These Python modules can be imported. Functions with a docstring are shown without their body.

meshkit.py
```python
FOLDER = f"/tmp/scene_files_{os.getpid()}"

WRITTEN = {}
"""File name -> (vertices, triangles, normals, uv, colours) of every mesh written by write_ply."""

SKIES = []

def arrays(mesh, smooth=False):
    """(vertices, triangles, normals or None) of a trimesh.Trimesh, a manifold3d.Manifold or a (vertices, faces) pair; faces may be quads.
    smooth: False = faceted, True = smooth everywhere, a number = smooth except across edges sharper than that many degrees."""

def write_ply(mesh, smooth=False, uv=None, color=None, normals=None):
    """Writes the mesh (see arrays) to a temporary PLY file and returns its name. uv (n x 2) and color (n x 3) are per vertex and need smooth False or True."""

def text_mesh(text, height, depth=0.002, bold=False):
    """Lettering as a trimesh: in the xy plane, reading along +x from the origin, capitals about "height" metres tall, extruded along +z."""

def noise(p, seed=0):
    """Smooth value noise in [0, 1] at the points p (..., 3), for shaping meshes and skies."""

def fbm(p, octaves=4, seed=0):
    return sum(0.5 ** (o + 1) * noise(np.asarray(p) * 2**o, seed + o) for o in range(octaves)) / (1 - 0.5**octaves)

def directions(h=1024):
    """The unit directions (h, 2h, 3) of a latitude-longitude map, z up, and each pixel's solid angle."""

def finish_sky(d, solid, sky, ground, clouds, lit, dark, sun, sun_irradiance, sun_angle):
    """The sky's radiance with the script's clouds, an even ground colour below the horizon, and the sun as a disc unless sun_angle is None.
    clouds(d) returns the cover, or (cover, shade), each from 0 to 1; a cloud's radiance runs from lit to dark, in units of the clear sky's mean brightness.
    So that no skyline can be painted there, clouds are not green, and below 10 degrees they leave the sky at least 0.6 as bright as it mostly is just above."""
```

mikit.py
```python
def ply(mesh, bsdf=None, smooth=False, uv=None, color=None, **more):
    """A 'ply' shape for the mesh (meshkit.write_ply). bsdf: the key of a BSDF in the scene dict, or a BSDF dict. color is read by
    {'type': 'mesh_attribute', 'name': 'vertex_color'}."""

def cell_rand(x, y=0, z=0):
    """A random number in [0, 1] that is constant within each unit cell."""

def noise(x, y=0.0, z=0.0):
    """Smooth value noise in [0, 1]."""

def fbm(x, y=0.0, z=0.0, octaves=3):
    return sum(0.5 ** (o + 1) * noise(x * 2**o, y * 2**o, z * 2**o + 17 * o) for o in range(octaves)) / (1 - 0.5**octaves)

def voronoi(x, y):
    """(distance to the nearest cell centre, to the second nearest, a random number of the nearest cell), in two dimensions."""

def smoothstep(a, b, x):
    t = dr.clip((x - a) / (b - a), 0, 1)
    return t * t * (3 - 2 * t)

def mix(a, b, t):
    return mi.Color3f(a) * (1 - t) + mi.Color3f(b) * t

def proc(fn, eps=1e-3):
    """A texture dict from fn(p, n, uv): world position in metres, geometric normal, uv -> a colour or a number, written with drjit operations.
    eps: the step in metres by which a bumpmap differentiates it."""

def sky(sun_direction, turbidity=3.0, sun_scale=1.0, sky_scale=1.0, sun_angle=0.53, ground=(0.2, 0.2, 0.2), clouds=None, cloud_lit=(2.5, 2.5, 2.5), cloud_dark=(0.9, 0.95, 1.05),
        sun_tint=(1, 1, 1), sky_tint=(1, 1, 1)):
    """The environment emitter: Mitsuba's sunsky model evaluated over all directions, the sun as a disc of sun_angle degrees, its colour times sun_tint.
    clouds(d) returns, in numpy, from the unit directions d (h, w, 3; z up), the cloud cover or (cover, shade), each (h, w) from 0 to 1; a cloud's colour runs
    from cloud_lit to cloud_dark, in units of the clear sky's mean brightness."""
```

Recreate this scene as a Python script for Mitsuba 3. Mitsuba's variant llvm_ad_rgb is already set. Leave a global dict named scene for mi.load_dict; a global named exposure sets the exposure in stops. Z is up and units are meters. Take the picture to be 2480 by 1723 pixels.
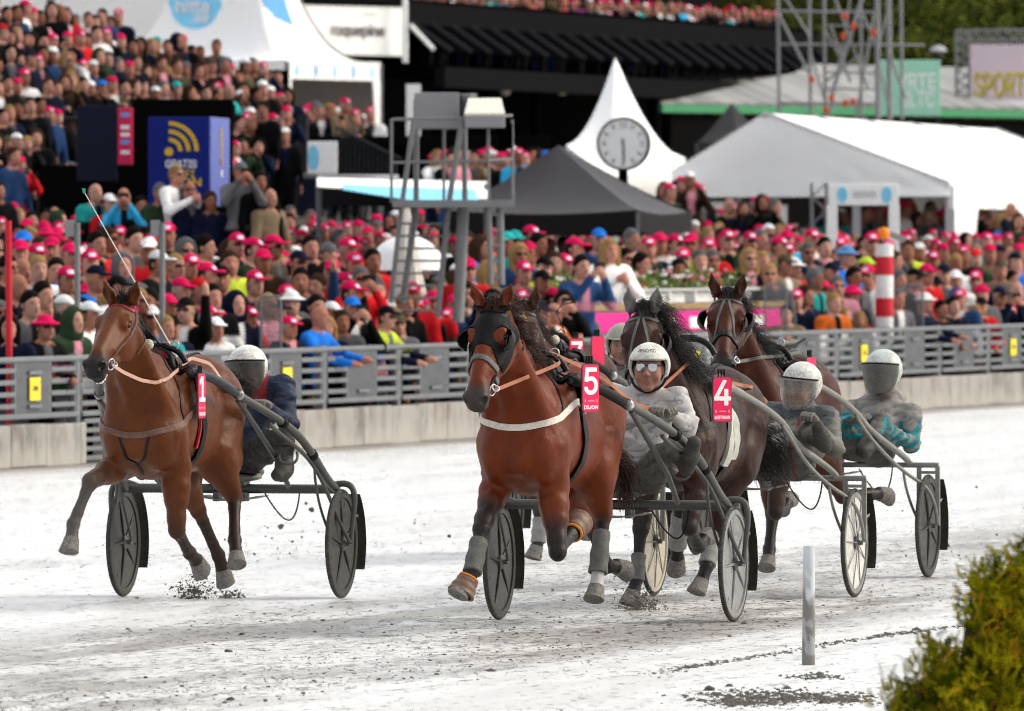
import math, random, numpy as np, trimesh, mitsuba as mi, drjit as dr, mikit, meshkit
from mikit import noise, fbm, voronoi, cell_rand, mix, smoothstep, proc
from shapely.geometry import Polygon, Point, box as sbox
T = mi.ScalarTransform4f
random.seed(7)
RNG = np.random.default_rng(7)
scene, labels = {}, {}

# ---------------------------------------------------------------- camera, sky, exposure
F, UC, VC, VH, CH = 27555.0, 1240.0, 861.5, 581.0, 2.3      # long lens; picture centre, horizon row, camera height
PITCH = math.atan((VC - VH) / F)
FWD = np.array([0, math.cos(PITCH), -math.sin(PITCH)])
UPV = np.array([0, math.sin(PITCH), math.cos(PITCH)])
EYE = np.array([0, 0, CH])
scene['camera'] = {'type': 'thinlens', 'fov_axis': 'x', 'fov': math.degrees(2 * math.atan(UC / F)), 'aperture_radius': 0.022, 'focus_distance': 67.8,
                   'near_clip': 1.0, 'far_clip': 3000.0, 'to_world': T().look_at(origin=[0, 0, CH], target=[0, float(FWD[1]), CH + float(FWD[2])], up=[0, 0, 1])}
SUN = np.array([0.82, 0.16, 0.58])
scene['sky'] = mikit.sky(SUN.tolist(), turbidity=3, sun_scale=0.38, sun_angle=40, sky_scale=1.0, clouds=lambda d: (np.ones(d.shape[:2]), 0.45 - 0.30 * np.clip(d @ (SUN / np.linalg.norm(SUN)), 0, 1) + 0.25 * (meshkit.fbm(d * 4.0, 4) - .5)),
                         cloud_lit=(1.72, 1.76, 1.83), cloud_dark=(.93, .96, 1.01), sun_tint=(.86, .96, 1.10), ground=(0.3, 0.3, 0.29))
exposure = 2.85


def ray(u, v):
    d = FWD + np.array([1.0, 0, 0]) * (u - UC) / F + UPV * (VC - v) / F
    return d


def at(u, v, Y):
    """The world point seen at photograph pixel (u, v) at the distance Y in front of the camera."""
    d = ray(u, v)
    return EYE + d * (Y / d[1])


def gnd(u, v, z=0.0):
    d = ray(u, v)
    return EYE + d * ((z - CH) / d[2])


def proj(p):
    q = np.asarray(p, float) - EYE
    k = q @ FWD
    return UC + F * q[0] / k, VC - F * (q @ UPV) / k


# ---------------------------------------------------------------- naming
def uniq(name):
    if name not in labels and name not in scene and not any(k.startswith(name + '__') for k in (scene if len(scene) < 0 else ())):
        return name
    n = COUNT.get(name, 0) + 1
    while f'{name}_{n:03d}' in labels or f'{name}_{n:03d}' in scene:
        n += 1
    COUNT[name] = n
    return f'{name}_{n:03d}'


COUNT = {}


def thing(name, label, cat, group=None):
    k = uniq(name)
    labels[k] = {'label': label, 'category': cat}
    if group:
        labels[k]['group'] = group
    return k


def put(parent, name, mesh, bsdf, smooth=False, color=None, label=None, kind=None, to_world=None, uv=None):
    k = uniq(parent + '__' + name) if parent else uniq(name)
    d = mesh if isinstance(mesh, dict) else mikit.ply(mesh, None, smooth, uv=uv, color=color)
    d = dict(d)
    d['bsdf'] = {'type': 'ref', 'id': bsdf}
    if to_world is not None:
        d['to_world'] = T(np.asarray(to_world, float).tolist()) if isinstance(to_world, np.ndarray) else to_world
    scene[k] = d
    if label or kind:
        labels[k] = {}
        if label: labels[k]['label'] = label
        if kind: labels[k]['kind'] = kind
    return k


def struct(name, mesh, bsdf, label=None, smooth=False, kind='structure', color=None):
    k = put(None, name, mesh, bsdf, smooth, color)
    labels[k] = {'kind': kind}
    if label: labels[k]['label'] = label
    return k


def one(name, label, cat, mesh, bsdf, smooth=False, color=None, group=None, to_world=None):
    k = thing(name, label, cat, group)
    d = dict(mesh) if isinstance(mesh, dict) else dict(mikit.ply(mesh, None, smooth, color=color))
    d['bsdf'] = {'type': 'ref', 'id': bsdf}
    if to_world is not None:
        d['to_world'] = T(np.asarray(to_world, float).tolist())
    scene[k] = d
    return k


# ---------------------------------------------------------------- mesh tools
def nrm(a):
    a = np.asarray(a, float)
    return a / max(np.linalg.norm(a), 1e-12)


def cat(ms):
    vs, fs, n = [], [], 0
    for m in ms:
        v, f = (m.vertices, m.faces) if hasattr(m, 'vertices') else m
        v, f = np.asarray(v, float), np.asarray(f, int)
        if f.shape[1] == 4:
            f = np.vstack([f[:, [0, 1, 2]], f[:, [0, 2, 3]]])
        vs.append(v); fs.append(f + n); n += len(v)
    return np.vstack(vs), np.vstack(fs)


BOXF = np.array([[0, 1, 3, 2], [4, 6, 7, 5], [0, 4, 5, 1], [2, 3, 7, 6], [0, 2, 6, 4], [1, 5, 7, 3]])
BOXV = np.array([[x, y, z] for x in (-.5, .5) for y in (-.5, .5) for z in (-.5, .5)])


def bx(c, size, ax=None):
    """Box at centre c; ax = 3 x 3 rows: its own axes."""
    v = BOXV * np.asarray(size, float)
    if ax is not None:
        v = v @ np.asarray(ax)
    return v + np.asarray(c, float), BOXF


def cbx(c, size, ax=None, ch=0.01):
    """Box with chamfered edges."""
    s = np.asarray(size, float) / 2
    ch = min(ch, *(s * .45))
    pts = []
    for sx in (-1, 1):
        for sy in (-1, 1):
            for sz in (-1, 1):
                for k in range(3):
                    q = s - ch; q = q.copy(); q[k] = s[k]
                    pts.append(q * (sx, sy, sz))
    m = trimesh.convex.convex_hull(np.array(pts))
    v = np.asarray(m.vertices)
    if ax is not None:
        v = v @ np.asarray(ax)
    return v + np.asarray(c, float), np.asarray(m.faces)


def frame(t):
    t = nrm(t)
    a = np.cross(t, [0, 0, 1.0])
    if np.linalg.norm(a) < 1e-3:
        a = np.cross(t, [0, 1.0, 0])
    a = nrm(a)
    return a, np.cross(a, t)


def tube(pts, r, n=8, cap=True, flat=None):
    """A tube along the points; r a number or one per point; flat=(a,b): cross-section scale along the two frame axes."""
    P = np.asarray(pts, float)
    m = len(P)
    R = np.broadcast_to(np.asarray(r, float), (m,))
    t = np.gradient(P, axis=0) if m > 2 else np.repeat([P[-1] - P[0]], 2, 0)
    t /= np.linalg.norm(t, axis=1, keepdims=True) + 1e-12
    a, _ = frame(t[0])
    ang = np.arange(n) * 2 * np.pi / n
    V = []
    fa, fb = flat or (1, 1)
    for i in range(m):
        a = nrm(a - t[i] * (a @ t[i]))
        b = np.cross(t[i], a)
        V.append(P[i] + R[i] * (np.cos(ang)[:, None] * a * fa + np.sin(ang)[:, None] * b * fb))
    V = np.vstack(V)
    i = np.arange(m - 1)[:, None] * n
    j = np.arange(n)[None]
    q = np.stack([i + j, i + (j + 1) % n, i + n + (j + 1) % n, i + n + j], -1).reshape(-1, 4)
    f = np.vstack([q[:, [0, 1, 2]], q[:, [0, 2, 3]]])
    if cap:
        V = np.vstack([V, P[:1], P[-1:]])
        k = np.arange(n)
        f = np.vstack([f, np.stack([np.full(n, m * n), (k + 1) % n, k], 1), np.stack([np.full(n, m * n + 1), (m - 1) * n + k, (m - 1) * n + (k + 1) % n], 1)])
    return V, f


def spline(pts, n=24):
    P = np.asarray(pts, float)
    if len(P) < 3:
        return P[0] + np.linspace(0, 1, n)[:, None] * (P[1] - P[0])
    from scipy.interpolate import CubicSpline
    d = np.r_[0, np.cumsum(np.linalg.norm(np.diff(P, axis=0), axis=1) ** .6)]
    return CubicSpline(d, P)(np.linspace(0, d[-1], n))


def lathe(prof, n=24, axis=None, c=(0, 0, 0)):
    """prof: rows (r, h) revolved about the axis."""
    prof = np.asarray(prof, float)
    ax = nrm(axis) if axis is not None else np.array([0, 0, 1.0])
    a, b = frame(ax)
    ang = np.arange(n) * 2 * np.pi / n
    V = np.vstack([np.asarray(c) + h * ax + r * (np.cos(ang)[:, None] * a + np.sin(ang)[:, None] * b) for r, h in prof])
    m = len(prof)
    i = np.arange(m - 1)[:, None] * n
    j = np.arange(n)[None]
    q = np.stack([i + j, i + (j + 1) % n, i + n + (j + 1) % n, i + n + j], -1).reshape(-1, 4)
    return V, np.vstack([q[:, [0, 1, 2]], q[:, [0, 2, 3]]])


def grid(P):
    """Sheet from an (n, m, 3) array of points."""
    P = np.asarray(P, float)
    n, m = P.shape[:2]
    i = np.arange(n - 1)[:, None] * m
    j = np.arange(m - 1)[None]
    q = np.stack([i + j, i + m + j, i + m + j + 1, i + j + 1], -1).reshape(-1, 4)
    return P.reshape(-1, 3), np.vstack([q[:, [0, 1, 2]], q[:, [0, 2, 3]]])


def slab(P, th):
    """A closed sheet with thickness from an (n, m, 3) array of points."""
    P = np.asarray(P, float)
    du, dv = np.gradient(P, axis=0), np.gradient(P, axis=1)
    N = np.cross(du, dv); N /= np.linalg.norm(N, axis=-1, keepdims=True) + 1e-12
    a, fa = grid(P + N * th / 2)
    b, fb = grid(P - N * th / 2)
    n, m = P.shape[:2]
    ring = np.r_[np.arange(m), np.arange(1, n) * m + m - 1, (n - 1) * m + np.arange(m - 2, -1, -1), np.arange(n - 2, 0, -1) * m]
    r2 = np.roll(ring, -1)
    k = len(a)
    side = np.vstack([np.stack([ring, r2, r2 + k], 1), np.stack([ring, r2 + k, ring + k], 1)])
    return np.vstack([a, b]), np.vstack([fa[:, ::-1], fb + k, side])


def extr(poly, depth, o, ex, ey, ez=None):
    """Polygon (list of 2-D points or a shapely one) extruded by depth along ez, placed at o with axes ex, ey."""
    pg = poly if hasattr(poly, 'exterior') else Polygon(poly)
    m = trimesh.creation.extrude_polygon(pg, depth, engine='earcut')
    ez = np.cross(ex, ey) if ez is None else ez
    v = np.asarray(m.vertices)
    return np.asarray(o) + v[:, :1] * np.asarray(ex) + v[:, 1:2] * np.asarray(ey) + v[:, 2:] * np.asarray(ez), np.asarray(m.faces)


def text_at(s, h, o, ex, ey, depth=.004, bold=False, center=True, width=None):
    """Lettering of capital height h on the plane through o with axes ex (reading) and ey (up)."""
    m = meshkit.text_mesh(s, h, depth, bold)
    v = np.array(m.vertices)
    if width:
        v[:, 0] *= width / (v[:, 0].max() - v[:, 0].min())
    if center:
        v[:, 0] -= (v[:, 0].max() + v[:, 0].min()) / 2
        v[:, 1] -= h / 2
    ez = np.cross(ex, ey)
    return np.asarray(o) + v[:, :1] * np.asarray(ex) + v[:, 1:2] * np.asarray(ey) + v[:, 2:] * ez, np.asarray(m.faces)


# ---------------------------------------------------------------- implicit bodies
class Body:
    """A smooth union of soft primitives on a grid, turned into one closed surface."""

    def __init__(self, lo, hi, h):
        self.lo, self.h = np.asarray(lo, float), h
        self.n = np.ceil((np.asarray(hi, float) - self.lo) / h).astype(int) + 1
        self.D = np.full(self.n, 9.0, np.float32)
        self.prims = []

    def _block(self, lo, hi):
        a = np.clip(np.floor((lo - self.lo) / self.h).astype(int), 0, self.n)
        b = np.clip(np.ceil((hi - self.lo) / self.h).astype(int) + 1, 0, self.n)
        if (b <= a).any():
            return None, None
        ax = [(self.lo[k] + np.arange(a[k], b[k]) * self.h).astype(np.float32) for k in range(3)]
        P = np.stack(np.meshgrid(*ax, indexing='ij'), -1)
        return tuple(slice(a[k], b[k]) for k in range(3)), P

    def _mix(self, sl, d, k, sub=False):
        D = self.D[sl]
        if sub:
            D, d = -D, d
        h = np.clip(.5 + .5 * (D - d) / k, 0, 1)
        r = D * (1 - h) + d * h - k * h * (1 - h)
        self.D[sl] = -r if sub else r

    def add(self, fn, lo, hi, k=.03, col=None, sub=False):
        m = k + 2 * self.h
        sl, P = self._block(np.asarray(lo) - m, np.asarray(hi) + m)
        if sl is None:
            return
        self._mix(sl, fn(P), k, sub)
        if col is not None and not sub:
            self.prims.append((fn, np.asarray(col, float)))

    def cone(self, a, b, ra, rb, k=.03, col=None, flat=None, sub=False):
        """Tapered capsule; flat = (axis, f): squeezed by f (< 1 thinner) along that axis."""
        a, b = np.asarray(a, np.float32), np.asarray(b, np.float32)
        S = np.eye(3, dtype=np.float32)
        if flat is not None:
            n = nrm(flat[0])
            S = (np.eye(3) + (1 / flat[1] - 1) * np.outer(n, n)).astype(np.float32)
        A, Bv = S @ a, S @ b
        ab = Bv - A
        L2 = float(ab @ ab) + 1e-9

        def fn(P):
            q = P @ S.T - A
            t = np.clip((q @ ab) / L2, 0, 1)
            d = np.linalg.norm(q - t[..., None] * ab, axis=-1) - (ra + (rb - ra) * t)
            return d
        r = max(ra, rb)
        self.add(fn, np.minimum(a, b) - r, np.maximum(a, b) + r, k, col, sub)

    def chain(self, pts, rs, k=.03, col=None, flat=None):
        for i in range(len(pts) - 1):
            self.cone(pts[i], pts[i + 1], rs[i], rs[i + 1], k, col, flat)

    def ell(self, c, r, R=None, k=.03, col=None, sub=False):
        """Ellipsoid with radii r; R rows = own axes."""
        c, r = np.asarray(c, np.float32), np.asarray(r, np.float32)
        M = (np.eye(3) if R is None else np.asarray(R)).astype(np.float32)

        def fn(P):
            q = (P - c) @ M.T
            k0 = np.linalg.norm(q / r, axis=-1)
            k1 = np.linalg.norm(q / (r * r), axis=-1) + 1e-6
            return k0 * (k0 - 1) / k1
        e = np.abs(M.T * r).sum(1) if R is not None else r
        self.add(fn, c - e, c + e, k, col, sub)

    def value(self, p):
        from scipy.ndimage import map_coordinates
        return map_coordinates(self.D, ((np.asarray(p, float) - self.lo) / self.h).T, order=1, mode='nearest')

    def normal(self, p):
        p = np.asarray(p, float)
        e = self.h
        g = np.stack([self.value(p + d) - self.value(p - d) for d in np.eye(3) * e], 1)
        return g / (np.linalg.norm(g, axis=1, keepdims=True) + 1e-9)

    def onto(self, p, off=0.0, it=8):
        """Points moved onto the surface."""
        p = np.array(p, float)
        for _ in range(it):
            p -= self.normal(p) * (np.clip(self.value(p), -.08, .08) - off)[:, None]
        return p

    def mesh(self, D=None):
        D = self.D if D is None else D
        return nets(D, self.lo, self.h)

    def colors(self, v, soft=.012):
        w = np.zeros(len(v)); c = np.zeros((len(v), 3))
        v32 = np.asarray(v, np.float32)
        for fn, col in self.prims:
            d = np.clip(fn(v32), -.05, 2)
            e = np.exp(-d / soft)
            w += e; c += e[:, None] * col
        return c / w[:, None]


def nets(D, lo, h):
    """Surface nets of the zero level of a grid: (vertices, triangles)."""
    S = D < 0
    c8 = [S[i:S.shape[0] - 1 + i, j:S.shape[1] - 1 + j, k:S.shape[2] - 1 + k] for i in (0, 1) for j in (0, 1) for k in (0, 1)]
    cnt = sum(c.astype(np.int8) for c in c8)
    act = (cnt > 0) & (cnt < 8)
    idx = np.argwhere(act)
    num = np.full(act.shape, -1, np.int64)
    num[act] = np.arange(len(idx))
    off = np.array([(i, j, k) for i in (0, 1) for j in (0, 1) for k in (0, 1)])
    vals = np.stack([D[idx[:, 0] + o[0], idx[:, 1] + o[1], idx[:, 2] + o[2]] for o in off], 1)
    acc = np.zeros((len(idx), 3)); n = np.zeros(len(idx))
    for a in range(8):
        for b in range(a + 1, 8):
            if np.abs(off[a] - off[b]).sum() != 1:
                continue
            da, db = vals[:, a], vals[:, b]
            x = (da < 0) != (db < 0)
            t = np.where(x, da / np.where(da == db, 1, da - db), 0)
            acc += x[:, None] * (off[a] + t[:, None] * (off[b] - off[a]))
            n += x
    V = lo + (idx + acc / np.maximum(n, 1)[:, None]) * h
    quads = []
    for ax in range(3):
        o1, o2 = [(1, 2), (2, 0), (0, 1)][ax]
        sl0 = [slice(None)] * 3; sl1 = [slice(None)] * 3
        sl0[ax] = slice(0, -1); sl1[ax] = slice(1, None)
        e = S[tuple(sl0)] != S[tuple(sl1)]
        flip = S[tuple(sl0)]
        p = np.argwhere(e)
        ok = (p[:, o1] > 0) & (p[:, o2] > 0) & (p[:, o1] < D.shape[o1] - 1) & (p[:, o2] < D.shape[o2] - 1)
        p = p[ok]
        fl = flip[p[:, 0], p[:, 1], p[:, 2]]

        def cell(d1, d2):
            q = p.copy(); q[:, o1] -= d1; q[:, o2] -= d2
            return num[q[:, 0], q[:, 1], q[:, 2]]
        q = np.stack([cell(1, 1), cell(0, 1), cell(0, 0), cell(1, 0)], 1)
        q[~fl] = q[~fl][:, ::-1]
        quads.append(q)
    Q = np.vstack(quads)
    return V, np.vstack([Q[:, [0, 1, 2]], Q[:, [0, 2, 3]]])


def rotm(yaw=0, pitch=0, roll=0):
    """Columns: the turned x, y, z axes (yaw about z, pitch up positive about -y, roll about x)."""
    cy, sy, cp, sp, cr, sr = math.cos(yaw), math.sin(yaw), math.cos(pitch), math.sin(pitch), math.cos(roll), math.sin(roll)
    Z = np.array([[cy, -sy, 0], [sy, cy, 0], [0, 0, 1]]); Y = np.array([[cp, 0, -sp], [0, 1, 0], [sp, 0, cp]]); X = np.array([[1, 0, 0], [0, cr, -sr], [0, sr, cr]])
    return Z @ Y @ X
# ---------------------------------------------------------------- materials
def rgb(c):
    return {'type': 'rgb', 'value': [float(x) for x in c]}


def pr(name, color, rough=.6, spec=.5, metal=0., coat=0., two=True, **kw):
    d = {'type': 'principled', 'base_color': rgb(color) if isinstance(color, (tuple, list, np.ndarray)) else color, 'roughness': rough, 'specular': spec * .5, 'metallic': metal, **kw}
    if coat:
        d['clearcoat'] = coat; d['clearcoat_gloss'] = .85
    scene[name] = {'type': 'twosided', 'bsdf': d} if two else d
    return name


VCOL = {'type': 'mesh_attribute', 'name': 'vertex_color'}
scene['coat'] = {'type': 'twosided', 'bsdf': {'type': 'bumpmap', 'arbitrary': proc(lambda p, n, uv: fbm(p.x * 46, p.y * 46, p.z * 20, 3) * .7 + noise(p.x * 170, p.y * 170, p.z * 70) * .12), 'scale': .0045,
    'bsdf': {'type': 'principled', 'base_color': VCOL, 'roughness': .40, 'specular': .17}}}
pr('eye_black', (.006, .005, .005), .05, .8)
pr('hoof', proc(lambda p, n, uv: mix((.19, .18, .165), (.10, .095, .088), smoothstep(.3, .75, fbm(p.x * 90, p.y * 90, p.z * 90)))), .7, .3)
pr('hair_black', (.0045, .004, .004), .45, .45)
pr('hair_red', (.030, .010, .006), .45, .45)
pr('crowd', VCOL, .8, .12)
pr('cloth', VCOL, .62, .35)
pr('helmet', VCOL, .35, .5)
pr('helmet_plain', (.45, .44, .40), .4, .5)
pr('tyre', proc(lambda p, n, uv: mix((.035, .035, .034), (.085, .082, .075), smoothstep(.3, .8, fbm(p.x * 80, p.y * 80, p.z * 80)))), .7, .3)
def mudmix(a, b, s=20., lo=.4, hi=.65):
    return proc(lambda p, n, uv: mix(a, b, .15 + .7 * smoothstep(.22, .80, .6 * fbm(p.x * s * 3.3, p.y * s * 3.3, p.z * s * 3.3, 3) + .4 * fbm(p.x * s * .5, p.y * s * .5, p.z * s * .5, 2) + (hi - lo) * 0)))
MUD = (.17, .165, .15)
pr('frame_metal', mudmix((.060, .063, .065), (.095, .093, .083), 30, .3, .7), .4, .5)
pr('frame_pale', mudmix((.24, .24, .23), (.15, .147, .13), 26, .42, .66), .45, .5)
pr('frame_blue', mudmix((.016, .019, .035), (.07, .07, .068), 30, .42, .75), .45, .5)
pr('black_rubber', (.006, .006, .0065), .55, .35)
pr('mudguard', mudmix((.014, .012, .009), (.045, .04, .03), 14), .6, .3)
pr('seat_grey', mudmix((.22, .22, .21), (.12, .115, .10), 12), .5, .4)
pr('disc_grey', mudmix((.034, .033, .030), (.055, .053, .048), 9, .3, .7), .45, .4)
pr('disc_dark', mudmix((.034, .033, .032), (.055, .053, .05), 9, .35, .75), .4, .5)
pr('disc_pale', mudmix((.16, .16, .165), (.26, .26, .25), 10, .35, .7), .35, .5)
pr('disc_cream', mudmix((.50, .46, .38), (.36, .34, .28), 12, .4, .65), .5, .4)
pr('disc_white', mudmix((.62, .62, .60), (.40, .39, .36), 14, .45, .7), .4, .5)
pr('spoke_grey', (.22, .215, .2), .5, .5)
pr('glove_grey', mudmix((.11, .105, .09), (.24, .23, .20), 40, .4, .65), .7, .3)
pr('glove_black', mudmix((.02, .02, .02), (.10, .10, .09), 40, .45, .7), .7, .3)
pr('boot_mud', mudmix((.018, .017, .015), (.075, .072, .062), 26, .42, .65), .6, .4)
pr('boot_pale', mudmix((.45, .44, .40), (.16, .15, .13), 22, .45, .65), .6, .4)
pr('mirror_lens', (.45, .47, .50), .12, .5, metal=.9)
scene['visor_mud'] = {'type': 'blendbsdf', 'weight': proc(lambda p, n, uv: .16 + .46 * smoothstep(.30, .75, .6 * fbm(p.x * 110, p.y * 110, p.z * 110, 2) + .4 * fbm(p.x * 14, p.y * 14, p.z * 14, 2))),
    'a': {'type': 'thindielectric'}, 'b': {'type': 'twosided', 'bsdf': {'type': 'principled', 'base_color': rgb((.30, .295, .275)), 'roughness': .5}}}
scene['visor_dark'] = {'type': 'blendbsdf', 'weight': proc(lambda p, n, uv: .55 + .43 * smoothstep(.30, .75, fbm(p.x * 110, p.y * 110, p.z * 110, 2))),
    'a': {'type': 'thindielectric'}, 'b': {'type': 'twosided', 'bsdf': {'type': 'principled', 'base_color': mudmix((.025, .024, .023), (.10, .098, .09), 70, .5, .7), 'roughness': .4}}}
pr('letter_red', (.42, .02, .03), .5, .4)
pr('leather_black', (.005, .005, .005), .42, .45)
pr('leather_grey', mudmix((.05, .05, .05), (.17, .168, .16), 40, .4, .62), .5, .4)
pr('leather_brown', mudmix((.085, .030, .022), (.17, .10, .08), 34, .4, .7), .45, .5)
pr('leather_tan', (.34, .135, .075), .5, .4)
pr('leather_pink', (.55, .33, .26), .5, .4)
pr('strap_red', mudmix((.34, .020, .045), (.16, .05, .06), 60, .45, .7), .45, .5)
pr('edge_red', (.40, .010, .018), .4, .5)
pr('strap_white', mudmix((.66, .63, .56), (.36, .33, .28), 22, .48, .72), .45, .5)
pr('felt', mudmix((.50, .50, .46), (.30, .295, .26), 30, .4, .65), .85, .2)
pr('bit_steel', (.55, .55, .56), .22, .5, metal=.9)
pr('hood_cloth', proc(lambda p, n, uv: mix((.0025, .0025, .003), (.007, .007, .008), fbm(p.x * 60, p.y * 60, p.z * 60))), .7, .3, sheen=.2)
pr('plate_red', (.72, .018, .095), .35, .5)
pr('plate_rim', (.10, .03, .045), .4, .5)
pr('print_white', (.80, .80, .80), .5, .4)
pr('print_soft', (.74, .30, .36), .5, .4)
pr('ball_white', (.62, .57, .44), .7, .3)
pr('boot_brown', mudmix((.11, .040, .022), (.20, .15, .12), 24, .4, .66), .45, .5)
pr('band_orange', (.62, .22, .02), .5, .4)
pr('wrap_grey', mudmix((.055, .058, .06), (.17, .165, .15), 40, .45, .7), .75, .3)
pr('wrap_pale', mudmix((.26, .26, .26), (.16, .155, .14), 22, .4, .65), .6, .4)
pr('foam_white', (.75, .75, .73), .6, .4)
pr('whip_green', (.03, .35, .25), .5, .4)
pr('ball_tan', (.30, .20, .09), .7, .3)
scene['visor_grey'] = {'type': 'blendbsdf', 'weight': proc(lambda p, n, uv: .72 + .26 * smoothstep(.30, .75, fbm(p.x * 110, p.y * 110, p.z * 110, 2))),
    'a': {'type': 'thindielectric'}, 'b': {'type': 'twosided', 'bsdf': {'type': 'principled', 'base_color': mudmix((.075, .073, .066), (.14, .137, .125), 20), 'roughness': .45, 'specular': .3}}}
# ---------------------------------------------------------------- the ground
ANG = math.radians(14.8)
HD = np.array([-math.sin(ANG), -math.cos(ANG), 0.0])        # the way the field runs
LF = np.array([math.cos(ANG), -math.sin(ANG), 0.0])         # its left
FP0 = gnd(71, 1133)
FD, FN = -HD, -LF       # along the fence (away from the camera), from the track to the crowd
UP = np.array([0, 0, 1.0])


def fence_pt(u, p=0.0):
    """Point on the line p metres behind the fence that column u of the picture crosses."""
    o = FP0 + FN * p
    k = (u - UC) / F
    t = (k * o[1] - o[0]) / (FD[0] - k * FD[1])
    q = o + FD * t
    return np.array([q[0], q[1], 0.0])


def fz(u, v, p):
    """The point on the upright plane p metres behind the fence seen at (u, v)."""
    q = fence_pt(u, p)
    w = at(u, v, q[1])
    return w


def along(p):
    """drjit: metres along and across the track of a point."""
    return p.x * float(FD[0]) + p.y * float(FD[1]), p.x * float(FN[0]) + p.y * float(FN[1])


C_IN = float(FP0 @ FN)


def mud_col(p, n, uv):
    s, c = along(p)
    cc = c - C_IN + (fbm(s * .06, c * .3, 4, 3) - .5) * 1.6
    churn = smoothstep(-13.6, -15.4, cc) * smoothstep(-18.9, -17.5, cc)         # the lane the field has cut up
    streak = .55 * fbm(s * .13 + 7, c * 2.2, 0, 4) + .45 * fbm(s * .8, c * 7, 2, 3)
    base = mix((.66, .665, .67), (.52, .522, .52), smoothstep(.35, .75, streak))
    base = mix(base, mix((.56, .555, .545), (.30, .29, .275), smoothstep(.34, .66, fbm(s * .5, c * 2.6, 8, 4))), churn)
    spk = fbm(s * 7, c * 22, 3, 4)
    sp2 = fbm(s * 22, c * 40, 5, 3)
    lane = smoothstep(.48, .66, fbm(s * .05 + 3, c * .55, 1, 3))
    m = smoothstep(.56, .67, spk * .5 + sp2 * .5 + churn * .075 + lane * .035 - .035)
    col = mix(base, (.080, .073, .063), m * .92)
    foot = smoothstep(1.3, .1, C_IN - c + (fbm(s * .8, c * .8) - .5) * .7)
    return mix(col, (.16, .115, .095), foot * .8)


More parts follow.
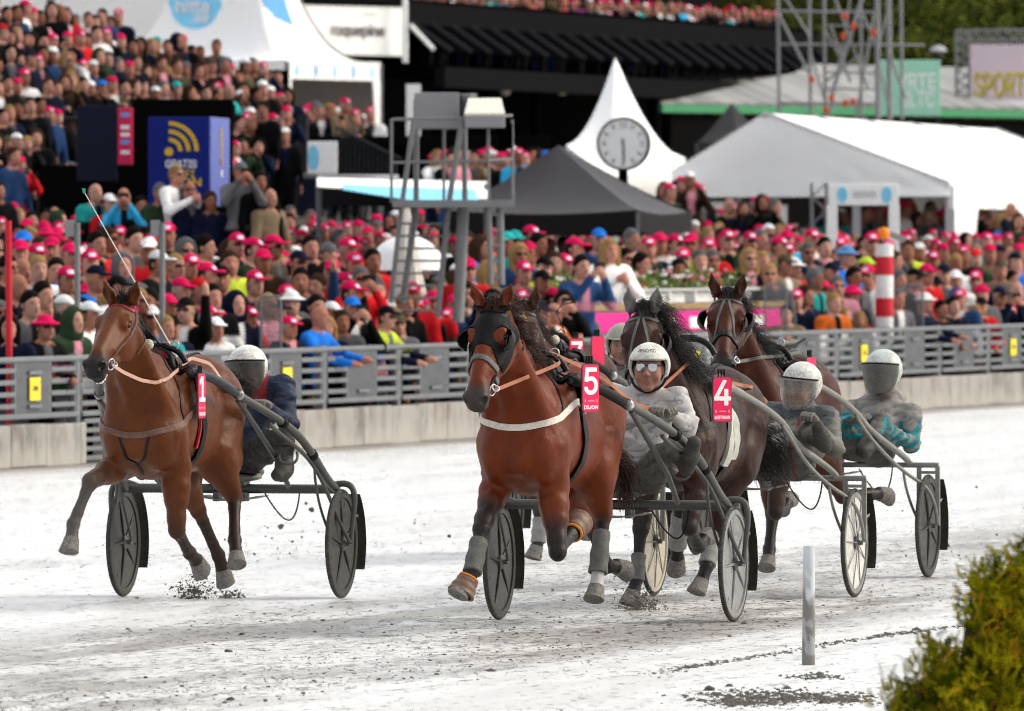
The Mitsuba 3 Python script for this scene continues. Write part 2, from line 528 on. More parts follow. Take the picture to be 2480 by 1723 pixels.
pr('mud', proc(mud_col), proc(lambda p, n, uv: .22 + .40 * fbm(along(p)[0] * .6, along(p)[1] * 1.5, 2)), .9)
gx, gy = np.meshgrid(np.r_[-500, np.linspace(-60, 60, 50), 500], np.r_[-200, np.linspace(0, 260, 60), 1500], indexing='ij')
struct('track', grid(np.stack([gx, gy, 0 * gx], -1)), 'mud', 'wet pale grey racing track flecked with dark mud')

# clods, splashes and churned lumps lying on the track
def lump(c, r, rng, flat=.5):
    m = trimesh.creation.icosphere(1, 1.0)
    v = np.array(m.vertices) * (1 + rng.normal(0, .22, (len(m.vertices), 1)))
    return v * np.array([r, r * rng.uniform(.7, 1.4), r * flat]) + c, m.faces


pr('clod', proc(lambda p, n, uv: mix((.060, .055, .048), (.15, .14, .125), fbm(p.x * 30, p.y * 30, p.z * 30))), .8, .4)
cr = np.random.default_rng(4)
ms = []
for _ in range(16000):
    u = cr.uniform(-40, 2520)
    v = 1125 + 600 * cr.random() ** .75
    q = gnd(u, v)
    s, c = q @ FD, q @ FN
    dens = meshkit.fbm(np.array([[s * .12, c * .5, 3.3]]), 3)[0]
    cc = c - C_IN
    dens += .06 if -18.4 < cc < -14.6 else -.10
    if cr.random() > np.clip((dens - .46) * 6, 0.004, 1):
        continue
    r = .0030 * np.exp(cr.normal(0, .55))
    ms.append(lump(q + (0, 0, r * .2), r, cr, .6))
struct('mud_clods', cat(ms), 'clod', 'scattered dark clods of mud on the track', kind='stuff')
# heap of churned mud at the lower right, and spray under the hooves
ms = []
for (u0, v0, su, sv, n) in [(1860, 1690, 90, 9, 620), (1800, 1705, 40, 5, 200), (2040, 1695, 40, 7, 260), (1980, 1640, 35, 4, 90)]:
    for _ in range(n):
        q = gnd(u0 + cr.normal(0, su), v0 + cr.normal(0, sv))
        r = .0075 * np.exp(cr.normal(0, .42))
        ms.append(lump(q, r, cr, .75))
struct('mud_heap', cat(ms), 'clod', 'churned dark lumps of mud beside the post', kind='stuff')
ms = []
for (u0, v0, su, sv, n, x) in [(468, 1440, 28, 26, 800, 0), (560, 1440, 16, 10, 260, 0), (1545, 1468, 26, 22, 900, 0), (1500, 1400, 120, 60, 60, 0), (900, 1330, 260, 70, 70, 0), (700, 1350, 60, 60, 50, 0), (2250, 1350, 130, 110, 40, 0)]:
    for _ in range(n):
        u, v = u0 + cr.normal(0, su), v0 - abs(cr.normal(0, sv)) + 10
        q = at(u, v, gnd(u0, v0 + 12)[1] + cr.normal(0, .15))
        if q[2] < .004: q[2] = .004
        ms.append(lump(q, (.0024 if n > 100 else .0034) * np.exp(cr.normal(0, .6)), cr, .9))
struct('mud_spray', cat(ms), 'clod', 'dark mud thrown up by the hooves', kind='stuff')
# the ridge of mud along the inner edge
pts = [gnd(u, v) for u, v in ((1560, 1640), (1700, 1612), (1830, 1592), (1975, 1566), (2090, 1548), (2230, 1529), (2380, 1510))]
S = spline(pts, 400)
ms = [lump(p + np.r_[cr.normal(0, .04, 2), 0], .0050 * np.exp(cr.normal(0, .45)), cr, .7) for p in S for _ in range(int(4 * meshkit.noise(np.array([[p[0] * 3, p[1] * .8, 1.]]))[0] + .3))]
struct('mud_ridge', cat(ms), 'clod', 'thin dark ridge of mud along the inner edge of the track', kind='stuff')

pr('apron', (.12, .115, .11), .8, .3)
q = [FP0 + FD * s + FN * p + UP * z for s in (-60, 150) for p, z in ((.15, .010), (1.0, .010), (45, .012))]
struct('ground', grid(np.array(q).reshape(2, 3, 3)), 'apron', 'asphalt standing ground behind the railing')
# ---------------------------------------------------------------- horses

AXX = -1.75                                                 # axle behind the horse's middle


class Team:
    """A horse and sulky; local x forward, y left, z up."""

    def __init__(self, u, v):
        self.O = gnd(u, v) - AXX * HD
        self.M = np.eye(4)
        self.M[:3, 0], self.M[:3, 1], self.M[:3, 3] = HD, LF, self.O

    def J(self, u, v, x):
        """Local point on the plane x = const that the photograph shows at (u, v)."""
        d = ray(u, v)
        t = ((self.O + x * HD - EYE) @ HD) / (d @ HD)
        p = EYE + d * t - self.O
        return np.array([x, p @ LF, p[2]])


def strap(body, pts, w, th=.005, off=.002, n=40, closed=False, fit=True, side=None):
    """A flat strap along the points, lying on the body."""
    P = spline(pts, n)
    if fit:
        P = body.onto(P, off + th / 2)
        for _ in range(2):
            P[1:-1] = (P[:-2] + 2 * P[1:-1] + P[2:]) / 4
        P = body.onto(P, off + th / 2, 3)
        N = body.normal(P)
    else:
        N = np.repeat([side if side is not None else [1.0, 0, 0]], len(P), 0)
    t = np.gradient(P, axis=0)
    t /= np.linalg.norm(t, axis=1, keepdims=True) + 1e-9
    B = np.cross(t, N); B /= np.linalg.norm(B, axis=1, keepdims=True) + 1e-9
    N = np.cross(B, t)
    V = np.stack([P + B * w / 2 + N * th / 2, P - B * w / 2 + N * th / 2, P - B * w / 2 - N * th / 2, P + B * w / 2 - N * th / 2], 1).reshape(-1, 3)
    i = np.arange(len(P) - 1)[:, None] * 4
    j = np.arange(4)[None]
    q = np.stack([i + j, i + (j + 1) % 4, i + 4 + (j + 1) % 4, i + 4 + j], -1).reshape(-1, 4)
    m = (len(P) - 1) * 4
    return V, np.vstack([q[:, [0, 1, 2]], q[:, [0, 2, 3]], [[0, 2, 1], [0, 3, 2], [m, m + 1, m + 2], [m, m + 2, m + 3]]])


def strands(roots, dirs, lens, sag, rng, r=.0035, wav=.03, seg=6, fan=.35):
    """Hair: one thin tapering tube per root."""
    out = []
    nc = max(3, len(roots) // 16)
    cd, cw = rng.normal(0, fan, (nc, 3)), rng.normal(0, wav, (nc, 3))
    ax_ = np.argsort(np.asarray(roots)[:, 0] + np.asarray(roots)[:, 2])
    cid = np.empty(len(roots), int); cid[ax_] = np.arange(len(roots)) * nc // len(roots)
    for p, d, l, ci in zip(roots, dirs, lens, cid):
        d = nrm(d + cd[ci] + rng.normal(0, fan * .25, 3))
        t = np.linspace(0, 1, seg)[:, None]
        w = cw[ci] + rng.normal(0, wav * .3, 3)
        P = p + d * l * t + np.array([0, 0, -1]) * sag * l * t ** 2 + w * np.sin(t * math.pi * 1.3 + rng.uniform(0, 6)) * t
        out.append(tube(P, r * (1 - .8 * t[:, 0]), 3, cap=False))
    return cat(out)


def hoof_mesh(cor, fet, fwd, L=.10, r0=.050, r1=.066):
    """Hoof below the coronet; its axis goes on from the pastern, leaning to the toe."""
    ax = nrm(cor - fet)
    f = nrm(fwd - ax * (fwd @ ax))
    s = np.cross(ax, f)
    ang = np.arange(20) * 2 * np.pi / 20
    prof = [(0, r0 * .7, -.012), (0, r0, 0), (.25, r0 * 1.06, .1), (.93, r1 * .99, 1), (1, r1, 1), (1.0, r1 * .86, 1), (.93, r1 * .6, .9), (.9, .001, .9)]
    V = []
    for t, r, k in prof:
        c = cor + ax * L * t + f * .028 * max(k, 0)
        V.append(c + r * (np.cos(ang)[:, None] * f * np.where(np.cos(ang) > 0, 1.08, .92)[:, None] + np.sin(ang)[:, None] * s * .95))
    m = len(prof)
    i = np.arange(m - 1)[:, None] * 20
    j = np.arange(20)[None]
    q = np.stack([i + j, i + (j + 1) % 20, i + 20 + (j + 1) % 20, i + 20 + j], -1).reshape(-1, 4)
    return np.vstack(V), q


def leg_dir(a, b):
    return nrm(np.asarray(b, float) - np.asarray(a, float))


def horse(team, sp):
    """sp: the horse's pose, coat and looks. Returns a dict of what the tack needs."""
    rng = np.random.default_rng(sp.get('seed', 1))
    coat, dark, muz = (np.array(sp[k], float) for k in ('coat', 'dark', 'muzzle'))
    y0 = sp.get('y', 0.0)
    W = np.array([0, y0, sp.get('z', 0.0)])
    poll, hp = np.array(sp['poll']), sp['pitch']
    Rh = rotm(sp.get('yaw', 0), hp, sp.get('roll', 0))      # head axes as columns: along the face, left, up
    hx, hy, hz = Rh.T

    hs, wy = sp.get('hs', 1.04), sp.get('wy', 1.14)

    def hd(x, y, z):
        return poll + Rh @ (np.array([x, y * wy, z]) * hs)

    def build(B):
        e = B.ell
        c = coat
        e(W + (0.0, 0, 1.15), (.62, .285, .34), k=.05, col=c)
        e(W + (.42, 0, 1.17), (.36, .245, .37), k=.06, col=c)
        for s in (-1, 1):
            e(W + (.60, s * .115, 1.07), (.18, .135, .21), k=.04, col=c)
            e(W + (-.60, s * .14, 1.18), (.27, .16, .31), k=.07, col=c)
            e(W + (.36, s * .205, 1.22), (.13, .065, .27), R=rotm(0, .35, 0).T, k=.05, col=c)
            e(W + (.56, s * .20, 1.10), (.10, .06, .12), k=.05, col=c)
            e(W + (-.46, s * .235, 1.0), (.15, .06, .16), k=.06, col=c)
            e(W + (-.50, s * .19, 1.38), (.12, .06, .08), k=.06, col=c)
        e(W + (.30, 0, 1.47), (.30, .075, .115), k=.06, col=c)
        e(W + (-.55, 0, 1.31), (.34, .25, .27), k=.07, col=c)
        e(W + (-.2, 0, 1.38), (.42, .18, .13), k=.06, col=c)
        e(W + (-.30, 0, 1.06), (.36, .22, .22), k=.06, col=c)
        e(W + (-.80, 0, 1.36), (.10, .09, .10), k=.06, col=c)
        e(W + (.74, 0, 1.02), (.06, .05, .10), k=.05, col=c)
        B.cone(W + (.86, 0, 1.20), W + (.76, 0, .88), .030, .026, k=.05, sub=True)
        for s in (-1, 1):
            B.cone(W + (.66, s * .275, 1.26), W + (.60, s * .25, .98), .016, .014, k=.045, sub=True)
            B.cone(W + (.20, s * .30, 1.40), W + (.26, s * .315, 1.02), .016, .014, k=.05, sub=True)
            B.cone(W + (-.30, s * .31, 1.22), W + (-.34, s * .29, .95), .018, .014, k=.05, sub=True)
        # neck
        n1 = hd(-.02, 0, -.10)
        dz = np.array([0, 0, n1[2] - 1.78])
        pts = spline([W + (.46, 0, 1.27), W + np.array([.70, 0, 1.43]) + dz * .45, W * .4 + np.array([.87, n1[1] * .6, 1.60]) + dz * .8, n1], 7)
        rs = np.array([.225, .185, .158, .138, .122, .108, .098])
        fl = (np.array([0, 1.0, 0]) * .8 + hy * .2, .62)
        B.chain(pts, rs, k=.05, col=c, flat=fl)
        B.chain([W + (.62, 0, 1.22), (W + np.array([.62, 0, 1.22])) * .45 + hd(.10, 0, -.17) * .55, hd(.10, 0, -.15)], [.12, .09, .075], k=.05, col=c)
        cr = spline([W + np.array([.24, 0, 1.515]), W + np.array([.50, 0, 1.535]) + dz * .1, W + np.array([.71, 0, 1.615]) + dz * .5, W * .4 + np.array([.88, n1[1] * .6, 1.74]) + dz * .85, hd(-.06, 0, .02)], 8)
        B.chain(cr, np.linspace(.06, .045, 8), k=.06, col=c)
        for s in (-1, 1):       # groove and brachial muscle
            B.cone(hd(.06, s * .06, -.12), W + (.58, s * .15, 1.16), .05, .085, k=.05, col=c)
        # head
        he = lambda p, r, **kw: B.ell(p, np.array(r) * hs * (1, wy, 1), **kw)
        hc_ = lambda p, q, ra, rb, **kw: B.cone(p, q, ra * hs, rb * hs, **kw)
        he(hd(.10, 0, -.035), (.15, .092, .098), R=Rh.T, k=.03, col=c)
        for s in (-1, 1):
            he(hd(.165, s * .052, -.125), (.135, .042, .115), R=Rh.T, k=.035, col=c)
            he(hd(.165, s * .074, .018), (.055, .03, .034), R=Rh.T, k=.025, col=c)
            hc_(hd(.20, s * .074, -.035), hd(.38, s * .052, -.042), .020, .013, k=.03, col=c)
            hc_(hd(.28, s * .032, -.150), hd(.50, s * .016, -.115), .036, .026, k=.035, col=c * .8 + muz * .2)
        hc_(hd(.12, 0, -.02), hd(.47, 0, -.022), .078, .050, k=.04, col=c, flat=(hz, .92))
        hc_(hd(.10, 0, .030), hd(.48, 0, .010), .050, .028, k=.04, col=c)
        hc_(hd(.22, 0, -.07), hd(.47, 0, -.06), .070, .046, k=.04, col=c)
        he(hd(.535, 0, -.045), (.080, .060, .062), R=Rh.T, k=.035, col=muz)
        he(hd(.585, 0, -.072), (.042, .052, .040), R=Rh.T, k=.025, col=muz)
        he(hd(.545, 0, -.125), (.046, .036, .028), R=Rh.T, k=.02, col=muz)
        for s in (-1, 1):
            he(hd(.572, s * .040, -.022), (.040, .026, .034), R=Rh.T, k=.018, col=muz)
            he(hd(.600, s * .052, -.022), (.034, .022, .024), R=Rh.T, k=.008, sub=True)
            he(hd(.175, s * .098, .004), (.026, .014, .019), R=Rh.T, k=.012, sub=True)
            he(hd(.20, s * .088, .050), (.035, .012, .014), R=Rh.T, k=.03, sub=True)
        hc_(hd(.47, -.06, -.106), hd(.59, 0, -.104), .006, .006, k=.006, sub=True)
        hc_(hd(.47, .06, -.106), hd(.59, 0, -.104), .006, .006, k=.006, sub=True)
        # ears
        for s, (ef, es) in zip((-1, 1), sp.get('ears', ((.35, .35), (.35, .35)))):
            a0 = hd(-.035, s * .058, .045)
            up = nrm(nrm(np.array([0, 0, 1.0]) * .7 + hz * .3) + hx * 0 + np.array([ef, 0, 0]) + hy * s * es)
            tip = a0 + up * .135
            m1 = a0 + up * .058
            side = nrm(hy * s)
            B.chain([a0, m1, tip], [.034, .036, .006], k=.02, col=sp.get('ear', coat * .8), flat=(nrm(np.cross(up, np.cross(hx, up))), .7))
            op = nrm(nrm(hx + side * .45) - up * (nrm(hx + side * .45) @ up))
            for i, (p, q) in enumerate(((a0 + up * .025 + op * .028, m1 + op * .026), (m1 + op * .026, a0 + up * .112 + op * .010))):
                B.cone(p, q, (.018, .024)[i], (.024, .005)[i], k=.006, sub=True)
        # legs
        for key in ('rf', 'lf'):
            E, K, Fe, C = (np.array(p, float) for p in sp[key])
            s = -1 if key == 'rf' else 1
            dk = sp.get('dk', .35)
            dark = np.array(sp.get('dark_' + key, sp['dark']), float)
            d1 = leg_dir(E, K)
            B.cone(W + (.58, s * .17, 1.10), E, .105, .095, k=.04, col=c)
            B.chain([E, E + (K - E) * .30, E + (K - E) * .48], [.094, .086, .076], k=.03, col=c)
            B.chain([E + (K - E) * .55, E + (K - E) * .82, K], [.070, .054, .051], k=.03, col=c * (1 - dk) + dark * dk)
            B.cone(E + (K - E) * .10 - np.cross([0, 1.0, 0], d1) * .03 + (0, s * .03, 0), E + (K - E) * .5 + (0, s * .02, 0), .055, .035, k=.02, col=c) if False else None
            fwdk = np.cross([0, -1.0, 0], d1)
            B.ell(K + fwdk * -.006, (.052, .048, .058), k=.02, col=dark)
            d2 = leg_dir(K, Fe)
            bk = np.cross([0, 1.0, 0], d2)
            B.chain([K, K + (Fe - K) * .25, K + (Fe - K) * .75, Fe], [.046, .036, .034, .040], k=.015, col=dark)
            B.chain([K + (Fe - K) * .2 + bk * .022, K + (Fe - K) * .8 + bk * .020, Fe + bk * .014], [.016, .016, .030], k=.015, col=dark)
            B.ell(Fe + bk * .008, (.044, .040, .044), k=.015, col=dark)
            B.chain([Fe, Fe + (C - Fe) * .6, C], [.037, .036, .046], k=.015, col=dark)
        for key in ('rh', 'lh'):
            dark = np.array(sp.get('dark_' + key, sp['dark']), float)
            S, Hk, Fe, C = (np.array(p, float) for p in sp[key])
            s = -1 if key == 'rh' else 1
            hip = W + (-.62, s * .13, 1.25)
            B.chain([hip, S, S + (Hk - S) * .3, S + (Hk - S) * .75, Hk], [.18, .135, .115, .062, .050], k=.05, col=c)
            bt = W + np.array([-.80, s * .12, 1.12])
            B.chain([bt, (bt + Hk) / 2 + (S - Hk) * .06, Hk + (S - Hk) * .12], [.11, .085, .028], k=.05, col=c)
            d2 = leg_dir(Hk, Fe)
            bk = np.cross([0, 1.0, 0], d2)
            B.ell(Hk, (.054, .046, .06), k=.02, col=dark * .6 + c * .4)
            B.cone(Hk + bk * .045 - d2 * .035, Hk + bk * .03 + d2 * .09, .026, .018, k=.02, col=dark)
            B.chain([Hk, Hk + (Fe - Hk) * .25, Hk + (Fe - Hk) * .75, Fe], [.048, .038, .035, .041], k=.015, col=dark)
            B.chain([Hk + (Fe - Hk) * .2 + bk * .022, Hk + (Fe - Hk) * .8 + bk * .02, Fe + bk * .014], [.016, .016, .030], k=.015, col=dark)
            B.ell(Fe + bk * .008, (.045, .041, .045), k=.015, col=dark)
            B.chain([Fe, Fe + (C - Fe) * .6, C], [.038, .037, .047], k=.015, col=sp.get('sock_' + key, dark))

    lo = np.array([-1.35, y0 - .52, .02]); hi = np.array([1.75, y0 + .52, 2.2])
    B = Body(lo, hi, .0125)
    build(B)
    near = np.argwhere(np.abs(B.D) < .03)
    P_ = B.lo + near * B.h
    rel = (meshkit.fbm(P_ * (10, 10, 6) + 5, 3, 4) - .5) * .014 + (meshkit.fbm(P_ * (34, 34, 20), 2, 6) - .5) * .005
    B.D[tuple(near.T)] += (rel * np.clip((P_[:, 2] - .35) / .4, .15, 1)).astype(np.float32)
    hc = hd(.22, 0, -.03)
    Hb = Body(hc - (.6, .32, .6), hc + (.6, .32, .6), .0075)
    build(Hb)
    nd = nrm(hd(.0, 0, -.1) - (W + np.array([.60, 0, 1.36])))
    cut = hd(-.02, 0, -.10) - nd * .10

    def plane(b):
        ax = [b.lo[k] + np.arange(b.n[k]) * b.h for k in range(3)]
        X, Y, Z = np.meshgrid(*ax, indexing='ij', sparse=True)
        return ((X - cut[0]) * nd[0] + (Y - cut[1]) * nd[1] + (Z - cut[2]) * nd[2]).astype(np.float32)
    v1, f1 = B.mesh(np.maximum(B.D, plane(B)))
    v2, f2 = Hb.mesh(np.maximum(Hb.D, -plane(Hb) - .02))

    def tint(v, Bd):
        c = Bd.colors(v)
        n1 = meshkit.fbm(v * (9, 9, 4), 3, 3)[:, None]
        n2 = meshkit.fbm(v * 75, 2, 5)[:, None]
        n3 = meshkit.fbm(v * (70, 70, 22), 2, 15)[:, None]
        c = c * (.70 + .60 * n1) * (.84 + .32 * n3)
        dn = np.min([np.linalg.norm(v - hd(.592, q * .054, -.022), axis=1) for q in (-1, 1)], 0)[:, None]
        c = c * np.clip((dn - .012) / .022, .12, 1)
        # dried splashes of track mud, mostly low on the body and behind
        mud = np.array(sp.get('mudcol', (.20, .19, .18)))
        low = np.clip((1.15 - v[:, 2:3]) / .9, 0, 1) * .55 + np.clip((-v[:, :1] - .2) / .8, 0, 1) * .35 * np.clip((1.5 - v[:, 2:3]) / .5, 0, 1)
        m = np.clip((n2 - .64 + sp.get('mud', .2) * low * 1.0 + .12 * (n1 - .5)) * 4, 0, 1) * .30
        m = np.maximum(m, low * sp.get('mud', .2) * .9)
        return c * (1 - m) + mud * m
    v, f = cat([(v1, f1), (v2, f2)])
    col = np.vstack([tint(v1, B), tint(v2, Hb)])
    name = thing('horse', sp['label'], 'horse', 'trotting horses in the race')
    M = team.M
    put(name, 'body', (v, f), 'coat', True, color=np.clip(col, 0.004, 1), to_world=M)
    for s in (-1, 1):
        E = trimesh.creation.icosphere(2, .019 * hs)
        put(name, 'eye', (np.asarray(E.vertices) + hd(.176, s * .083, .004), E.faces), 'eye_black', True, to_world=M)
    for key in ('rf', 'lf', 'rh', 'lh'):
        K, Fe, C = (np.array(p, float) for p in sp[key][1:])
        ax = nrm(C - Fe)
        fw = sp.get('toe_' + key)
        d2 = leg_dir(K, Fe)
        fw = np.array(fw, float) if fw is not None else np.cross([0, -1.0, 0], ax)
        if fw @ np.cross([0, -1.0, 0], d2) < -.2:
            fw = -fw
        hv, hf = hoof_mesh(C, Fe, fw)
        put(name, 'hoof', (hv, hf), 'hoof', 40, to_world=M)
    # mane, forelock, tail
    mcol = sp.get('hair', 'hair_black')
    zz_ = hd(-.02, 0, -.10)[2] - 1.78
    cr = spline([W + np.array([.36, 0, 1.60]), W + np.array([.52, 0, 1.60 + zz_ * .1]), W + np.array([.71, 0, 1.68 + zz_ * .5]), W * .5 + np.array([.86, hd(0, 0, 0)[1] * .5, 1.80 + zz_ * .85]), hd(-.06, 0, .06)], 60)
    cr = B.onto(cr, -.004)
    md, ml, mn = np.array(sp.get('mane_dir', (-.4, .5, .1))), sp.get('mane_len', .2), sp.get('mane_n', 260)
    roots = cr[rng.integers(0, 60, mn)] + rng.normal(0, .008, (mn, 3))
    put(name, 'mane', strands(roots, np.repeat([md], mn, 0), ml * rng.uniform(.5, 1.15, mn), sp.get('mane_sag', .5), rng, r=.0021, fan=sp.get('mane_fan', .3)), mcol, True, to_world=M)
    nf = 70
    roots = hd(-.03, 0, .065) + rng.normal(0, .018, (nf, 3))
    put(name, 'forelock', strands(roots, np.repeat([sp.get('fore_dir', hx * .4 + hz * .6 + hy * .3)], nf, 0), rng.uniform(.05, .13, nf), .5, rng, r=.0025, fan=.4), mcol, True, to_world=M)
    tp = [np.array(p, float) for p in sp['tail']]
    S = spline(tp, 14)
    nt = sp.get('tail_n', 520)
    out = []
    for _ in range(nt):
        g = rng.normal(0, 1, 3)
        t = np.linspace(0, rng.uniform(.55, 1), 10)
        idx = t * 13
        P = np.stack([np.interp(idx, np.arange(14), S[:, k]) for k in range(3)], 1)
        P = P + g * (sp.get('tail_w', .055) * (np.sin(np.clip(t * 1.4, 0, 1) * math.pi * .5) * .9 + .12))[:, None] + rng.normal(0, .012, 3) * np.sin(t * 9 + rng.uniform(0, 6))[:, None] * t[:, None]
        out.append(tube(P, .0036 * (1 - .7 * t), 3, cap=False))
    put(name, 'tail', cat(out), mcol, True, to_world=M)
    return dict(name=name, B=B, Hb=Hb, hd=hd, M=M, W=W, Rh=Rh, sp=sp, team=team)
# ---------------------------------------------------------------- sulkies
def wheel(parent, c, M, style, rng):
    """A racing disc wheel, radius .35, in the local x-z plane through c."""
    c = np.array(c, float)
    k = thing_part(parent, 'wheel')
    ang = np.linspace(0, 2 * np.pi, 49)[:-1]
    R, r = .336, .0155
    tt = np.arange(10) * 2 * np.pi / 10
    V = np.stack([np.outer(np.cos(ang), R + r * np.cos(tt)), np.repeat([r * np.sin(tt)], 48, 0), np.outer(np.sin(ang), R + r * np.cos(tt))], -1).reshape(-1, 3) + c
    i = np.arange(48)[:, None]; j = np.arange(10)[None]
    q = np.stack([i * 10 + j, i * 10 + (j + 1) % 10, ((i + 1) % 48) * 10 + (j + 1) % 10, ((i + 1) % 48) * 10 + j], -1).reshape(-1, 4)
    put(k, 'tyre', (V, q[:, ::-1]), 'tyre', True, to_world=M)
    # rim band
    V = np.vstack([c + np.stack([np.cos(ang) * rr, 0 * ang + yy, np.sin(ang) * rr], 1) for rr, yy in ((.326, .012), (.296, .014), (.296, -.014), (.326, -.012))])
    q = np.vstack([np.stack([a * 48 + np.arange(48), a * 48 + (np.arange(48) + 1) % 48, b * 48 + (np.arange(48) + 1) % 48, b * 48 + np.arange(48)], 1) for a, b in ((0, 1), (1, 2), (2, 3), (3, 0))])
    put(k, 'rim', (V, q), style['rim'], 40, to_world=M)
    a0 = rng.uniform(0, 6.28)
    if style.get('spokes'):
        put(k, 'disc', disc_mesh(c, [], a0), style['disc'], False, to_world=M)
        for s in range(style['spokes']):
            a = a0 + s * 2 * np.pi / style['spokes']
            d = np.array([math.cos(a), 0, math.sin(a)])
            put(k, 'spoke', tube([c + d * .03 + [0, .022 * (-1) ** s, 0], c + d * .30 + [0, .006 * (-1) ** s, 0]], .004, 6), style['spoke'], True, to_world=M)
    else:
        put(k, 'disc', disc_mesh(c, [a0 + x for x in (0, 2.1, 4.2)], a0), style['disc'], False, to_world=M)
        for s in range(5):
            a = a0 + .5 + s * 2 * np.pi / 5
            d = np.array([math.cos(a), 0, math.sin(a)])
            for y in (-1, 1):
                put(k, 'rib', tube([c + d * .04 + [0, y * .008, 0], c + d * .16 + [0, y * .010, 0], c + d * .285 + [0, y * .004, 0]], [.010, .008, .004], 8, flat=(1, 1)), style['disc'], True, to_world=M)
    put(k, 'hub', lathe([(0, -.055), (.014, -.055), (.016, -.03), (.045, -.018), (.045, .018), (.016, .03), (.014, .055), (0, .055)], 16, [0, 1, 0], c), 'frame_metal', 40, to_world=M)


def disc_mesh(c, holes, a0):
    pg = Polygon([(.30 * math.cos(a), .30 * math.sin(a)) for a in np.linspace(0, 2 * np.pi, 65)[:-1]])
    for a in holes:
        d = np.array([math.cos(a), math.sin(a)]); e = np.array([-d[1], d[0]])
        m = d * .255
        pg = pg.difference(Polygon([m + d * .022, m + e * .009, m - d * .022, m - e * .009]))
    return extr(pg, .006, c + [0, .003, 0], [1, 0, 0], [0, 0, 1])


def thing_part(parent, name):
    """A key for a part that holds sub-parts and has no mesh of its own."""
    base = parent + '__' + name
    n = COUNT.get(base, -1) + 1
    COUNT[base] = n
    return base if n == 0 else f'{base}_{n:03d}'


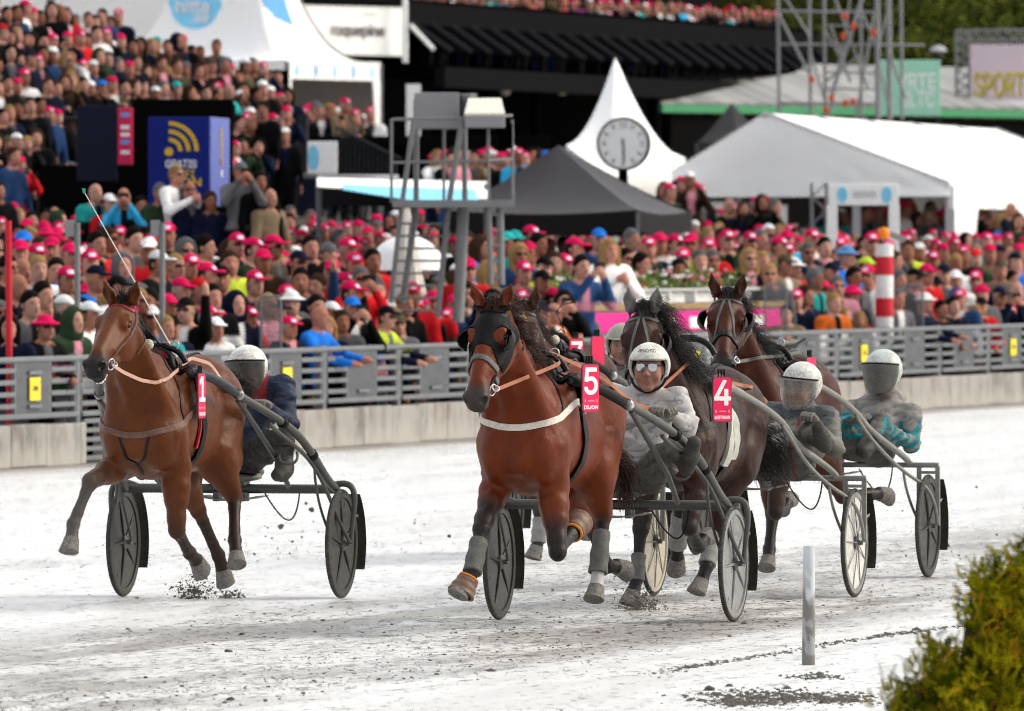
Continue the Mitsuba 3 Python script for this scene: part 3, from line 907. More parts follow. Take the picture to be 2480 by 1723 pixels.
def sulky(team, label, half=.73, style=0, metal='frame_metal', wl=None, seed=1, grip='black_rubber', sides=(-1, 1), y0=0.0):
    rng = np.random.default_rng(seed)
    name = thing('sulky', label, 'sulky', 'racing sulkies')
    M = team.M
    X = AXX
    for s in (-1, 1):
        def S(p):
            q = np.array(p, float); q[:, 1] *= s
            return q
        k = half / .73
        if style == 0:
            sh = spline(S([(.40, .27 + s * y0, 1.475), (.1, .38 + s * y0 * .7, 1.42), (-.15, .44 + s * y0 * .4, 1.35), (-.5, .50 * k, 1.265), (-.85, .575 * k, 1.155), (-1.1, .62 * k, 1.06), (-1.3, .655 * k, .945), (-1.5, .68 * k, .81), (-1.72, .705 * k, .70)]), 50)
            put(name, 'shaft', tube(sh, np.linspace(.021, .029, 50), 12), metal, True, to_world=M)
            put(name, 'shaft_grip', tube(sh[:14], .030, 12), grip, True, to_world=M)
            for q_ in (14, 27, 38):
                put(name, 'shaft_clamp', tube(sh[q_:q_ + 2], .034, 12), 'bit_steel' if q_ == 14 else 'black_rubber', True, to_world=M)
            put(name, 'frame_tube', tube(spline(S([(X, .62 * k, .70), (X - .01, .72 * k, .735), (X - .01, .79 * k, .72), (X - .01, .815 * k, .62), (X, .795 * k, .35)]), 26), np.linspace(.024, .014, 26), 10), metal, True, to_world=M)
            put(name, 'stay', tube(spline(S([(-.70, .55 * k, 1.135), (-1.1, .61 * k, .985), (-1.4, .66 * k, .83), (-1.55, .72 * k, .62), (X + .01, .79 * k, .36)]), 30), np.linspace(.014, .012, 30), 8), metal, True, to_world=M)
            put(name, 'stay', tube(spline(S([(-1.38, .655 * k, .84), (-1.46, .655 * k, .66), (-1.6, .66 * k, .5), (X, .675 * k, .36)]), 18), .009, 8), metal, True, to_world=M)
            put(name, 'foot_bar', tube(S([(-.32, .455 * k, 1.29), (-.75, .46 * k, 1.095), (-1.2, .46 * k, .892), (-1.6, .42 * k, .72)]), .017, 10), metal, True, to_world=M)
            put(name, 'stirrup', tube(spline(S([(-1.04, .52, .93), (-1.0, .56, .88), (-1.0, .62, .88), (-1.06, .63, .95)]), 14), .009, 8), metal, True, to_world=M)
        else:
            sh = spline(S([(.40, .27, 1.42), (0, .36, 1.32), (-.35, .43, 1.22), (-.6, .47, 1.13), (-.95, .50 * k, 1.02), (-1.4, .56 * k, .885), (-1.75, .60 * k, .775)]), 40)
            put(name, 'shaft', tube(sh, np.linspace(.022, .021, 40), 12), metal, True, to_world=M)
            put(name, 'shaft_grip', tube(sh[:8], .026, 12), grip, True, to_world=M)
            put(name, 'stay', tube(spline(S([(-.55, .47, 1.13), (-.8, .50, .99), (-1.2, .58 * k, .82), (-1.5, .67 * k, .69), (-1.62, .74 * k, .62), (X, .80 * k, .36)]), 30), .0125, 8), metal, True, to_world=M)
            put(name, 'stay', tube(spline(S([(-1.42, .63 * k, .73), (-1.5, .64 * k, .58), (X, .675 * k, .36)]), 12), .010, 8), metal, True, to_world=M)
            put(name, 'fork', cat([bx((X, .80 * half / .73 * s, .555), (.022, .03, .40)), bx((X, .665 * half / .73 * s, .555), (.022, .03, .40))]), metal, to_world=M)
            put(name, 'fork_bridge', bx((X, .7325 * k * s, .715), (.03, .11, .02)), metal, to_world=M)
        wheel(name, (X, half * s, .351), M, (wl or {}).get(s, dict(disc='disc_grey', rim='disc_grey')), rng)
        # mudguard behind the wheel
        a = np.linspace(math.radians(128), math.radians(206), 12)
        P = np.stack([np.stack([X + .395 * np.cos(a), np.full(12, half * s + y), .351 + .395 * np.sin(a)], 1) for y in (-.055, 0, .055)], 1)
        put(name, 'mudguard', slab(P, .006), 'mudguard', True, to_world=M)
        put(name, 'mudguard_stay', tube([(X, .80 * k * s, .5), (X - .2, (half + .05) * s, .53), (X - .385, half * s, .5)], .006, 6), metal, True, to_world=M)
    zc = .70 if style == 0 else .765
    put(name, 'crossbar', tube([(X, -.70 * half / .73 - (.1 if style else 0), zc), (X, 0, zc), (X, .70 * half / .73 + (.1 if style else 0), zc)], .030 if style == 0 else .018, 12), metal, True, to_world=M)
    B = Body((X - .3, -.3, .7), (X + .3, .3, .95), .014)
    B.ell((X - .02, 0, zc + .075), (.20, .19, .035), k=.03)
    B.ell((X - .17, 0, zc + .11), (.05, .17, .05), k=.04)
    put(name, 'seat', B.mesh(), 'seat_grey', True, to_world=M)
    for yy in (-.09, .09):
        put(name, 'seat_bracket', cat([bx((X + .02, yy, zc + .035), (.14, .03, .03)), bx((X + .02, yy, zc - .05), (.10, .035, .06))]), metal, to_world=M)
    put(name, 'seat_plate', slab(np.stack([np.stack([np.full(6, x), np.linspace(-.20, .20, 6), zc - .045 - .03 * np.cos(np.linspace(-1.5, 1.5, 6))], 1) for x in (X - .16, X - .05, X + .10)]), .008), 'seat_grey', to_world=M)
    put(name, 'cable', tube(spline([(X, .22, zc - .03), (X - .05, .30, zc - .16), (X - .03, .38, zc - .20), (X, .44, zc - .10), (X, .45, zc)], 24), .005, 6), 'black_rubber', True, to_world=M)
    return name


# ---------------------------------------------------------------- drivers
def hand_mesh(p, fwd, up, side=1, h=.0065, curl=1.0, sc=1.0):
    """A closed glove at p: fwd = the way the knuckles point, up = back of the hand; fingers curl round a rein."""
    f = nrm(fwd); u = nrm(np.asarray(up) - f * (np.asarray(up) @ f)); r = np.cross(f, u) * side
    p = np.asarray(p, float)
    B = Body(p - .13 * sc, p + .13 * sc, h)
    W = lambda a, b, c: p + (f * a + u * b + r * c) * sc
    B.ell(W(-.005, .005, 0), np.array([.050, .022, .044]) * sc, R=np.stack([f, u, r]), k=.012)
    B.cone(W(-.10, -.005, 0), W(-.04, 0, 0), .036 * sc, .034 * sc, k=.02)
    for i, (c, L) in enumerate(((-.034, .9), (-.011, 1.0), (.012, .96), (.034, .8))):
        a0 = W(.040, .006, c)
        a1 = W(.040 + .040 * L * (1 - .35 * curl), .006 - .012 * curl, c)
        a2 = W(.040 + .040 * L * (1 - .30 * curl) + .004, -.028 * curl, c)
        a3 = W(.040 + .012 * L, -.048 * curl, c)
        B.chain([a0, a1, a2, a3], np.array([.0115, .011, .010, .009]) * sc, k=.004)
    B.chain([W(-.02, -.006, -.040), W(.016, -.022, -.056), W(.045, -.036, -.036)], np.array([.014, .0125, .010]) * sc, k=.008)
    return B.mesh()


def driver(team, sp):
    rng = np.random.default_rng(sp.get('seed', 5))
    M = team.M
    J = {k: np.array(v, float) for k, v in sp['j'].items()}
    name = thing('person', sp['label'], 'person', 'sulky drivers')
    allp = np.array(list(J.values()))
    B = Body(allp.min(0) - .25, allp.max(0) + .25, .0125)
    su, pa, sk, bo = (np.array(sp[k], float) for k in ('suit', 'pants', 'skin', 'boot'))
    pv, ch, nk, hc = J['pelvis'], J['chest'], J['neck'], J['head']
    upt = nrm(ch - pv)
    lft = nrm(J['sl'] - J['sr'])
    fw = np.cross(lft, upt)
    R = np.stack([fw, lft, upt])
    B.ell(pv, (.15, .19, .13), R=R, k=.06, col=pa)
    B.ell((pv + ch) / 2 + fw * .03, (.15, .18, .22), R=R, k=.07, col=su)
    B.ell(ch + fw * .02, (.14, .20, .20), R=R, k=.06, col=su)
    B.cone(J['sr'] - upt * .02, J['sl'] - upt * .02, .085, .085, k=.06, col=su)
    B.cone(ch + upt * .14, nk, .11, .07, k=.05, col=su)
    B.cone(nk - upt * .02, nk + nrm(hc - nk) * .05, .068, .062, k=.02, col=sp.get('collar', su))
    for a in 'rl':
        B.chain([J['s' + a], J['e' + a], J['h' + a]], [.082, .062, .046], k=.04, col=sp.get('sleeve_' + a, su))
        B.cone(J['s' + a], (J['s' + a] + J['e' + a]) / 2, .08, .074, k=.04, col=sp.get('sleeve_' + a, su))
        hp = pv + lft * (.10 if a == 'l' else -.10) - upt * .02
        B.chain([hp, (hp + J['k' + a]) / 2, J['k' + a]], [.115, .10, .076], k=.05, col=pa)
        mid = J['k' + a] * .6 + J['a' + a] * .4
        B.chain([J['k' + a], mid, J['a' + a]], [.074, .066, .05], k=.04, col=pa)
    # head and face
    yaw, pit, rol = sp.get('face', (0, 0, 0))
    Rf = rotm(yaw, pit, rol)
    fx, fy, fz = Rf.T
    hsc = 1.07
    H = lambda a, b, c: hc + (fx * a + fy * b + fz * c) * hsc
    e = lambda c, r, **kw: B.ell(c, np.array(r) * hsc, R=Rf.T, **kw)
    e(hc, (.098, .078, .112), k=.02, col=sk)
    e(H(.03, 0, -.065), (.062, .058, .062), k=.03, col=sk)
    e(H(.075, 0, -.105), (.022, .030, .020), k=.02, col=sk)
    B.cone(nk, H(-.01, 0, -.07), .056, .058, k=.03, col=sk)
    D0 = B.D
    # cloth folds
    ax = [B.lo[k] + np.arange(B.n[k]) * B.h for k in range(3)]
    near = np.argwhere(np.abs(B.D) < .035)
    P = B.lo + near * B.h
    d = np.linalg.norm(P - hc, axis=1)
    f1 = meshkit.fbm(P * (7, 7, 17) + meshkit.fbm(P * 4, 2, 4)[:, None] * 2.5, 2, 9)
    fold = (.5 - np.abs(f1 - .5) * 2) * .034 * np.clip((d - .13) / .06, 0, 1)
    B.D[tuple(near.T)] += fold.astype(np.float32)
    v, f = B.mesh()
    # a finer head
    Hb = Body(hc - .16, hc + .16, .006)
    main, B = B, Hb
    e(hc, (.098, .078, .112), k=.02, col=sk)
    e(H(.03, 0, -.065), (.062, .058, .062), k=.03, col=sk)
    e(H(.075, 0, -.105), (.022, .030, .020), k=.02, col=sk)
    B.cone(H(.088, 0, .018), H(.116, 0, -.026), .010, .015, k=.014, col=sk * (1, .85, .8))
    for s in (-1, 1):
        e(H(.110, s * .014, -.030), (.010, .009, .008), k=.008, col=sk)
        e(H(.094, s * .032, .016), (.016, .019, .013), k=.008, sub=True)
        e(H(.082, s * .032, .015), (.014, .016, .013), k=.006, col=(.10, .09, .08))
        B.cone(H(.088, s * .012, .040), H(.078, s * .052, .040), .008, .006, k=.012, col=sk * .5)
        e(H(.068, s * .050, -.035), (.03, .022, .03), k=.02, col=sk * (1.1, .9, .9))
        e(H(-.005, s * .082, -.005), (.022, .010, .034), k=.008, col=sk)
    e(H(.093, 0, -.058), (.014, .026, .008), k=.008, col=sk * (.9, .55, .5))
    e(H(.090, 0, -.073), (.013, .022, .008), k=.008, col=sk * (.9, .55, .5))
    B.cone(H(.11, -.022, -.065), H(.11, .022, -.065), .0035, .0035, k=.004, sub=True)
    B.cone(nk, H(-.01, 0, -.07), .056, .058, k=.03, col=sk)
    hv, hf = Hb.mesh()

    def paint(v, Bd, amt):
        c = Bd.colors(v, .010)
        if sp.get('paint') and Bd is main:
            c = sp['paint'](v, c, J)
        n = meshkit.fbm(v * 16, 3, 2)[:, None]; n2 = meshkit.fbm(v * 120, 2, 3)[:, None]
        mc = np.array(sp.get('mudcol', (.20, .195, .18)))
        if Bd is main:      # fold shade painted into the suit and mud colours, darkest along the creases
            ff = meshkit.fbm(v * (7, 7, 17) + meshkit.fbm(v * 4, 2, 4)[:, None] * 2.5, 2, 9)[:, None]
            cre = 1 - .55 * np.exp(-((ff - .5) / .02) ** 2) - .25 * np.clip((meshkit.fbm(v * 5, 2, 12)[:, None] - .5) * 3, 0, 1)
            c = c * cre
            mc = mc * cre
        m = np.clip((n * .35 + n2 * .65 - .5) * 2.6 + amt, 0, 1) * sp.get('mudmax', .8)
        return (c * (1 - m) + mc * m) * (.8 + .4 * n)
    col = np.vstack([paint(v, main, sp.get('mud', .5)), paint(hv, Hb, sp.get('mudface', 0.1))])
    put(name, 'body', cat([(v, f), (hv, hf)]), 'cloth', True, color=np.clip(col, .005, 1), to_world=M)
    # helmet: dome with a turned-in rim and a peak
    hb = Body(hc - .2, hc + .2, .0075)
    q = lambda a, b, c: H(a - .008, b, c + .028)
    hb.ell(q(0, 0, 0), np.array((.140, .118, .128)) * hsc, R=Rf.T, k=.01)
    ax = np.stack(np.meshgrid(*[hb.lo[k] + np.arange(hb.n[k]) * hb.h for k in range(3)], indexing='ij'), -1)
    loc = (ax - hc) @ Rf / hsc
    low = np.where(loc[..., 0] > .02, .050 - loc[..., 2], np.maximum(-.075 - loc[..., 2], (.050 - loc[..., 2]) * .0 + -.2))
    low = np.maximum(-.080 - loc[..., 2], np.minimum(.056 - loc[..., 2], loc[..., 0] - .035 + .25 * np.clip(.05 - loc[..., 2], 0, 1) * .6))
    inner = np.linalg.norm((loc - (-.008, 0, .020)) / (.118, .098, .115), axis=-1) - 1
    hb.D = np.maximum(np.maximum(hb.D, low), -inner * .09).astype(np.float32)
    hv, hf = hb.mesh()
    n = meshkit.fbm(hv * 130, 2, 8)[:, None]; n0 = meshkit.fbm(hv * 18, 2, 18)[:, None]
    m = np.clip((n - .5) * 3 + .42 + (n0 - .5) * 2 + np.clip(-(((hv - hc) @ Rf)[:, 2:3] - .10) * 5, -.3, .45), 0, 1) * sp.get('hmud', .8)
    hcol = np.array(sp.get('helmet', (.62, .62, .58)))
    base = np.repeat([hcol], len(hv), 0)
    if sp.get('hpaint'):
        base = sp['hpaint']((hv - hc) @ Rf, base)
    col = base * (1 - m) + np.array((.24, .235, .21)) * m
    hk = thing_part(name, 'helmet')
    put(hk, 'shell', (hv, hf), 'helmet', True, color=np.clip(col, .01, 1), to_world=M)
    if sp.get('peak'):
        a = np.linspace(-1.05, 1.05, 15)
        P = np.stack([np.stack([H(.108 * math.cos(t) + e0 * math.cos(t) * .9 - .008, .112 * math.sin(t), .066 - e0 * .28) for t in a]) for e0 in (0, .018, .036)])
        put(hk, 'peak', slab(P, .007), 'helmet_plain', True, to_world=M)
    for s in (-1, 1):
        put(hk, 'chin_strap', strap(None, [H(.0, s * .098, -.02), H(.045, s * .075, -.09), H(.06, 0, -.128)], .016, .003, fit=False, side=fx), 'black_rubber', to_world=M)
    if sp.get('visor'):
        a = np.linspace(-1.4, 1.4, 25); z = np.linspace(.075, -.125, 11)
        P = np.stack([np.stack([H((.150 - .02 * ((.075 - zz) / .19) ** 2) * math.cos(t) - .008, (.130 - .022 * ((.075 - zz) / .2) ** 2) * math.sin(t), zz - .02 * (1 - math.cos(t)) + .055 * ((.075 - zz) / .2) ** 2 * (1 - math.cos(t))) for t in a * (1 - .22 * ((.075 - zz) / .2) ** 2)]) for zz in z])
        put(hk, 'visor', grid(P), sp['visor'], True, to_world=M)
        put(hk, 'visor_rim', tube([H(.152 * math.cos(t) - .008, .128 * math.sin(t), .075 - .02 * (1 - math.cos(t))) for t in a], .0065, 6), 'black_rubber', True, to_world=M)
    if sp.get('glasses'):
        g = thing_part(name, 'sunglasses')
        for s in (-1, 1):
            pts = [H(.108 - .010 * abs(y) / .05, s * y, z) for y, z in ((.008, .030), (.030, .034), (.058, .030), (.060, .008), (.046, -.010), (.022, -.010), (.010, .004))]
            ctr = np.mean(pts, 0) + fx * .004
            n = len(pts)
            put(g, 'lens', (np.vstack([pts, [ctr]]), np.array([[i, (i + 1) % n, n] for i in range(n)])), 'mirror_lens', True, to_world=M)
            put(g, 'temple', tube([H(.100, s * .060, .026), H(.02, s * .088, .024)], .003, 5), 'black_rubber', True, to_world=M)
        put(g, 'bridge', tube([H(.110, -.012, .028), H(.110, .012, .028)], .003, 5), 'frame_metal', True, to_world=M)
    for a, s in (('r', 1), ('l', -1)):
        w = J['h' + a]; el = J['e' + a]
        put(name, 'glove', hand_mesh(w + nrm(w - el) * .07, nrm(w - el), np.array([0.3, 0, 1.0]), s), sp.get('glove', 'glove_grey'), True, to_world=M)
        # boots
        k, an, to = J['k' + a], J['a' + a], J['t' + a]
        Bb = Body(np.minimum(an, to) - .22, np.maximum(an, to) + .22, .010)
        heel = an + nrm(an - k) * .075 - nrm(to - an) * .045
        Bb.cone(an - nrm(an - k) * .13, an, .062, .055, k=.03)
        Bb.chain([heel, (heel + to) / 2, to], [.044, .046, .042], k=.03)
        Bb.cone(an, (heel + to) / 2, .054, .046, k=.03)
        put(name, 'boot', Bb.mesh(), sp.get('bootm', 'boot_mud'), True, to_world=M)
    if sp.get('lettering'):
        txt, m, hgt, zz, wdt = sp['lettering']
        tm = meshkit.text_mesh(txt, hgt, .002, True)
        tv = np.array(tm.vertices); tv[:, 0] -= tv[:, 0].max() / 2
        tv[:, 0] *= wdt / (tv[:, 0].max() - tv[:, 0].min())
        th = tv[:, 0] / .118
        zc = zz + tv[:, 1]
        rr = np.sqrt(np.clip(1 - ((zc - .028) / .128) ** 2, .01, 1))
        P = np.stack([(.140 * rr + .0005 + tv[:, 2]) * np.cos(th) - .008, (.118 * rr + .0005 + tv[:, 2]) * np.sin(th) , zc], 1)
        put(hk, 'lettering', (hc + P @ Rf.T * hsc, tm.faces), m, to_world=M)
    return name
# ---------------------------------------------------------------- harness
def ring(c, n, R=.034, r=.0055, k=18):
    a, b = frame(n)
    P = np.asarray(c) + R * (np.cos(np.linspace(0, 2 * np.pi, k + 1))[:, None] * a + np.sin(np.linspace(0, 2 * np.pi, k + 1))[:, None] * b)
    return tube(P, r, 6, cap=False)


def mirror(pts):
    p = np.array(pts, float); p[:, 1] *= -1
    return p


def cup(c, out, fwd, up, R=.07):
    """A blinker: half a bowl standing beside the eye, open to the front."""
    o, f, u = nrm(out), nrm(fwd), nrm(up)
    th = np.linspace(-1.25, 1.25, 15)
    rows = []
    for ps in np.linspace(.50, -1.1, 8):
        rows.append(np.stack([c + R * (np.cos(t) * (o * math.cos(ps) * 1.05 + f * math.sin(ps)) + u * math.sin(t) * 1.1) for t in th]))
    return slab(np.stack(rows), .005)


def plate(name, M, c, nor, num, sub, marks, h=.285, w=.135):
    """Race number plate on the shaft: rim, red face, digit and name."""
    n = nrm(nor); up = nrm(np.array([0, 0, 1.0]) - n * n[2]); ex = np.cross(up, n)
    def rr(w, h, r):
        return sbox(-w / 2 + r, -h / 2 + r, w / 2 - r, h / 2 - r).buffer(r, 6)
    k = thing_part(name, 'number_plate')
    put(k, 'rim', extr(rr(w, h, .025), .006, np.asarray(c) - n * .006, ex, up), 'plate_rim', to_world=M)
    put(k, 'face', extr(rr(w - .010, h - .010, .021), .003, c, ex, up), 'plate_red', to_world=M)
    if num:
        put(k, 'digit', text_at(num, .150, c + up * .042 + n * .003, ex, up, .0025, True), 'print_white', to_world=M)
    if sub:
        put(k, 'lettering', text_at(sub, .020, c - up * .112 + n * .003, ex, up, .002, True, width=w * .8), 'print_white', to_world=M)
        put(k, 'mark', cat([extr(sbox(-.004, -.009, .004, .009), .002, c - up * .074 + ex * s * .045 + n * .003, ex, up) for s in (-1, 1)] +
            [extr(sbox(-.024, -.003, .024, .003), .002, c - up * .074 + n * .003, ex, up)]), 'print_soft', to_world=M)
    for dx in (-.02, 0, .02):
        put(k, 'clip', tube([c + ex * dx - n * .012 + up * (h / 2 - .02), c + ex * dx - n * .012 + up * (h / 2 + .045)], .007, 6), 'black_rubber', to_world=M)
    return k


def bridle(H, mat='leather_black', brow=None, nose=None, face_x=False, rein=None, bit=True, cheek=.020):
    hd, Hb, M, name = H['hd'], H['Hb'], H['M'], H['name']
    hx, hy, hz = H['Rh'].T
    for s in (-1, 1):
        put(name, 'cheek_strap', strap(Hb, [hd(-.045, s * .085, -.005), hd(.03, s * .11, -.03), hd(.15, s * .11, -.05), hd(.33, s * .085, -.065), hd(.465, s * .066, -.075)], cheek, .006), mat, to_world=M)
        put(name, 'throat_strap', strap(Hb, [hd(-.03, s * .09, -.02), hd(.0, s * .11, -.10), hd(.05, s * .09, -.19), hd(.06, 0, -.22)], .016, .005), mat, to_world=M)
        if bit:
            bc = Hb.onto([hd(.475, s * .07, -.082)], .012)[0]
            put(name, 'bit_ring', ring(bc, hy * s + hx * .35), 'bit_steel', True, to_world=M)
            put(name, 'bit_ring', ring(bc + hy * s * .012 - hx * .02 - hz * .01, hy * s * .6 + hz, .02, .005), 'bit_steel', True, to_world=M)
    put(name, 'browband', strap(Hb, [hd(-.01, -.11, .0), hd(.03, -.085, .05), hd(.035, 0, .08), hd(.03, .085, .05), hd(-.01, .11, .0)], .026 if brow else .02, .006), brow or mat, to_world=M)
    put(name, 'crown_strap', strap(Hb, [hd(-.05, -.09, 0), hd(-.07, 0, .06), hd(-.05, .09, 0)], .025, .006), mat, to_world=M)
    if nose:
        for s in (-1, 1):
            put(name, 'noseband', strap(Hb, [hd(.345, 0, .06), hd(.35, s * .05, .035), hd(.365, s * .075, -.03), hd(.38, s * .06, -.10), hd(.385, 0, -.15)], nose[1], .010), nose[0], True, to_world=M)
    if face_x:
        for s in (-1, 1):
            put(name, 'face_strap', strap(Hb, [hd(-.03, s * .012, .075), hd(.08, s * .012, .08), hd(.16, s * .028, .07), hd(.30, s * .062, .03), hd(.37, s * .07, -.02)], .017, .006), mat, to_world=M)


def harness(H, mat='leather_black', collar='leather_brown', pad='leather_black', edge=None, felt=None, cz=0.0, martingale=True):
    B, M, name, W = H['B'], H['M'], H['name'], H['W']
    y = W[1]
    L = lambda pts: np.array(pts, float) + (0, y, 0)
    put(name, 'breast_collar', strap(B, L([(.12, -.3, 1.33), (.40, -.32, 1.25 + cz), (.62, -.26, 1.16 + cz), (.78, -.1, 1.095 + cz), (.80, .0, 1.085 + cz), (.78, .1, 1.095 + cz), (.62, .26, 1.15 + cz), (.40, .32, 1.23 + cz), (.12, .3, 1.31)]), .038, .009, n=60), collar, to_world=M)
    for s in (-1, 1):
        put(name, 'neck_strap', strap(B, L([(.36, s * .02, 1.60), (.44, s * .16, 1.48), (.52, s * .25, 1.30), (.56, s * .28, 1.17 + cz)]), .020, .005), mat, to_world=M)
    put(name, 'girth', strap(B, L([(.17, -.1, .8), (.18, -.28, .95), (.20, -.3, 1.25), (.22, -.17, 1.52), (.22, 0, 1.62), (.22, .17, 1.52), (.20, .3, 1.25), (.18, .28, .95), (.17, .1, .8)]), .055, .010, .008, n=60), mat, to_world=M)
    put(name, 'saddle_pad', strap(B, L([(.20, -.27, 1.36), (.22, -.15, 1.53), (.22, 0, 1.62), (.22, .15, 1.53), (.20, .27, 1.36)]), .17, .028, .002, n=36), pad, to_world=M)
    put(name, 'back_strap', strap(B, L([(.20, 0, 1.62), (-.1, 0, 1.58), (-.45, 0, 1.60), (-.75, 0, 1.52), (-.88, 0, 1.42)]), .03, .006, .004, n=40), mat, to_world=M)
    z2 = B.onto(L([(.24, 0, 1.62)]))[0][2] + .06
    cr = [H['hd'](-.06, 0, .075), (H['hd'](-.06, 0, .075) + L([(.24, 0, z2)])[0]) / 2 + np.array([0, 0, -.01]), L([(.24, 0, z2)])[0]]
    put(name, 'overcheck', tube(spline(cr, 16), .006, 6), mat, to_world=M)
    zt = B.onto(L([(.21, 0, 1.64)]))[0][2] + .04
    put(name, 'saddle', cat([tube(spline(L([(.21, -.17, zt - .10), (.21, -.09, zt - .015), (.21, 0, zt), (.21, .09, zt - .015), (.21, .17, zt - .10)]), 14), .020, 8), cbx(L([(.20, 0, zt + .012)])[0], (.07, .10, .022), None, .008)]), mat, 40, to_world=M)
    for s in (-1, 1):
        put(name, 'loop_strap', strap(B, L([(.20, s * .10, 1.64), (.20, s * .22, 1.53), (.20, s * .32, 1.42)]), .032, .006, .030, n=16), mat, to_world=M)
    if edge:
        put(name, 'pad_edge', strap(B, L([(.27, -.26, 1.40), (.30, 0, 1.62), (.29, .15, 1.50), (.27, .27, 1.36), (.255, .30, 1.15), (.25, .28, .98)]), .026, .012, .008, n=40), edge, to_world=M)
    if felt:
        for dx, z1 in ((.06, .86), (-.03, .92)):
            put(name, 'felt_pad', strap(B, L([(.24 + dx, 0, 1.62), (.23 + dx, .16, 1.50), (.21 + dx, .29, 1.26), (.18 + dx, .30, 1.05), (.17 + dx, .27, z1)]), .10, .024, .004, n=40), felt, 40, to_world=M)
    if martingale:
        for s in (-1, 1):
            put(name, 'martingale', strap(B, L([(.76, s * .10, 1.11 + cz), (.74, s * .07, .98), (.70, s * .01, .86), (.60, 0, .80)]), .016, .005), mat, to_world=M)
    for s in (-1, 1):
        put(name, 'terret', ring(np.array([.22, y + s * .10, B.onto(L([(.22, s * .10, 1.62)]))[0][2] + .065]), (1, 0, 0), .026, .005), 'bit_steel', True, to_world=M)


def rein(H, pts, mat, w=.022):
    pts = np.array(pts, float)
    seg = [pts[i] + (pts[i + 1] - pts[i]) * np.linspace(0, 1, 16, endpoint=False)[:, None] for i in range(len(pts) - 1)]
    P = np.vstack(seg + [pts[-1:]])
    for _ in range(5):
        P[1:-1] = (P[:-2] + 2 * P[1:-1] + P[2:]) / 4
    tc = np.array([.955, .26, .03]) * .012
    for b in (H['Hb'], H['B']):
        for _ in range(40):
            inside = np.all((P > b.lo + .02) & (P < b.lo + (b.n - 1) * b.h - .02), axis=1)
            low = inside & (b.value(P) < .020)
            low[:2] = False
            if not low.any():
                break
            P[low] += tc
    for _ in range(3):
        P[1:-1] = (P[:-2] + 2 * P[1:-1] + P[2:]) / 4
    put(H['name'], 'rein', strap(None, P, w, .004, n=len(P) * 2, fit=False, side=np.array([.35, .94, 0])), mat, to_world=H['M'])
# ---------------------------------------------------------------- railing and low concrete wall
pr('galv', proc(lambda p, n, uv: mix((.118, .126, .136), (.165, .175, .186), fbm(p.x * 3, p.y * 3, p.z * 9))), .5, .5)
pr('galv_dark', proc(lambda p, n, uv: mix((.10, .105, .11), (.14, .145, .15), fbm(p.x * 3, p.y * 3, p.z * 9))), .55, .5)
pr('sticker_yellow', (.72, .58, .03), .5, .4)


def conc(p, n, uv):
    s, c = along(p)
    run = fbm(s * 5, p.z * .8, 3, 4) * .7 + fbm(s * 18, p.z * 9, 1, 3) * .3
    tone = cell_rand(s / 1.2, 1, 2)
    col = mix((.31, .30, .285), (.185, .172, .16), dr.clip(smoothstep(.46, .66, run) * .9 + (tone - .5) * .55, 0, 1))
    rust = smoothstep(.58, .74, fbm(s * 4 + 40, p.z * .7, 9, 3)) * smoothstep(.05, .45, p.z)
    col = mix(col, (.19, .12, .09), rust * .6)
    pale = smoothstep(.30, .05, p.z + (fbm(s * 4, 1, 1) - .5) * .3)
    return mix(col, (.40, .385, .36), pale * .6)


pr('concrete', proc(conc), .8, .3)
AX = np.stack([FD, FN, UP])
s_of = lambda u: (fence_pt(u) - FP0) @ FD
HTOP = 1.115; HBOT = .485; PW = 3.1
wall = thing('concrete_wall', 'low stained concrete block wall along the far side of the track', 'wall')
rail = thing('railing', 'grey steel railing with slats and ribbed panels on the low wall', 'railing')
S0 = s_of(202)
gate0, gate1 = s_of(210), s_of(250)
P = lambda s, p, z: FP0 + FD * s + FN * p + UP * z
s = s_of(-60)
k = 0
while s < s_of(2560):
    w = 1.2
    e = s + w
    if not (s < gate1 and e > gate0):
        put(wall, 'block', cbx(P((s + e) / 2, .12, .215 + .006 * math.sin(k * 2.3)), (w - .016, .24 + .008 * math.sin(k * 1.7), .43), AX, .012), 'concrete', to_world=None)
    elif s < gate0 - .1:
        put(wall, 'block', cbx(P((s + gate0) / 2, .12, .215), (gate0 - s - .016, .24, .43), AX, .012), 'concrete')
    elif e > gate1 + .1:
        put(wall, 'block', cbx(P((gate1 + e) / 2, .12, .215), (e - gate1 - .016, .24, .43), AX, .012), 'concrete')
    s = e; k += 1
put(wall, 'footing', bx(P((s_of(-60) + s_of(2560)) / 2, .13, -.02), (s_of(2560) - s_of(-60), .2, .05), AX), 'galv_dark')
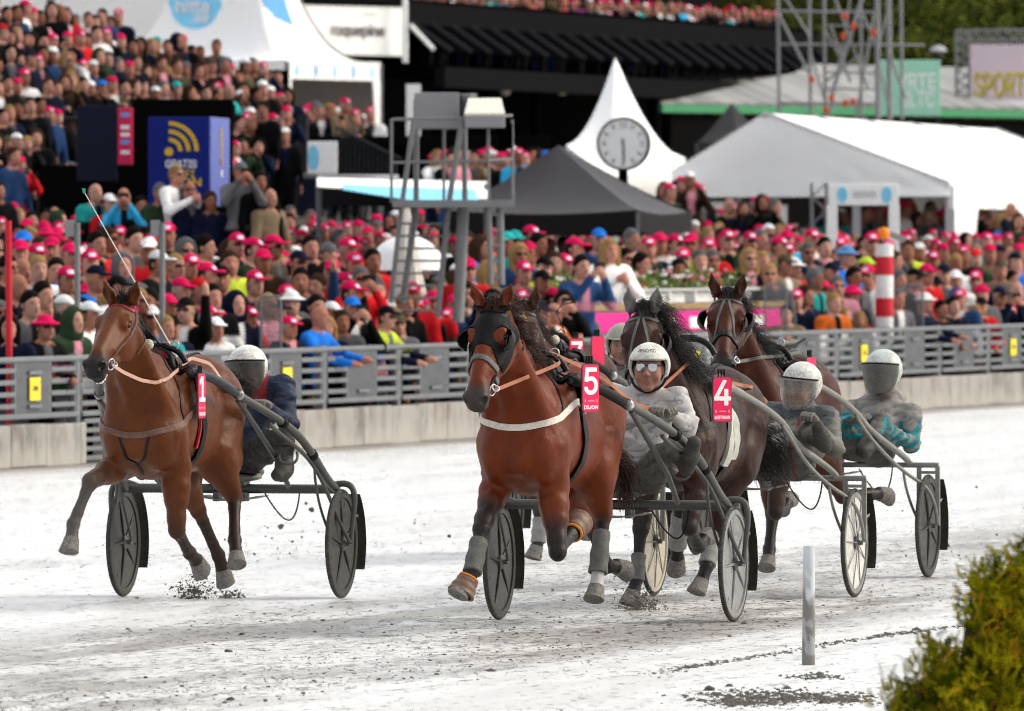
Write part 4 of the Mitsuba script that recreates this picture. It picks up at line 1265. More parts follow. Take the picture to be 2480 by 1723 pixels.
# the tall slats of the gate
for i in range(5):
    put(rail, 'gate_slat', bx(P((gate0 + gate1) / 2 + .1, .02, .06 + i * .095), (gate1 - gate0 + .3, .03, .045), AX), 'galv')
n0 = math.floor((s_of(-60) - S0) / PW); n1 = math.ceil((s_of(2560) - S0) / PW)
stick = [s_of(u) for u in (85, 705, 2068, 2428, 1700)]
for i in range(n0, n1):
    a, b = S0 + i * PW, S0 + (i + 1) * PW
    put(rail, 'post', cbx(P(a, .10, .72), (.12, .10, .82), AX, .012), 'galv')
    put(rail, 'top_rail', tube([P(a, .06, HTOP - .028), P(b, .06, HTOP - .028)], .032, 10), 'galv', True)
    put(rail, 'bottom_rail', cbx(P((a + b) / 2, .05, HBOT + .03), (PW - .13, .06, .055), AX, .01), 'galv')
    for (x0, x1) in ((.035, .30), (.69, .965)):
        for j in range(4):
            z = HBOT + .06 + (j + .62) * (HTOP - HBOT - .12) / 4.25
            put(rail, 'slat', cbx(P(a + PW * (x0 + x1) / 2, .06, z), (PW * (x1 - x0), .035, .052), AX, .008), 'galv')
        for x in (x0, x1):
            put(rail, 'upright', bx(P(a + PW * x, .075, (HTOP + HBOT) / 2), (.035, .04, HTOP - HBOT - .06), AX), 'galv')
    # ribbed sheet
    x0, x1 = .305, .685
    n = 29
    t = np.linspace(a + PW * x0, a + PW * x1, n * 2)
    off = np.where((np.arange(n * 2) // 2) % 2 == 0, .0, .022)
    sh = np.stack([np.stack([P(tt, .055 + o, z) for tt, o in zip(t, off)]) for z in (HBOT + .055, HTOP - .05)])
    put(rail, 'ribbed_sheet', slab(sh, .004), 'galv')
    c = a + PW * .49
    for z in (HBOT + .13, HTOP - .16):
        put(rail, 'sign_bracket', bx(P(c, .028, z), (.42, .02, .035), AX), 'galv')
    if any(abs(c - st) < PW * .5 for st in stick):
        put(rail, 'notice', bx(P(c, .030, (HTOP + HBOT) / 2 - .01), (.36, .012, .235), AX), 'sticker_yellow')
        put(rail, 'notice_lettering', text_at('Sulky', .055, P(c, .0235, (HTOP + HBOT) / 2), FD, UP, .002, True), 'leather_black')
# ---------------------------------------------------------------- tents, towers, buildings behind the crowd
pr('canvas_white', (.88, .88, .88), .6, .3)
pr('canvas_grey', (.40, .40, .415), .65, .3)
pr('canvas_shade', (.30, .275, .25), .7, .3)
pr('black_canvas', (.0065, .0055, .0065), .6, .3)
pr('logo_blue', (.22, .60, .85), .5, .3)
pr('logo_deep', (.10, .32, .72), .5, .3)
pr('black_metal', (.0014, .0014, .0018), .9, .0)
pr('rib_metal', (.018, .018, .022), .7, .1)
pr('scaffold_metal', (.27, .275, .285), .5, .4)
pr('dark_metal', (.0065, .0065, .008), .8, .04)
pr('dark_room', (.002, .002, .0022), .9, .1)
pr('tower_metal', mudmix((.15, .158, .165), (.21, .218, .22), 3), .45, .4)
pr('tower_box', (.24, .24, .255), .5, .4)
pr('cream_box', (.72, .70, .62), .5, .4)
pr('kiosk_blue', (.002, .012, .16), .5, .3)
pr('kiosk_pale', (.10, .13, .42), .4, .5)
pr('kiosk_yellow', (.62, .40, .02), .5, .4)
pr('navy_board', (.004, .006, .022), .5, .3)
pr('board_pink', (.60, .02, .09), .5, .4)
pr('steel_dark', (.02, .022, .025), .5, .3)
pr('pink_banner', (.72, .025, .26), .6, .3)
pr('sign_green', (.36, .72, .54), .5, .4)
pr('sign_pink', (.72, .60, .68), .5, .4)
pr('green_eave', (.06, .27, .13), .5, .3)
pr('roof_grey', proc(lambda p, n, uv: mix((.20, .20, .20), (.30, .30, .295), smoothstep(.35, .65, noise(p.x * 5 + p.y * 1.5, 0, 0)))), .6, .4)
pr('print_yellow', (.62, .50, .03), .5, .4)
pr('pole_red', (.55, .015, .03), .45, .5)
pr('pole_white', (.72, .72, .72), .45, .5)
pr('lamp_orange', (.85, .22, .01), .3, .5)
pr('clock_face', (.86, .87, .87), .5, .3)
pr('clock_rim', (.015, .015, .013), .4, .3)
pr('wood', (.30, .20, .10), .7, .3)


def face(u0, v0, u1, v1, Y0, Y1=None):
    """Corners of an upright rectangle: its top left and lower right as seen, at distances Y0 (left) and Y1 (right)."""
    Y1 = Y0 if Y1 is None else Y1
    a, b = at(u0, v1, Y0), at(u1, v1, Y1)
    z1 = at(u0, v0, Y0)[2]
    ex = b - a; ex[2] = 0
    return a, nrm(ex), np.linalg.norm(ex), z1 - a[2]


def board(parent, name, f, th, m, **kw):
    a, ex, w, h = f
    n = np.cross(ex, UP)        # towards the camera
    return put(parent, name, cbx(a + ex * w / 2 + UP * h / 2 - n * th / 2, (w, th, h), np.stack([ex, n, UP]), .01), m, **kw)


def on(f, x, y, off=.012):
    """Point on such a rectangle at the fractions x, y (from the lower left), a little in front."""
    a, ex, w, h = f
    return a + ex * w * x + UP * h * y + np.cross(ex, UP) * off


def write(parent, f, s, x, y, h, m, width=None, bold=True, name='lettering', flip=False, off=.012):
    a, ex, w, hh = f
    put(parent, name, text_at(s, h, on(f, x, y, off), ex if not flip else -ex, UP if not flip else -UP, .012, bold, width=width), m)


def pagoda(name, label, corners, apex, pw=1.9, mat='canvas_white', valance=.45, legs=True, leg_z=0.0, rip=10, cat_='tent', vmat=None):
    """A tent with a concave peaked roof; corners: four eave points in order."""
    k = thing(name, label, cat_)
    ap = np.asarray(apex, float)
    rows = []
    n = 24
    ring_ = []
    for i in range(4):
        a, b = np.asarray(corners[i], float), np.asarray(corners[(i + 1) % 4], float)
        ring_ += [a + (b - a) * t for t in np.linspace(0, 1, n // 4, endpoint=False)]
    ring_ = np.array(ring_ + ring_[:1])
    for t in np.linspace(0, 1, rip):
        r = ring_ + (ap - ring_) * t
        r[:, 2] = ring_[:, 2] + (ap[2] - ring_[:, 2]) * t ** pw
        rows.append(r)
    put(k, 'roof', slab(np.stack(rows), .02), mat, 35)
    zt = ring_.copy(); zt[:, 2] -= .012
    zb = zt.copy(); zb[:, 2] -= valance
    put(k, 'valance', slab(np.stack([zb, zt]), .012), vmat or mat)
    if legs:
        for c in corners:
            c = np.asarray(c, float)
            put(k, 'leg', bx((c[0], c[1], (c[2] - .02 + leg_z) / 2), (.09, .09, c[2] - leg_z - .04)), 'tower_metal')
    return k


# --- the white tent with the blue drops, upper left
Cf, Cr, Cl = at(695, 146, 225), at(922, 150, 228.5), at(215, 150, 229.6)
Cl[2] = Cr[2] = Cf[2]
Cb = Cr + Cl - Cf
apx = (Cr + Cl) / 2 + UP * 6.5
PW_T = 2.7
tent = pagoda('peaked_tent', 'white peaked tent with blue drop logos at the upper left', [Cl, Cf, Cr, Cb], apx, pw=PW_T, valance=.36, rip=22)
from scipy.interpolate import griddata


def decal(parent, name, A_, B_, pix, faces_, m, off):
    """Print lying on the tent roof between eave corners A_ and B_; pix: its points as the photograph shows them."""
    X, Tt = np.meshgrid(np.linspace(0, 1, 50), np.linspace(0, .9, 60), indexing='ij')

    def roof(x, t):
        r = A_ + (B_ - A_) * x[..., None]
        q = r + (apx - r) * t[..., None]
        q[..., 2] = A_[2] + (apx[2] - A_[2]) * t ** PW_T
        return q
    G = roof(X, Tt).reshape(-1, 3)
    uv = np.array([proj(g) for g in G])
    xt = griddata(uv, np.stack([X.ravel(), Tt.ravel()], 1), pix)
    xt = np.where(np.isnan(xt), np.nanmean(xt, 0), xt)
    q = roof(xt[:, 0], xt[:, 1])
    n = nrm(np.cross(B_ - A_, UP)) * .6 + UP * .5
    put(parent, name, (q + n * off, faces_), m)


def fan(bnd, rings=7):
    c = bnd.mean(0)
    P_ = [c + (bnd - c) * k / rings for k in range(1, rings + 1)]
    n = len(bnd)
    V_ = np.vstack([[c]] + P_)
    f_ = [[0, 1 + i, 1 + (i + 1) % n] for i in range(n)]
    for k in range(rings - 1):
        for i in range(n):
            a_, b_ = 1 + k * n + i, 1 + k * n + (i + 1) % n
            f_ += [[a_, a_ + n, b_ + n], [a_, b_ + n, b_]]
    return V_, np.array(f_)


th = np.linspace(0, 2 * np.pi, 41)[:-1]
d1 = np.stack([474 + 66 * np.sin(th) * (1 - .12 * (np.cos(th) < 0)), 22 - np.where(np.cos(th) < 0, 52 * np.cos(th), 62 * np.cos(th))], 1)
V_, f_ = fan(d1)
decal(tent, 'drop_logo', Cl, Cf, V_, f_, 'logo_blue', .04)
for s_, h_, cx_, cy_ in (('hitta', 30, 470, 36), ('.se', 24, 488, 60)):
    tm = meshkit.text_mesh(s_, h_, .1, True)
    tv = np.array(tm.vertices)
    decal(tent, 'drop_lettering', Cl, Cf, np.stack([cx_ + tv[:, 0] - tv[:, 0].max() / 2, cy_ - tv[:, 1]], 1), tm.faces, 'print_white', .09)
d2 = np.array([(634, -20), (632, 0), (640, 20), (655, 38), (680, 55), (712, 68), (700, 40), (690, 10), (688, -20)], float)
V_, f_ = fan(d2)
decal(tent, 'drop_logo', Cf, Cr, V_, f_, 'logo_deep', .04)
for i in range(5):
    q = Cf + (Cr - Cf) * (.10 + .20 * i) - UP * .2
    n_ = nrm(np.cross(Cr - Cf, UP))
    put(tent, 'valance_mark', extr(Polygon([(.06 * math.cos(t), .13 * math.sin(t)) for t in np.linspace(0, 6.28, 14)[:-1]]), .008, q + n_ * .008, nrm(Cr - Cf), UP), 'logo_deep' if i % 2 else 'logo_blue')
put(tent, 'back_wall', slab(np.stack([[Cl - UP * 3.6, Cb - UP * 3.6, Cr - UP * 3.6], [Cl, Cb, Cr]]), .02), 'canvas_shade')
put(tent, 'curtain', slab(np.stack([[Cr - UP * .36 - nrm(Cr - Cf) * .35, Cr - UP * .36], [Cr - UP * 2.6 - nrm(Cr - Cf) * .06, Cr - UP * 2.6 + nrm(Cr - Cf) * .03]]), .03), 'canvas_white')
put(tent, 'corner_curtain', slab(np.stack([[Cf - UP * .36, Cf - UP * .36 + nrm(Cr - Cf) * .18], [Cf - UP * 2.6, Cf - UP * 2.6 + nrm(Cr - Cf) * .14]]), .03), 'canvas_white')
# a bigger tent wall behind it
bk = thing('marquee', 'plain pale marquee wall behind the raised stand', 'tent')
f = face(-40, -60, 420, 330, 262)
board(bk, 'wall', f, .1, 'canvas_white')
put(bk, 'pole', tube([at(122, -40, 261), at(124, 200, 261)], .10, 8), 'tower_metal')

# --- white board with the lettering, at the end of the black building
bd = thing('sign_board', 'white board lettered roquepine on the end of the black building', 'sign')
f = face(650, 8, 978, 130, 258, 262)
board(bd, 'panel', f, .12, 'canvas_white')
write(bd, f, 'roquepine', .655, .50, .26, 'dark_metal', width=1.98)
put(bd, 'faint_line', bx(on(f, .74, .82, .008), (.5, .01, .04), np.stack([f[1], np.cross(f[1], UP), UP])), 'canvas_grey')
put(bd, 'frame_bar', bx(on(f, .5, 1.03, .0), (f[2], .1, .07), np.stack([f[1], np.cross(f[1], UP), UP])), 'black_metal')
put(bd, 'frame_post', tube([at(981, -20, 261.5), at(981, 152, 261.5)], .065, 8), 'canvas_white')
put(bd, 'frame_bar', tube([at(995, 62, 261.5), at(1050, 120, 261)], .05, 8), 'canvas_white')

# --- the black building with its balcony, along the track
PB = 36.0
bld = thing('grandstand_building', 'long black building with a balcony over a ribbed lean to roof', 'building')


def fbox(u0, v0, u1, v1, p, th):
    """A slab in the plane p behind the fence: edges run along the fence; v0, v1 = top and bottom at its left end u0."""
    a, b = fence_pt(u0, p), fence_pt(u1, p)
    z1, z0 = fz(u0, v0, p)[2], fz(u0, v1, p)[2]
    c = (a + b) / 2 + FN * th / 2
    return bx((c[0], c[1], (z0 + z1) / 2), (np.linalg.norm(b - a), th, z1 - z0), AX)


put(bld, 'balcony_wall', fbox(985, 3, 1985, 66, PB, .2), 'dark_metal')
put(bld, 'handrail', fbox(985, -3, 1985, 1.5, PB - .06, .3), 'black_metal')
z_a, z_b = fz(985, 60, PB)[2], fz(985, 128, PB)[2]
a0, b0 = fence_pt(985, PB), fence_pt(1990, PB)
L0 = np.linalg.norm(b0 - a0)
OUT = .95
roof = np.stack([np.stack([a0 + UP * z_a, b0 + UP * z_a]), np.stack([a0 - FN * OUT + UP * z_b, b0 - FN * OUT + UP * z_b])])
put(bld, 'lean_to_roof', slab(roof, .05), 'black_metal')
s = .4
while s < L0 - .2:
    q = a0 + FD * s
    put(bld, 'roof_rib', tube([q + UP * (z_a + .02), q - FN * OUT + UP * (z_b + .03)], .085, 6), 'rib_metal')
    put(bld, 'gutter_post', tube([q - FN * (OUT - .1) + UP * (z_b), q - FN * (OUT - .1) + UP * (z_b - .42)], .03, 6), 'dark_metal')
    s += 1.78
z_c, z_d = fz(985, 163, PB)[2], fz(985, 212, PB)[2]
m_ = (a0 + b0) / 2
put(bld, 'beam', bx((m_ - FN * (OUT - .15) + UP * (z_c + z_d) / 2), (L0, .25, z_c - z_d), AX), 'dark_metal')
put(bld, 'soffit', bx(m_ + FN * 1.8 + UP * (z_c - .02), (L0, 5.2, .1), AX), 'black_metal')
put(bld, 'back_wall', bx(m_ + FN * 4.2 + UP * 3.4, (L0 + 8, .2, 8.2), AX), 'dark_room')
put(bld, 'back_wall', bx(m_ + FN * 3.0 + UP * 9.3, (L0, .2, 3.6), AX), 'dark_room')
put(bld, 'floor', bx(m_ + FN * 2.0 + UP * (z_a - .3), (L0, 4.0, .3), AX), 'black_metal')
for u in (1060, 1180, 1295, 1450, 1580, 1715, 1870):
    q = fence_pt(u, PB - OUT + .3)
    put(bld, 'column', bx((q[0], q[1], z_d / 2), (.22 if u < 1800 else .75, .22, z_d), AX), 'black_metal')
for u in (1000, 1120, 1240, 1400, 1520):
    q = fence_pt(u, PB + 4.1)
    put(bld, 'window', bx((q[0], q[1], 2.3), (1.6, .06, 2.6), AX), 'glass_dark')
pr('glass_dark', (.012, .016, .018), .1, .8)
for u, v in ((1224, 218), (1362, 218)):
    put(bld, 'globe_lamp', lathe([(0, -.14), (.09, -.11), (.14, 0), (.09, .11), (0, .14)], 14, None, fz(u, v, PB + .4)), 'cream_box', True)
put(bld, 'white_pier', board(bld, 'pier', face(984, 205, 1018, 330, 255), .3, 'canvas_white') and bx(at(1035, 262, 256), (.25, .2, .5)), 'canvas_grey')

# --- the tent with a tall point in the middle, and its black neighbour
c0, c1, c2 = at(1385, 395, 205), at(1640, 372, 216), at(1330, 352, 222)
pagoda('peaked_tent', 'white tent with a tall slender point behind the clock', [at(1372, 352, 206), at(1480, 440, 202), at(1660, 385, 210), at(1560, 340, 216)], at(1490, 140, 209), pw=1.75, valance=.5, rip=14)
pagoda('peaked_tent', 'small black peaked tent beyond the white marquee', [at(1690, 345, 246), at(1790, 352, 240), at(1860, 340, 246), at(1770, 335, 252)], at(1772, 250, 246), pw=1.2, mat='black_canvas', valance=.4)

# --- the big white marquee at the right
mq = thing('marquee', 'large white ridge marquee at the right behind the crowd', 'tent')
lft_, rgt_ = at(1628, 372, 204), at(2300, 447, 200)
R0 = lft_ + (rgt_ - lft_) * .336
R0[2] = at(1852, 276, R0[1])[2]
lft_[2] = rgt_[2] + .25
back = at(2410, 295, 232) - R0; back[2] = 0
put(mq, 'roof', slab(np.stack([np.stack([rgt_, rgt_ + back * .5, rgt_ + back]), np.stack([(rgt_ + R0) / 2, (rgt_ + R0) / 2 + back * .5, (rgt_ + R0) / 2 + back]), np.stack([R0, R0 + back * .5, R0 + back])]), .03), 'canvas_white')
put(mq, 'roof', slab(np.stack([np.stack([R0, R0 + back]), np.stack([lft_, lft_ + back])]), .03), 'canvas_white')
for t in np.linspace(.0, 1, 6):
    put(mq, 'roof_seam', tube([rgt_ + back * t + UP * .03, R0 + back * t + UP * .03], .022, 6), 'canvas_grey')
# gable cloth with soft creases
n_ = 26
gx_ = np.linspace(0, 1, n_)
rows = []
zbot = at(1900, 478, 203)[2]
for t in np.linspace(0, 1, 12):
    r = []
    for x in gx_:
        p_ = lft_ + (rgt_ - lft_) * x
        k_ = .336
        ztop = np.interp(x, [0, k_, 1], [lft_[2], R0[2], rgt_[2]]) - .02
        z_ = zbot + (ztop - zbot) * t
        fold = .30 * meshkit.fbm(np.array([[x * 9 + .6 * t, t * 1.3, .5]]), 3)[0] * (1 - t * .7)
        r.append(np.array([p_[0], p_[1], z_]) + np.array([0, -1, 0]) * (fold - .05))
    rows.append(r)
put(mq, 'gable', slab(np.array(rows)[:, ::-1], .015), 'canvas_white', 50)
for fr in (0, .34, .67, 1):
    q = lft_ + (rgt_ - lft_) * fr
    put(mq, 'leg', bx((q[0], q[1] + .1, zbot / 2), (.14, .14, zbot - .04)), 'canvas_grey')
for t in (0, .33, .66, 1):
    q = rgt_ + back * t
    put(mq, 'leg', bx((q[0], q[1] + .1, q[2] / 2), (.14, .14, q[2] - .06)), 'canvas_grey')
vb = np.stack([[rgt_ - UP * .42, rgt_ + back - UP * .42], [rgt_, rgt_ + back]])
put(mq, 'valance', slab(vb, .02), 'canvas_white')
for t in (.02, .30, .62):
    q = rgt_ + back * t
    zc_ = np.linspace(0, 1, 6)
    put(mq, 'curtain', slab(np.array([[q + back * (.10 * x) * (1 - .5 * z) + UP * (-.4 - 2.2 * z) + np.array([0, -.05 * math.sin(x * 25), 0]) for x in np.linspace(0, 1, 12)] for z in zc_]), .015), 'canvas_white', 50)
put(mq, 'side_wall', slab(np.stack([[lft_ - UP * 3, lft_ + (rgt_ - lft_) * .42 - UP * 3], [lft_ - UP * .5, lft_ + (rgt_ - lft_) * .42 - UP * .5]]) + np.array([0, .25, 0]), .02), 'canvas_white')
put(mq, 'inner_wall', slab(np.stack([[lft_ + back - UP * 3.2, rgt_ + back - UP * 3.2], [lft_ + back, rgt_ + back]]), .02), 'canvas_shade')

# --- black gazebo over the crowd
gz = thing('gazebo', 'black pop up gazebo with a sagging roof above the crowd', 'canopy')
g0, g1, g2 = at(1085, 515, 163), at(1545, 505, 160), at(1672, 515, 164.5)
g1 = at(1545, 510, 160.5)
g0[2] = g2[2] = g1[2]
g3 = g0 + g2 - g1
ga = (g0 + g2) / 2; ga = at(1352, 352, ga[1])
ring_ = []
cs = [g0, g1, g2, g3]
for i in range(4):
    a, b = cs[i], cs[(i + 1) % 4]
    ring_ += [a + (b - a) * t - UP * .06 * math.sin(t * math.pi) for t in np.linspace(0, 1, 8, endpoint=False)]
ring_ = np.array(ring_ + ring_[:1])
rows = []
for t in np.linspace(0, 1, 12):
    r = ring_ + (ga - ring_) * t
    r[:, 2] = ring_[:, 2] + (ga[2] - ring_[:, 2]) * (t ** 1.18)
    r[:, 2] -= .10 * np.sin(t * math.pi) * np.abs(np.sin(np.arange(33) / 8 * math.pi))
    rows.append(r)
put(gz, 'roof', slab(np.stack(rows), .015), 'gazebo_cloth', 30)
pr('gazebo_cloth', (.022, .017, .021), .42, .55)
zb = ring_.copy(); zb[:, 2] -= .30
put(gz, 'valance', slab(np.stack([zb, ring_ - UP * .004]), .012), 'black_canvas')
for c in cs:
    put(gz, 'leg', bx((c[0], c[1], c[2] / 2), (.05, .05, c[2] - .05)), 'tower_metal')

# --- clock on its post
ck = thing('clock', 'large round clock with black hands on a dark post', 'clock')
cc = at(1509, 349, 186)
nck = nrm(np.array([-.13, -1.0, .0])); exk = np.array([-nck[1], nck[0], 0]) * 1.0
Rk = 62 / F * 186
put(ck, 'case', lathe([(0, -.22), (Rk * 1.04, -.22), (Rk * 1.06, -.02), (Rk * 1.02, .02), (Rk * .95, .02), (Rk * .95, -.01), (0, -.01)], 40, nck, cc), 'clock_rim', 40)
put(ck, 'dial', lathe([(0, 0), (Rk * .945, 0), (Rk * .945, -.02)], 40, nck, cc), 'clock_face')
for i in range(12):
    a = i * math.pi / 6
    d = exk * math.sin(a) + UP * math.cos(a)
    if i % 3:
        put(ck, 'hour_mark', bx(cc + d * Rk * .76 + nck * .006, (.035, .075, .006), np.stack([np.cross(d, nck), d, nck])), 'steel_dark')
    else:
        put(ck, 'numeral', text_at(str(i or 12), .085, cc + d * Rk * .74 + nck * .004, exk, UP, .006, True), 'steel_dark')
for a, l, w in ((176.5, .80, .030), (354, .32, .034)):
    d = exk * math.sin(math.radians(a)) + UP * math.cos(math.radians(a))
    put(ck, 'hand', bx(cc + d * Rk * (l / 2 - .1) + nck * (.014 + l * .006), (w, Rk * l, .006), np.stack([np.cross(d, nck), d, nck])), 'black_metal')
put(ck, 'post', bx((cc[0], cc[1] + .05, (cc[2] - Rk) / 2), (.16, .16, cc[2] - Rk - .02)), 'black_metal')

# --- steel tower with two boxes and ladders
tw = thing('lookout_tower', 'grey steel lookout tower with two equipment boxes and ladders', 'tower')
YT = 132.0
def tb(name, pts, r, m='tower_metal'):
    put(tw, name, tube([at(u, v, YT + d) for u, v, d in pts], r, 8), m, True)
tb('leg', [(1122, 492, 0), (1110, 780, 0)], .068)
tb('leg', [(1008, 500, .4), (975, 735, .4)], .04)
tb('leg', [(1210, 500, -.2), (1214, 690, -.2)], .045)
tb('ladder_rail', [(1003, 285, 0), (970, 520, 0), (942, 770, 0)], .030)
tb('ladder_rail', [(1120, 285, 0), (1086, 500, 0), (1060, 770, 0)], .034)
for k in range(8):
    t = .53 + k * .062
    tb('rung', [(1003 - 61 * t, 285 + 485 * t, 0), (1120 - 60 * t, 285 + 485 * t, 0)], .014)
tb('ladder_rail', [(1183, 500, -.3), (1190, 690, -.3)], .034)
for k in range(5):
    tb('rung', [(1184, 520 + k * 38, -.3), (1212, 520 + k * 38, -.3)], .014)
put(tw, 'platform', bx(at(1100, 494, YT + .3), (1.42, 1.4, .085)), 'tower_metal')
for u, d in ((948, 0), (1008, .9), (1124, .9), (1182, 0), (1240, .5), (1075, 1.0)):
    tb('rail_post', [(u, 290 if u not in (1008, 1124) else 240, d), (u + (0 if u < 1100 else 2), 492, d)], .018 if u not in (1008, 1124) else .034)
for v in (290, 395):
    tb('guard_rail', [(948, v, 0), (1182, v - 6, 0)], .017)
    tb('guard_rail', [(1182, v - 6, 0), (1240, v - 10, .5)], .014)
    tb('guard_rail', [(948, v, 0), (1008, v - 3, .9)], .014)
bxf = at(1058, 269, YT + .5)
put(tw, 'equipment_box', cbx(bxf, (.52, .55, .42), None, .01), 'tower_box')
put(tw, 'box_side', cbx(bxf + (.31, .05, 0), (.10, .5, .40), rotm(.5).T, .01), 'tower_box')
c2_ = at(1174, 282, YT)
put(tw, 'lamp_housing', cbx(c2_ - UP * .06, (.47, .4, .15), None, .01), 'tower_box')
put(tw, 'lamp_lid', slab(np.stack([np.stack([c2_ + (-.235, -.21, .02), c2_ + (.235, -.21, .02)]), np.stack([c2_ + (-.19, .18, .20), c2_ + (.19, .18, .20)])]), .03), 'cream_box')
put(tw, 'camera', cbx(at(1225, 330, YT + .3), (.16, .3, .30), None, .02), 'black_metal')

# --- grey posts, red posts behind the railing
for u, v0, v1, lab in ((187, 540, 870, 'grey post with a flat grey box at its top near the left edge'), (393, 540, 860, 'second grey post with a grey box right of the leftmost horse head')):
    q = fence_pt(u, .35)
    k = thing('railing_post', lab, 'post')
    zt = at(u, v0, q[1])[2]
    put(k, 'pole', tube([(q[0], q[1], 0), (q[0], q[1], zt)], .030, 10), 'tower_metal', True)
    put(k, 'box', cbx((q[0] - .075, q[1] + .02, zt - .06), (.10, .06, .17), None, .008), 'tower_box')
q = fence_pt(24, .3)
one('railing_post', 'thin red post at the left edge behind the railing', 'post', tube([(q[0], q[1], 0), at(20, 535, q[1]), ], .034, 10), 'pole_red', True)
q = fence_pt(2142, .5)
k = thing('striped_pole', 'red and white striped pole with an orange lamp on top', 'pole')
zs = [at(2142, v, q[1])[2] for v in (592, 622, 667, 722, 768, 830)]
for i in range(5):
    put(k, 'band', lathe([(0, zs[i + 1] + .001), (.122, zs[i + 1] + .001), (.122, zs[i] - .001), (0, zs[i] - .001)], 20, None, (q[0], q[1], 0)), 'pole_red' if i % 2 else 'pole_white', 40)
put(k, 'lamp', lathe([(.075, 0), (.085, .06), (.07, .13), (0, .16)], 16, None, at(2140, 578, q[1])), 'lamp_orange', True)
put(k, 'bracket', cbx(at(2168, 572, q[1] + .2), (.30, .1, .08), rotm(0, -.4).T, .01), 'tower_box')
put(k, 'base', bx((q[0], q[1], zs[5] / 2), (.2, .2, zs[5] - .004)), 'tower_metal')

# --- white gate with blue marks
ga_ = thing('entrance_arch', 'white entrance arch with pale blue marks beside a truss column', 'arch')
f = face(2008, 446, 2176, 498, 182)
board(ga_, 'header', f, .25, 'canvas_white')
board(ga_, 'upright', face(2003, 498, 2028, 680, 182), .2, 'canvas_white')
board(ga_, 'upright', face(2153, 498, 2178, 680, 182), .2, 'canvas_white')
for x in (.19, .83):
    put(ga_, 'mark', extr(Polygon([(.085 * math.cos(t), .13 * math.sin(t)) for t in np.linspace(0, 6.28, 18)[:-1]]), .012, on(f, x, .5), f[1], UP), 'logo_blue')
for k_ in range(7):
    put(ga_, 'mark', bx(on(f, .36 + .05 * k_, .5, .006), (.035, .01, .12 if k_ % 2 else .10), np.stack([f[1], np.cross(f[1], UP), UP])), 'canvas_grey')
ts = thing('truss_column', 'grey lattice truss column left of the white arch', 'truss')
for dx in (-.12, .12):
    for dy in (0, .24):
        put(ts, 'chord', tube([at(1984, 443, 184) + (dx, dy, 0), at(1984, 680, 184) + (dx, dy, 0)], .025, 6), 'tower_metal')
zt, zb_ = at(1984, 443, 184)[2], at(1984, 680, 184)[2]
for k in range(7):
    z0 = zb_ + (zt - zb_) * k / 7; z1 = zb_ + (zt - zb_) * (k + 1) / 7
    x0 = at(1984, 443, 184)[0]
    put(ts, 'brace', tube([(x0 - .12 * (-1) ** k, 184, z0), (x0 + .12 * (-1) ** k, 184, z1)], .016, 6), 'tower_metal')

# --- blue kiosk with a wireless sign, navy boards, stand front
ko = thing('kiosk', 'bright blue kiosk with a yellow wireless symbol', 'kiosk')
f = face(359, 284, 509, 500, 154, 154)
board(ko, 'front', f, .2, 'kiosk_blue')
f2 = face(511, 284, 556, 500, 154, 156)
board(ko, 'side', f2, .15, 'kiosk_pale')
o_ = on(f, .335, .61)
for r0 in (.155, .265, .375):
    a = np.linspace(0, math.pi / 2, 14)
    pg = Polygon(list(zip((r0 + .027) * np.cos(a), (r0 + .027) * np.sin(a))) + list(zip((r0 - .027) * np.cos(a[::-1]), (r0 - .027) * np.sin(a[::-1]))))
    put(ko, 'symbol_arc', extr(pg, .012, o_ + UP * .01, f[1], UP), 'kiosk_yellow')
put(ko, 'symbol_dot', extr(Polygon([(.058 * math.cos(t), .058 * math.sin(t)) for t in np.linspace(0, 6.28, 18)[:-1]]), .012, o_, f[1], UP), 'kiosk_yellow')
write(ko, f, 'GRATIS', .53, .475, .10, 'print_white', width=.42)
write(ko, f, 'WIFI', .55, .36, .10, 'kiosk_yellow', width=.34)
write(ko, f, 'ZON', .62, .27, .10, 'kiosk_yellow', width=.40)
put(ko, 'side_bar', bx(on(f2, .5, .72, .01), (.075, .02, .42), np.stack([f2[1], np.cross(f2[1], UP), UP])), 'kiosk_yellow')
write(ko, f2, 'WIFI', .5, .50, .08, 'kiosk_yellow', width=.15)
write(ko, f2, 'ZON', .5, .37, .08, 'print_white', width=.2)
nb = thing('stand_wall', 'dark navy front wall of the raised stand with a pink strip', 'wall')
f = face(186, 256, 284, 440, 156)
board(nb, 'panel', f, .15, 'navy_board')
f = face(285, 262, 321, 400, 156)
board(nb, 'strip', f, .15, 'board_pink')
for y_, m__ in ((.88, 'logo_deep'), (.66, 'print_white'), (.53, 'print_white'), (.40, 'logo_deep'), (.22, 'print_white')):
    put(nb, 'mark', cbx(on(f, .5, y_, .004), (.12, .012, .055), np.stack([f[1], np.cross(f[1], UP), UP]), .004), m__)
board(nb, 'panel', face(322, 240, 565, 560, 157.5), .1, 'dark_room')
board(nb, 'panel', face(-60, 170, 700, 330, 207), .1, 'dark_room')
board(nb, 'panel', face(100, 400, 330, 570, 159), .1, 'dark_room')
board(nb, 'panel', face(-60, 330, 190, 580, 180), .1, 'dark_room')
st = thing('stair', 'steel stair with handrails up the left side of the raised stand', 'stair')
for (pts, r, m) in (([(10, 480), (95, 320)], .05, 'steel_dark'), ([(60, 490), (118, 400), (190, 405)], .07, 'tower_metal'), ([(112, 285), (185, 287)], .025, 'steel_dark'), ([(112, 325), (185, 328)], .025, 'steel_dark'), ([(95, 320), (112, 285)], .03, 'steel_dark')):
    put(st, 'handrail' if r < .06 else 'stringer', tube([at(u, v, 166) for u, v in pts], r, 8), m)
for k in range(6):
    put(st, 'step', bx(at(30 + k * 14, 470 - k * 24, 166.5), (.5, .3, .04)), 'steel_dark')

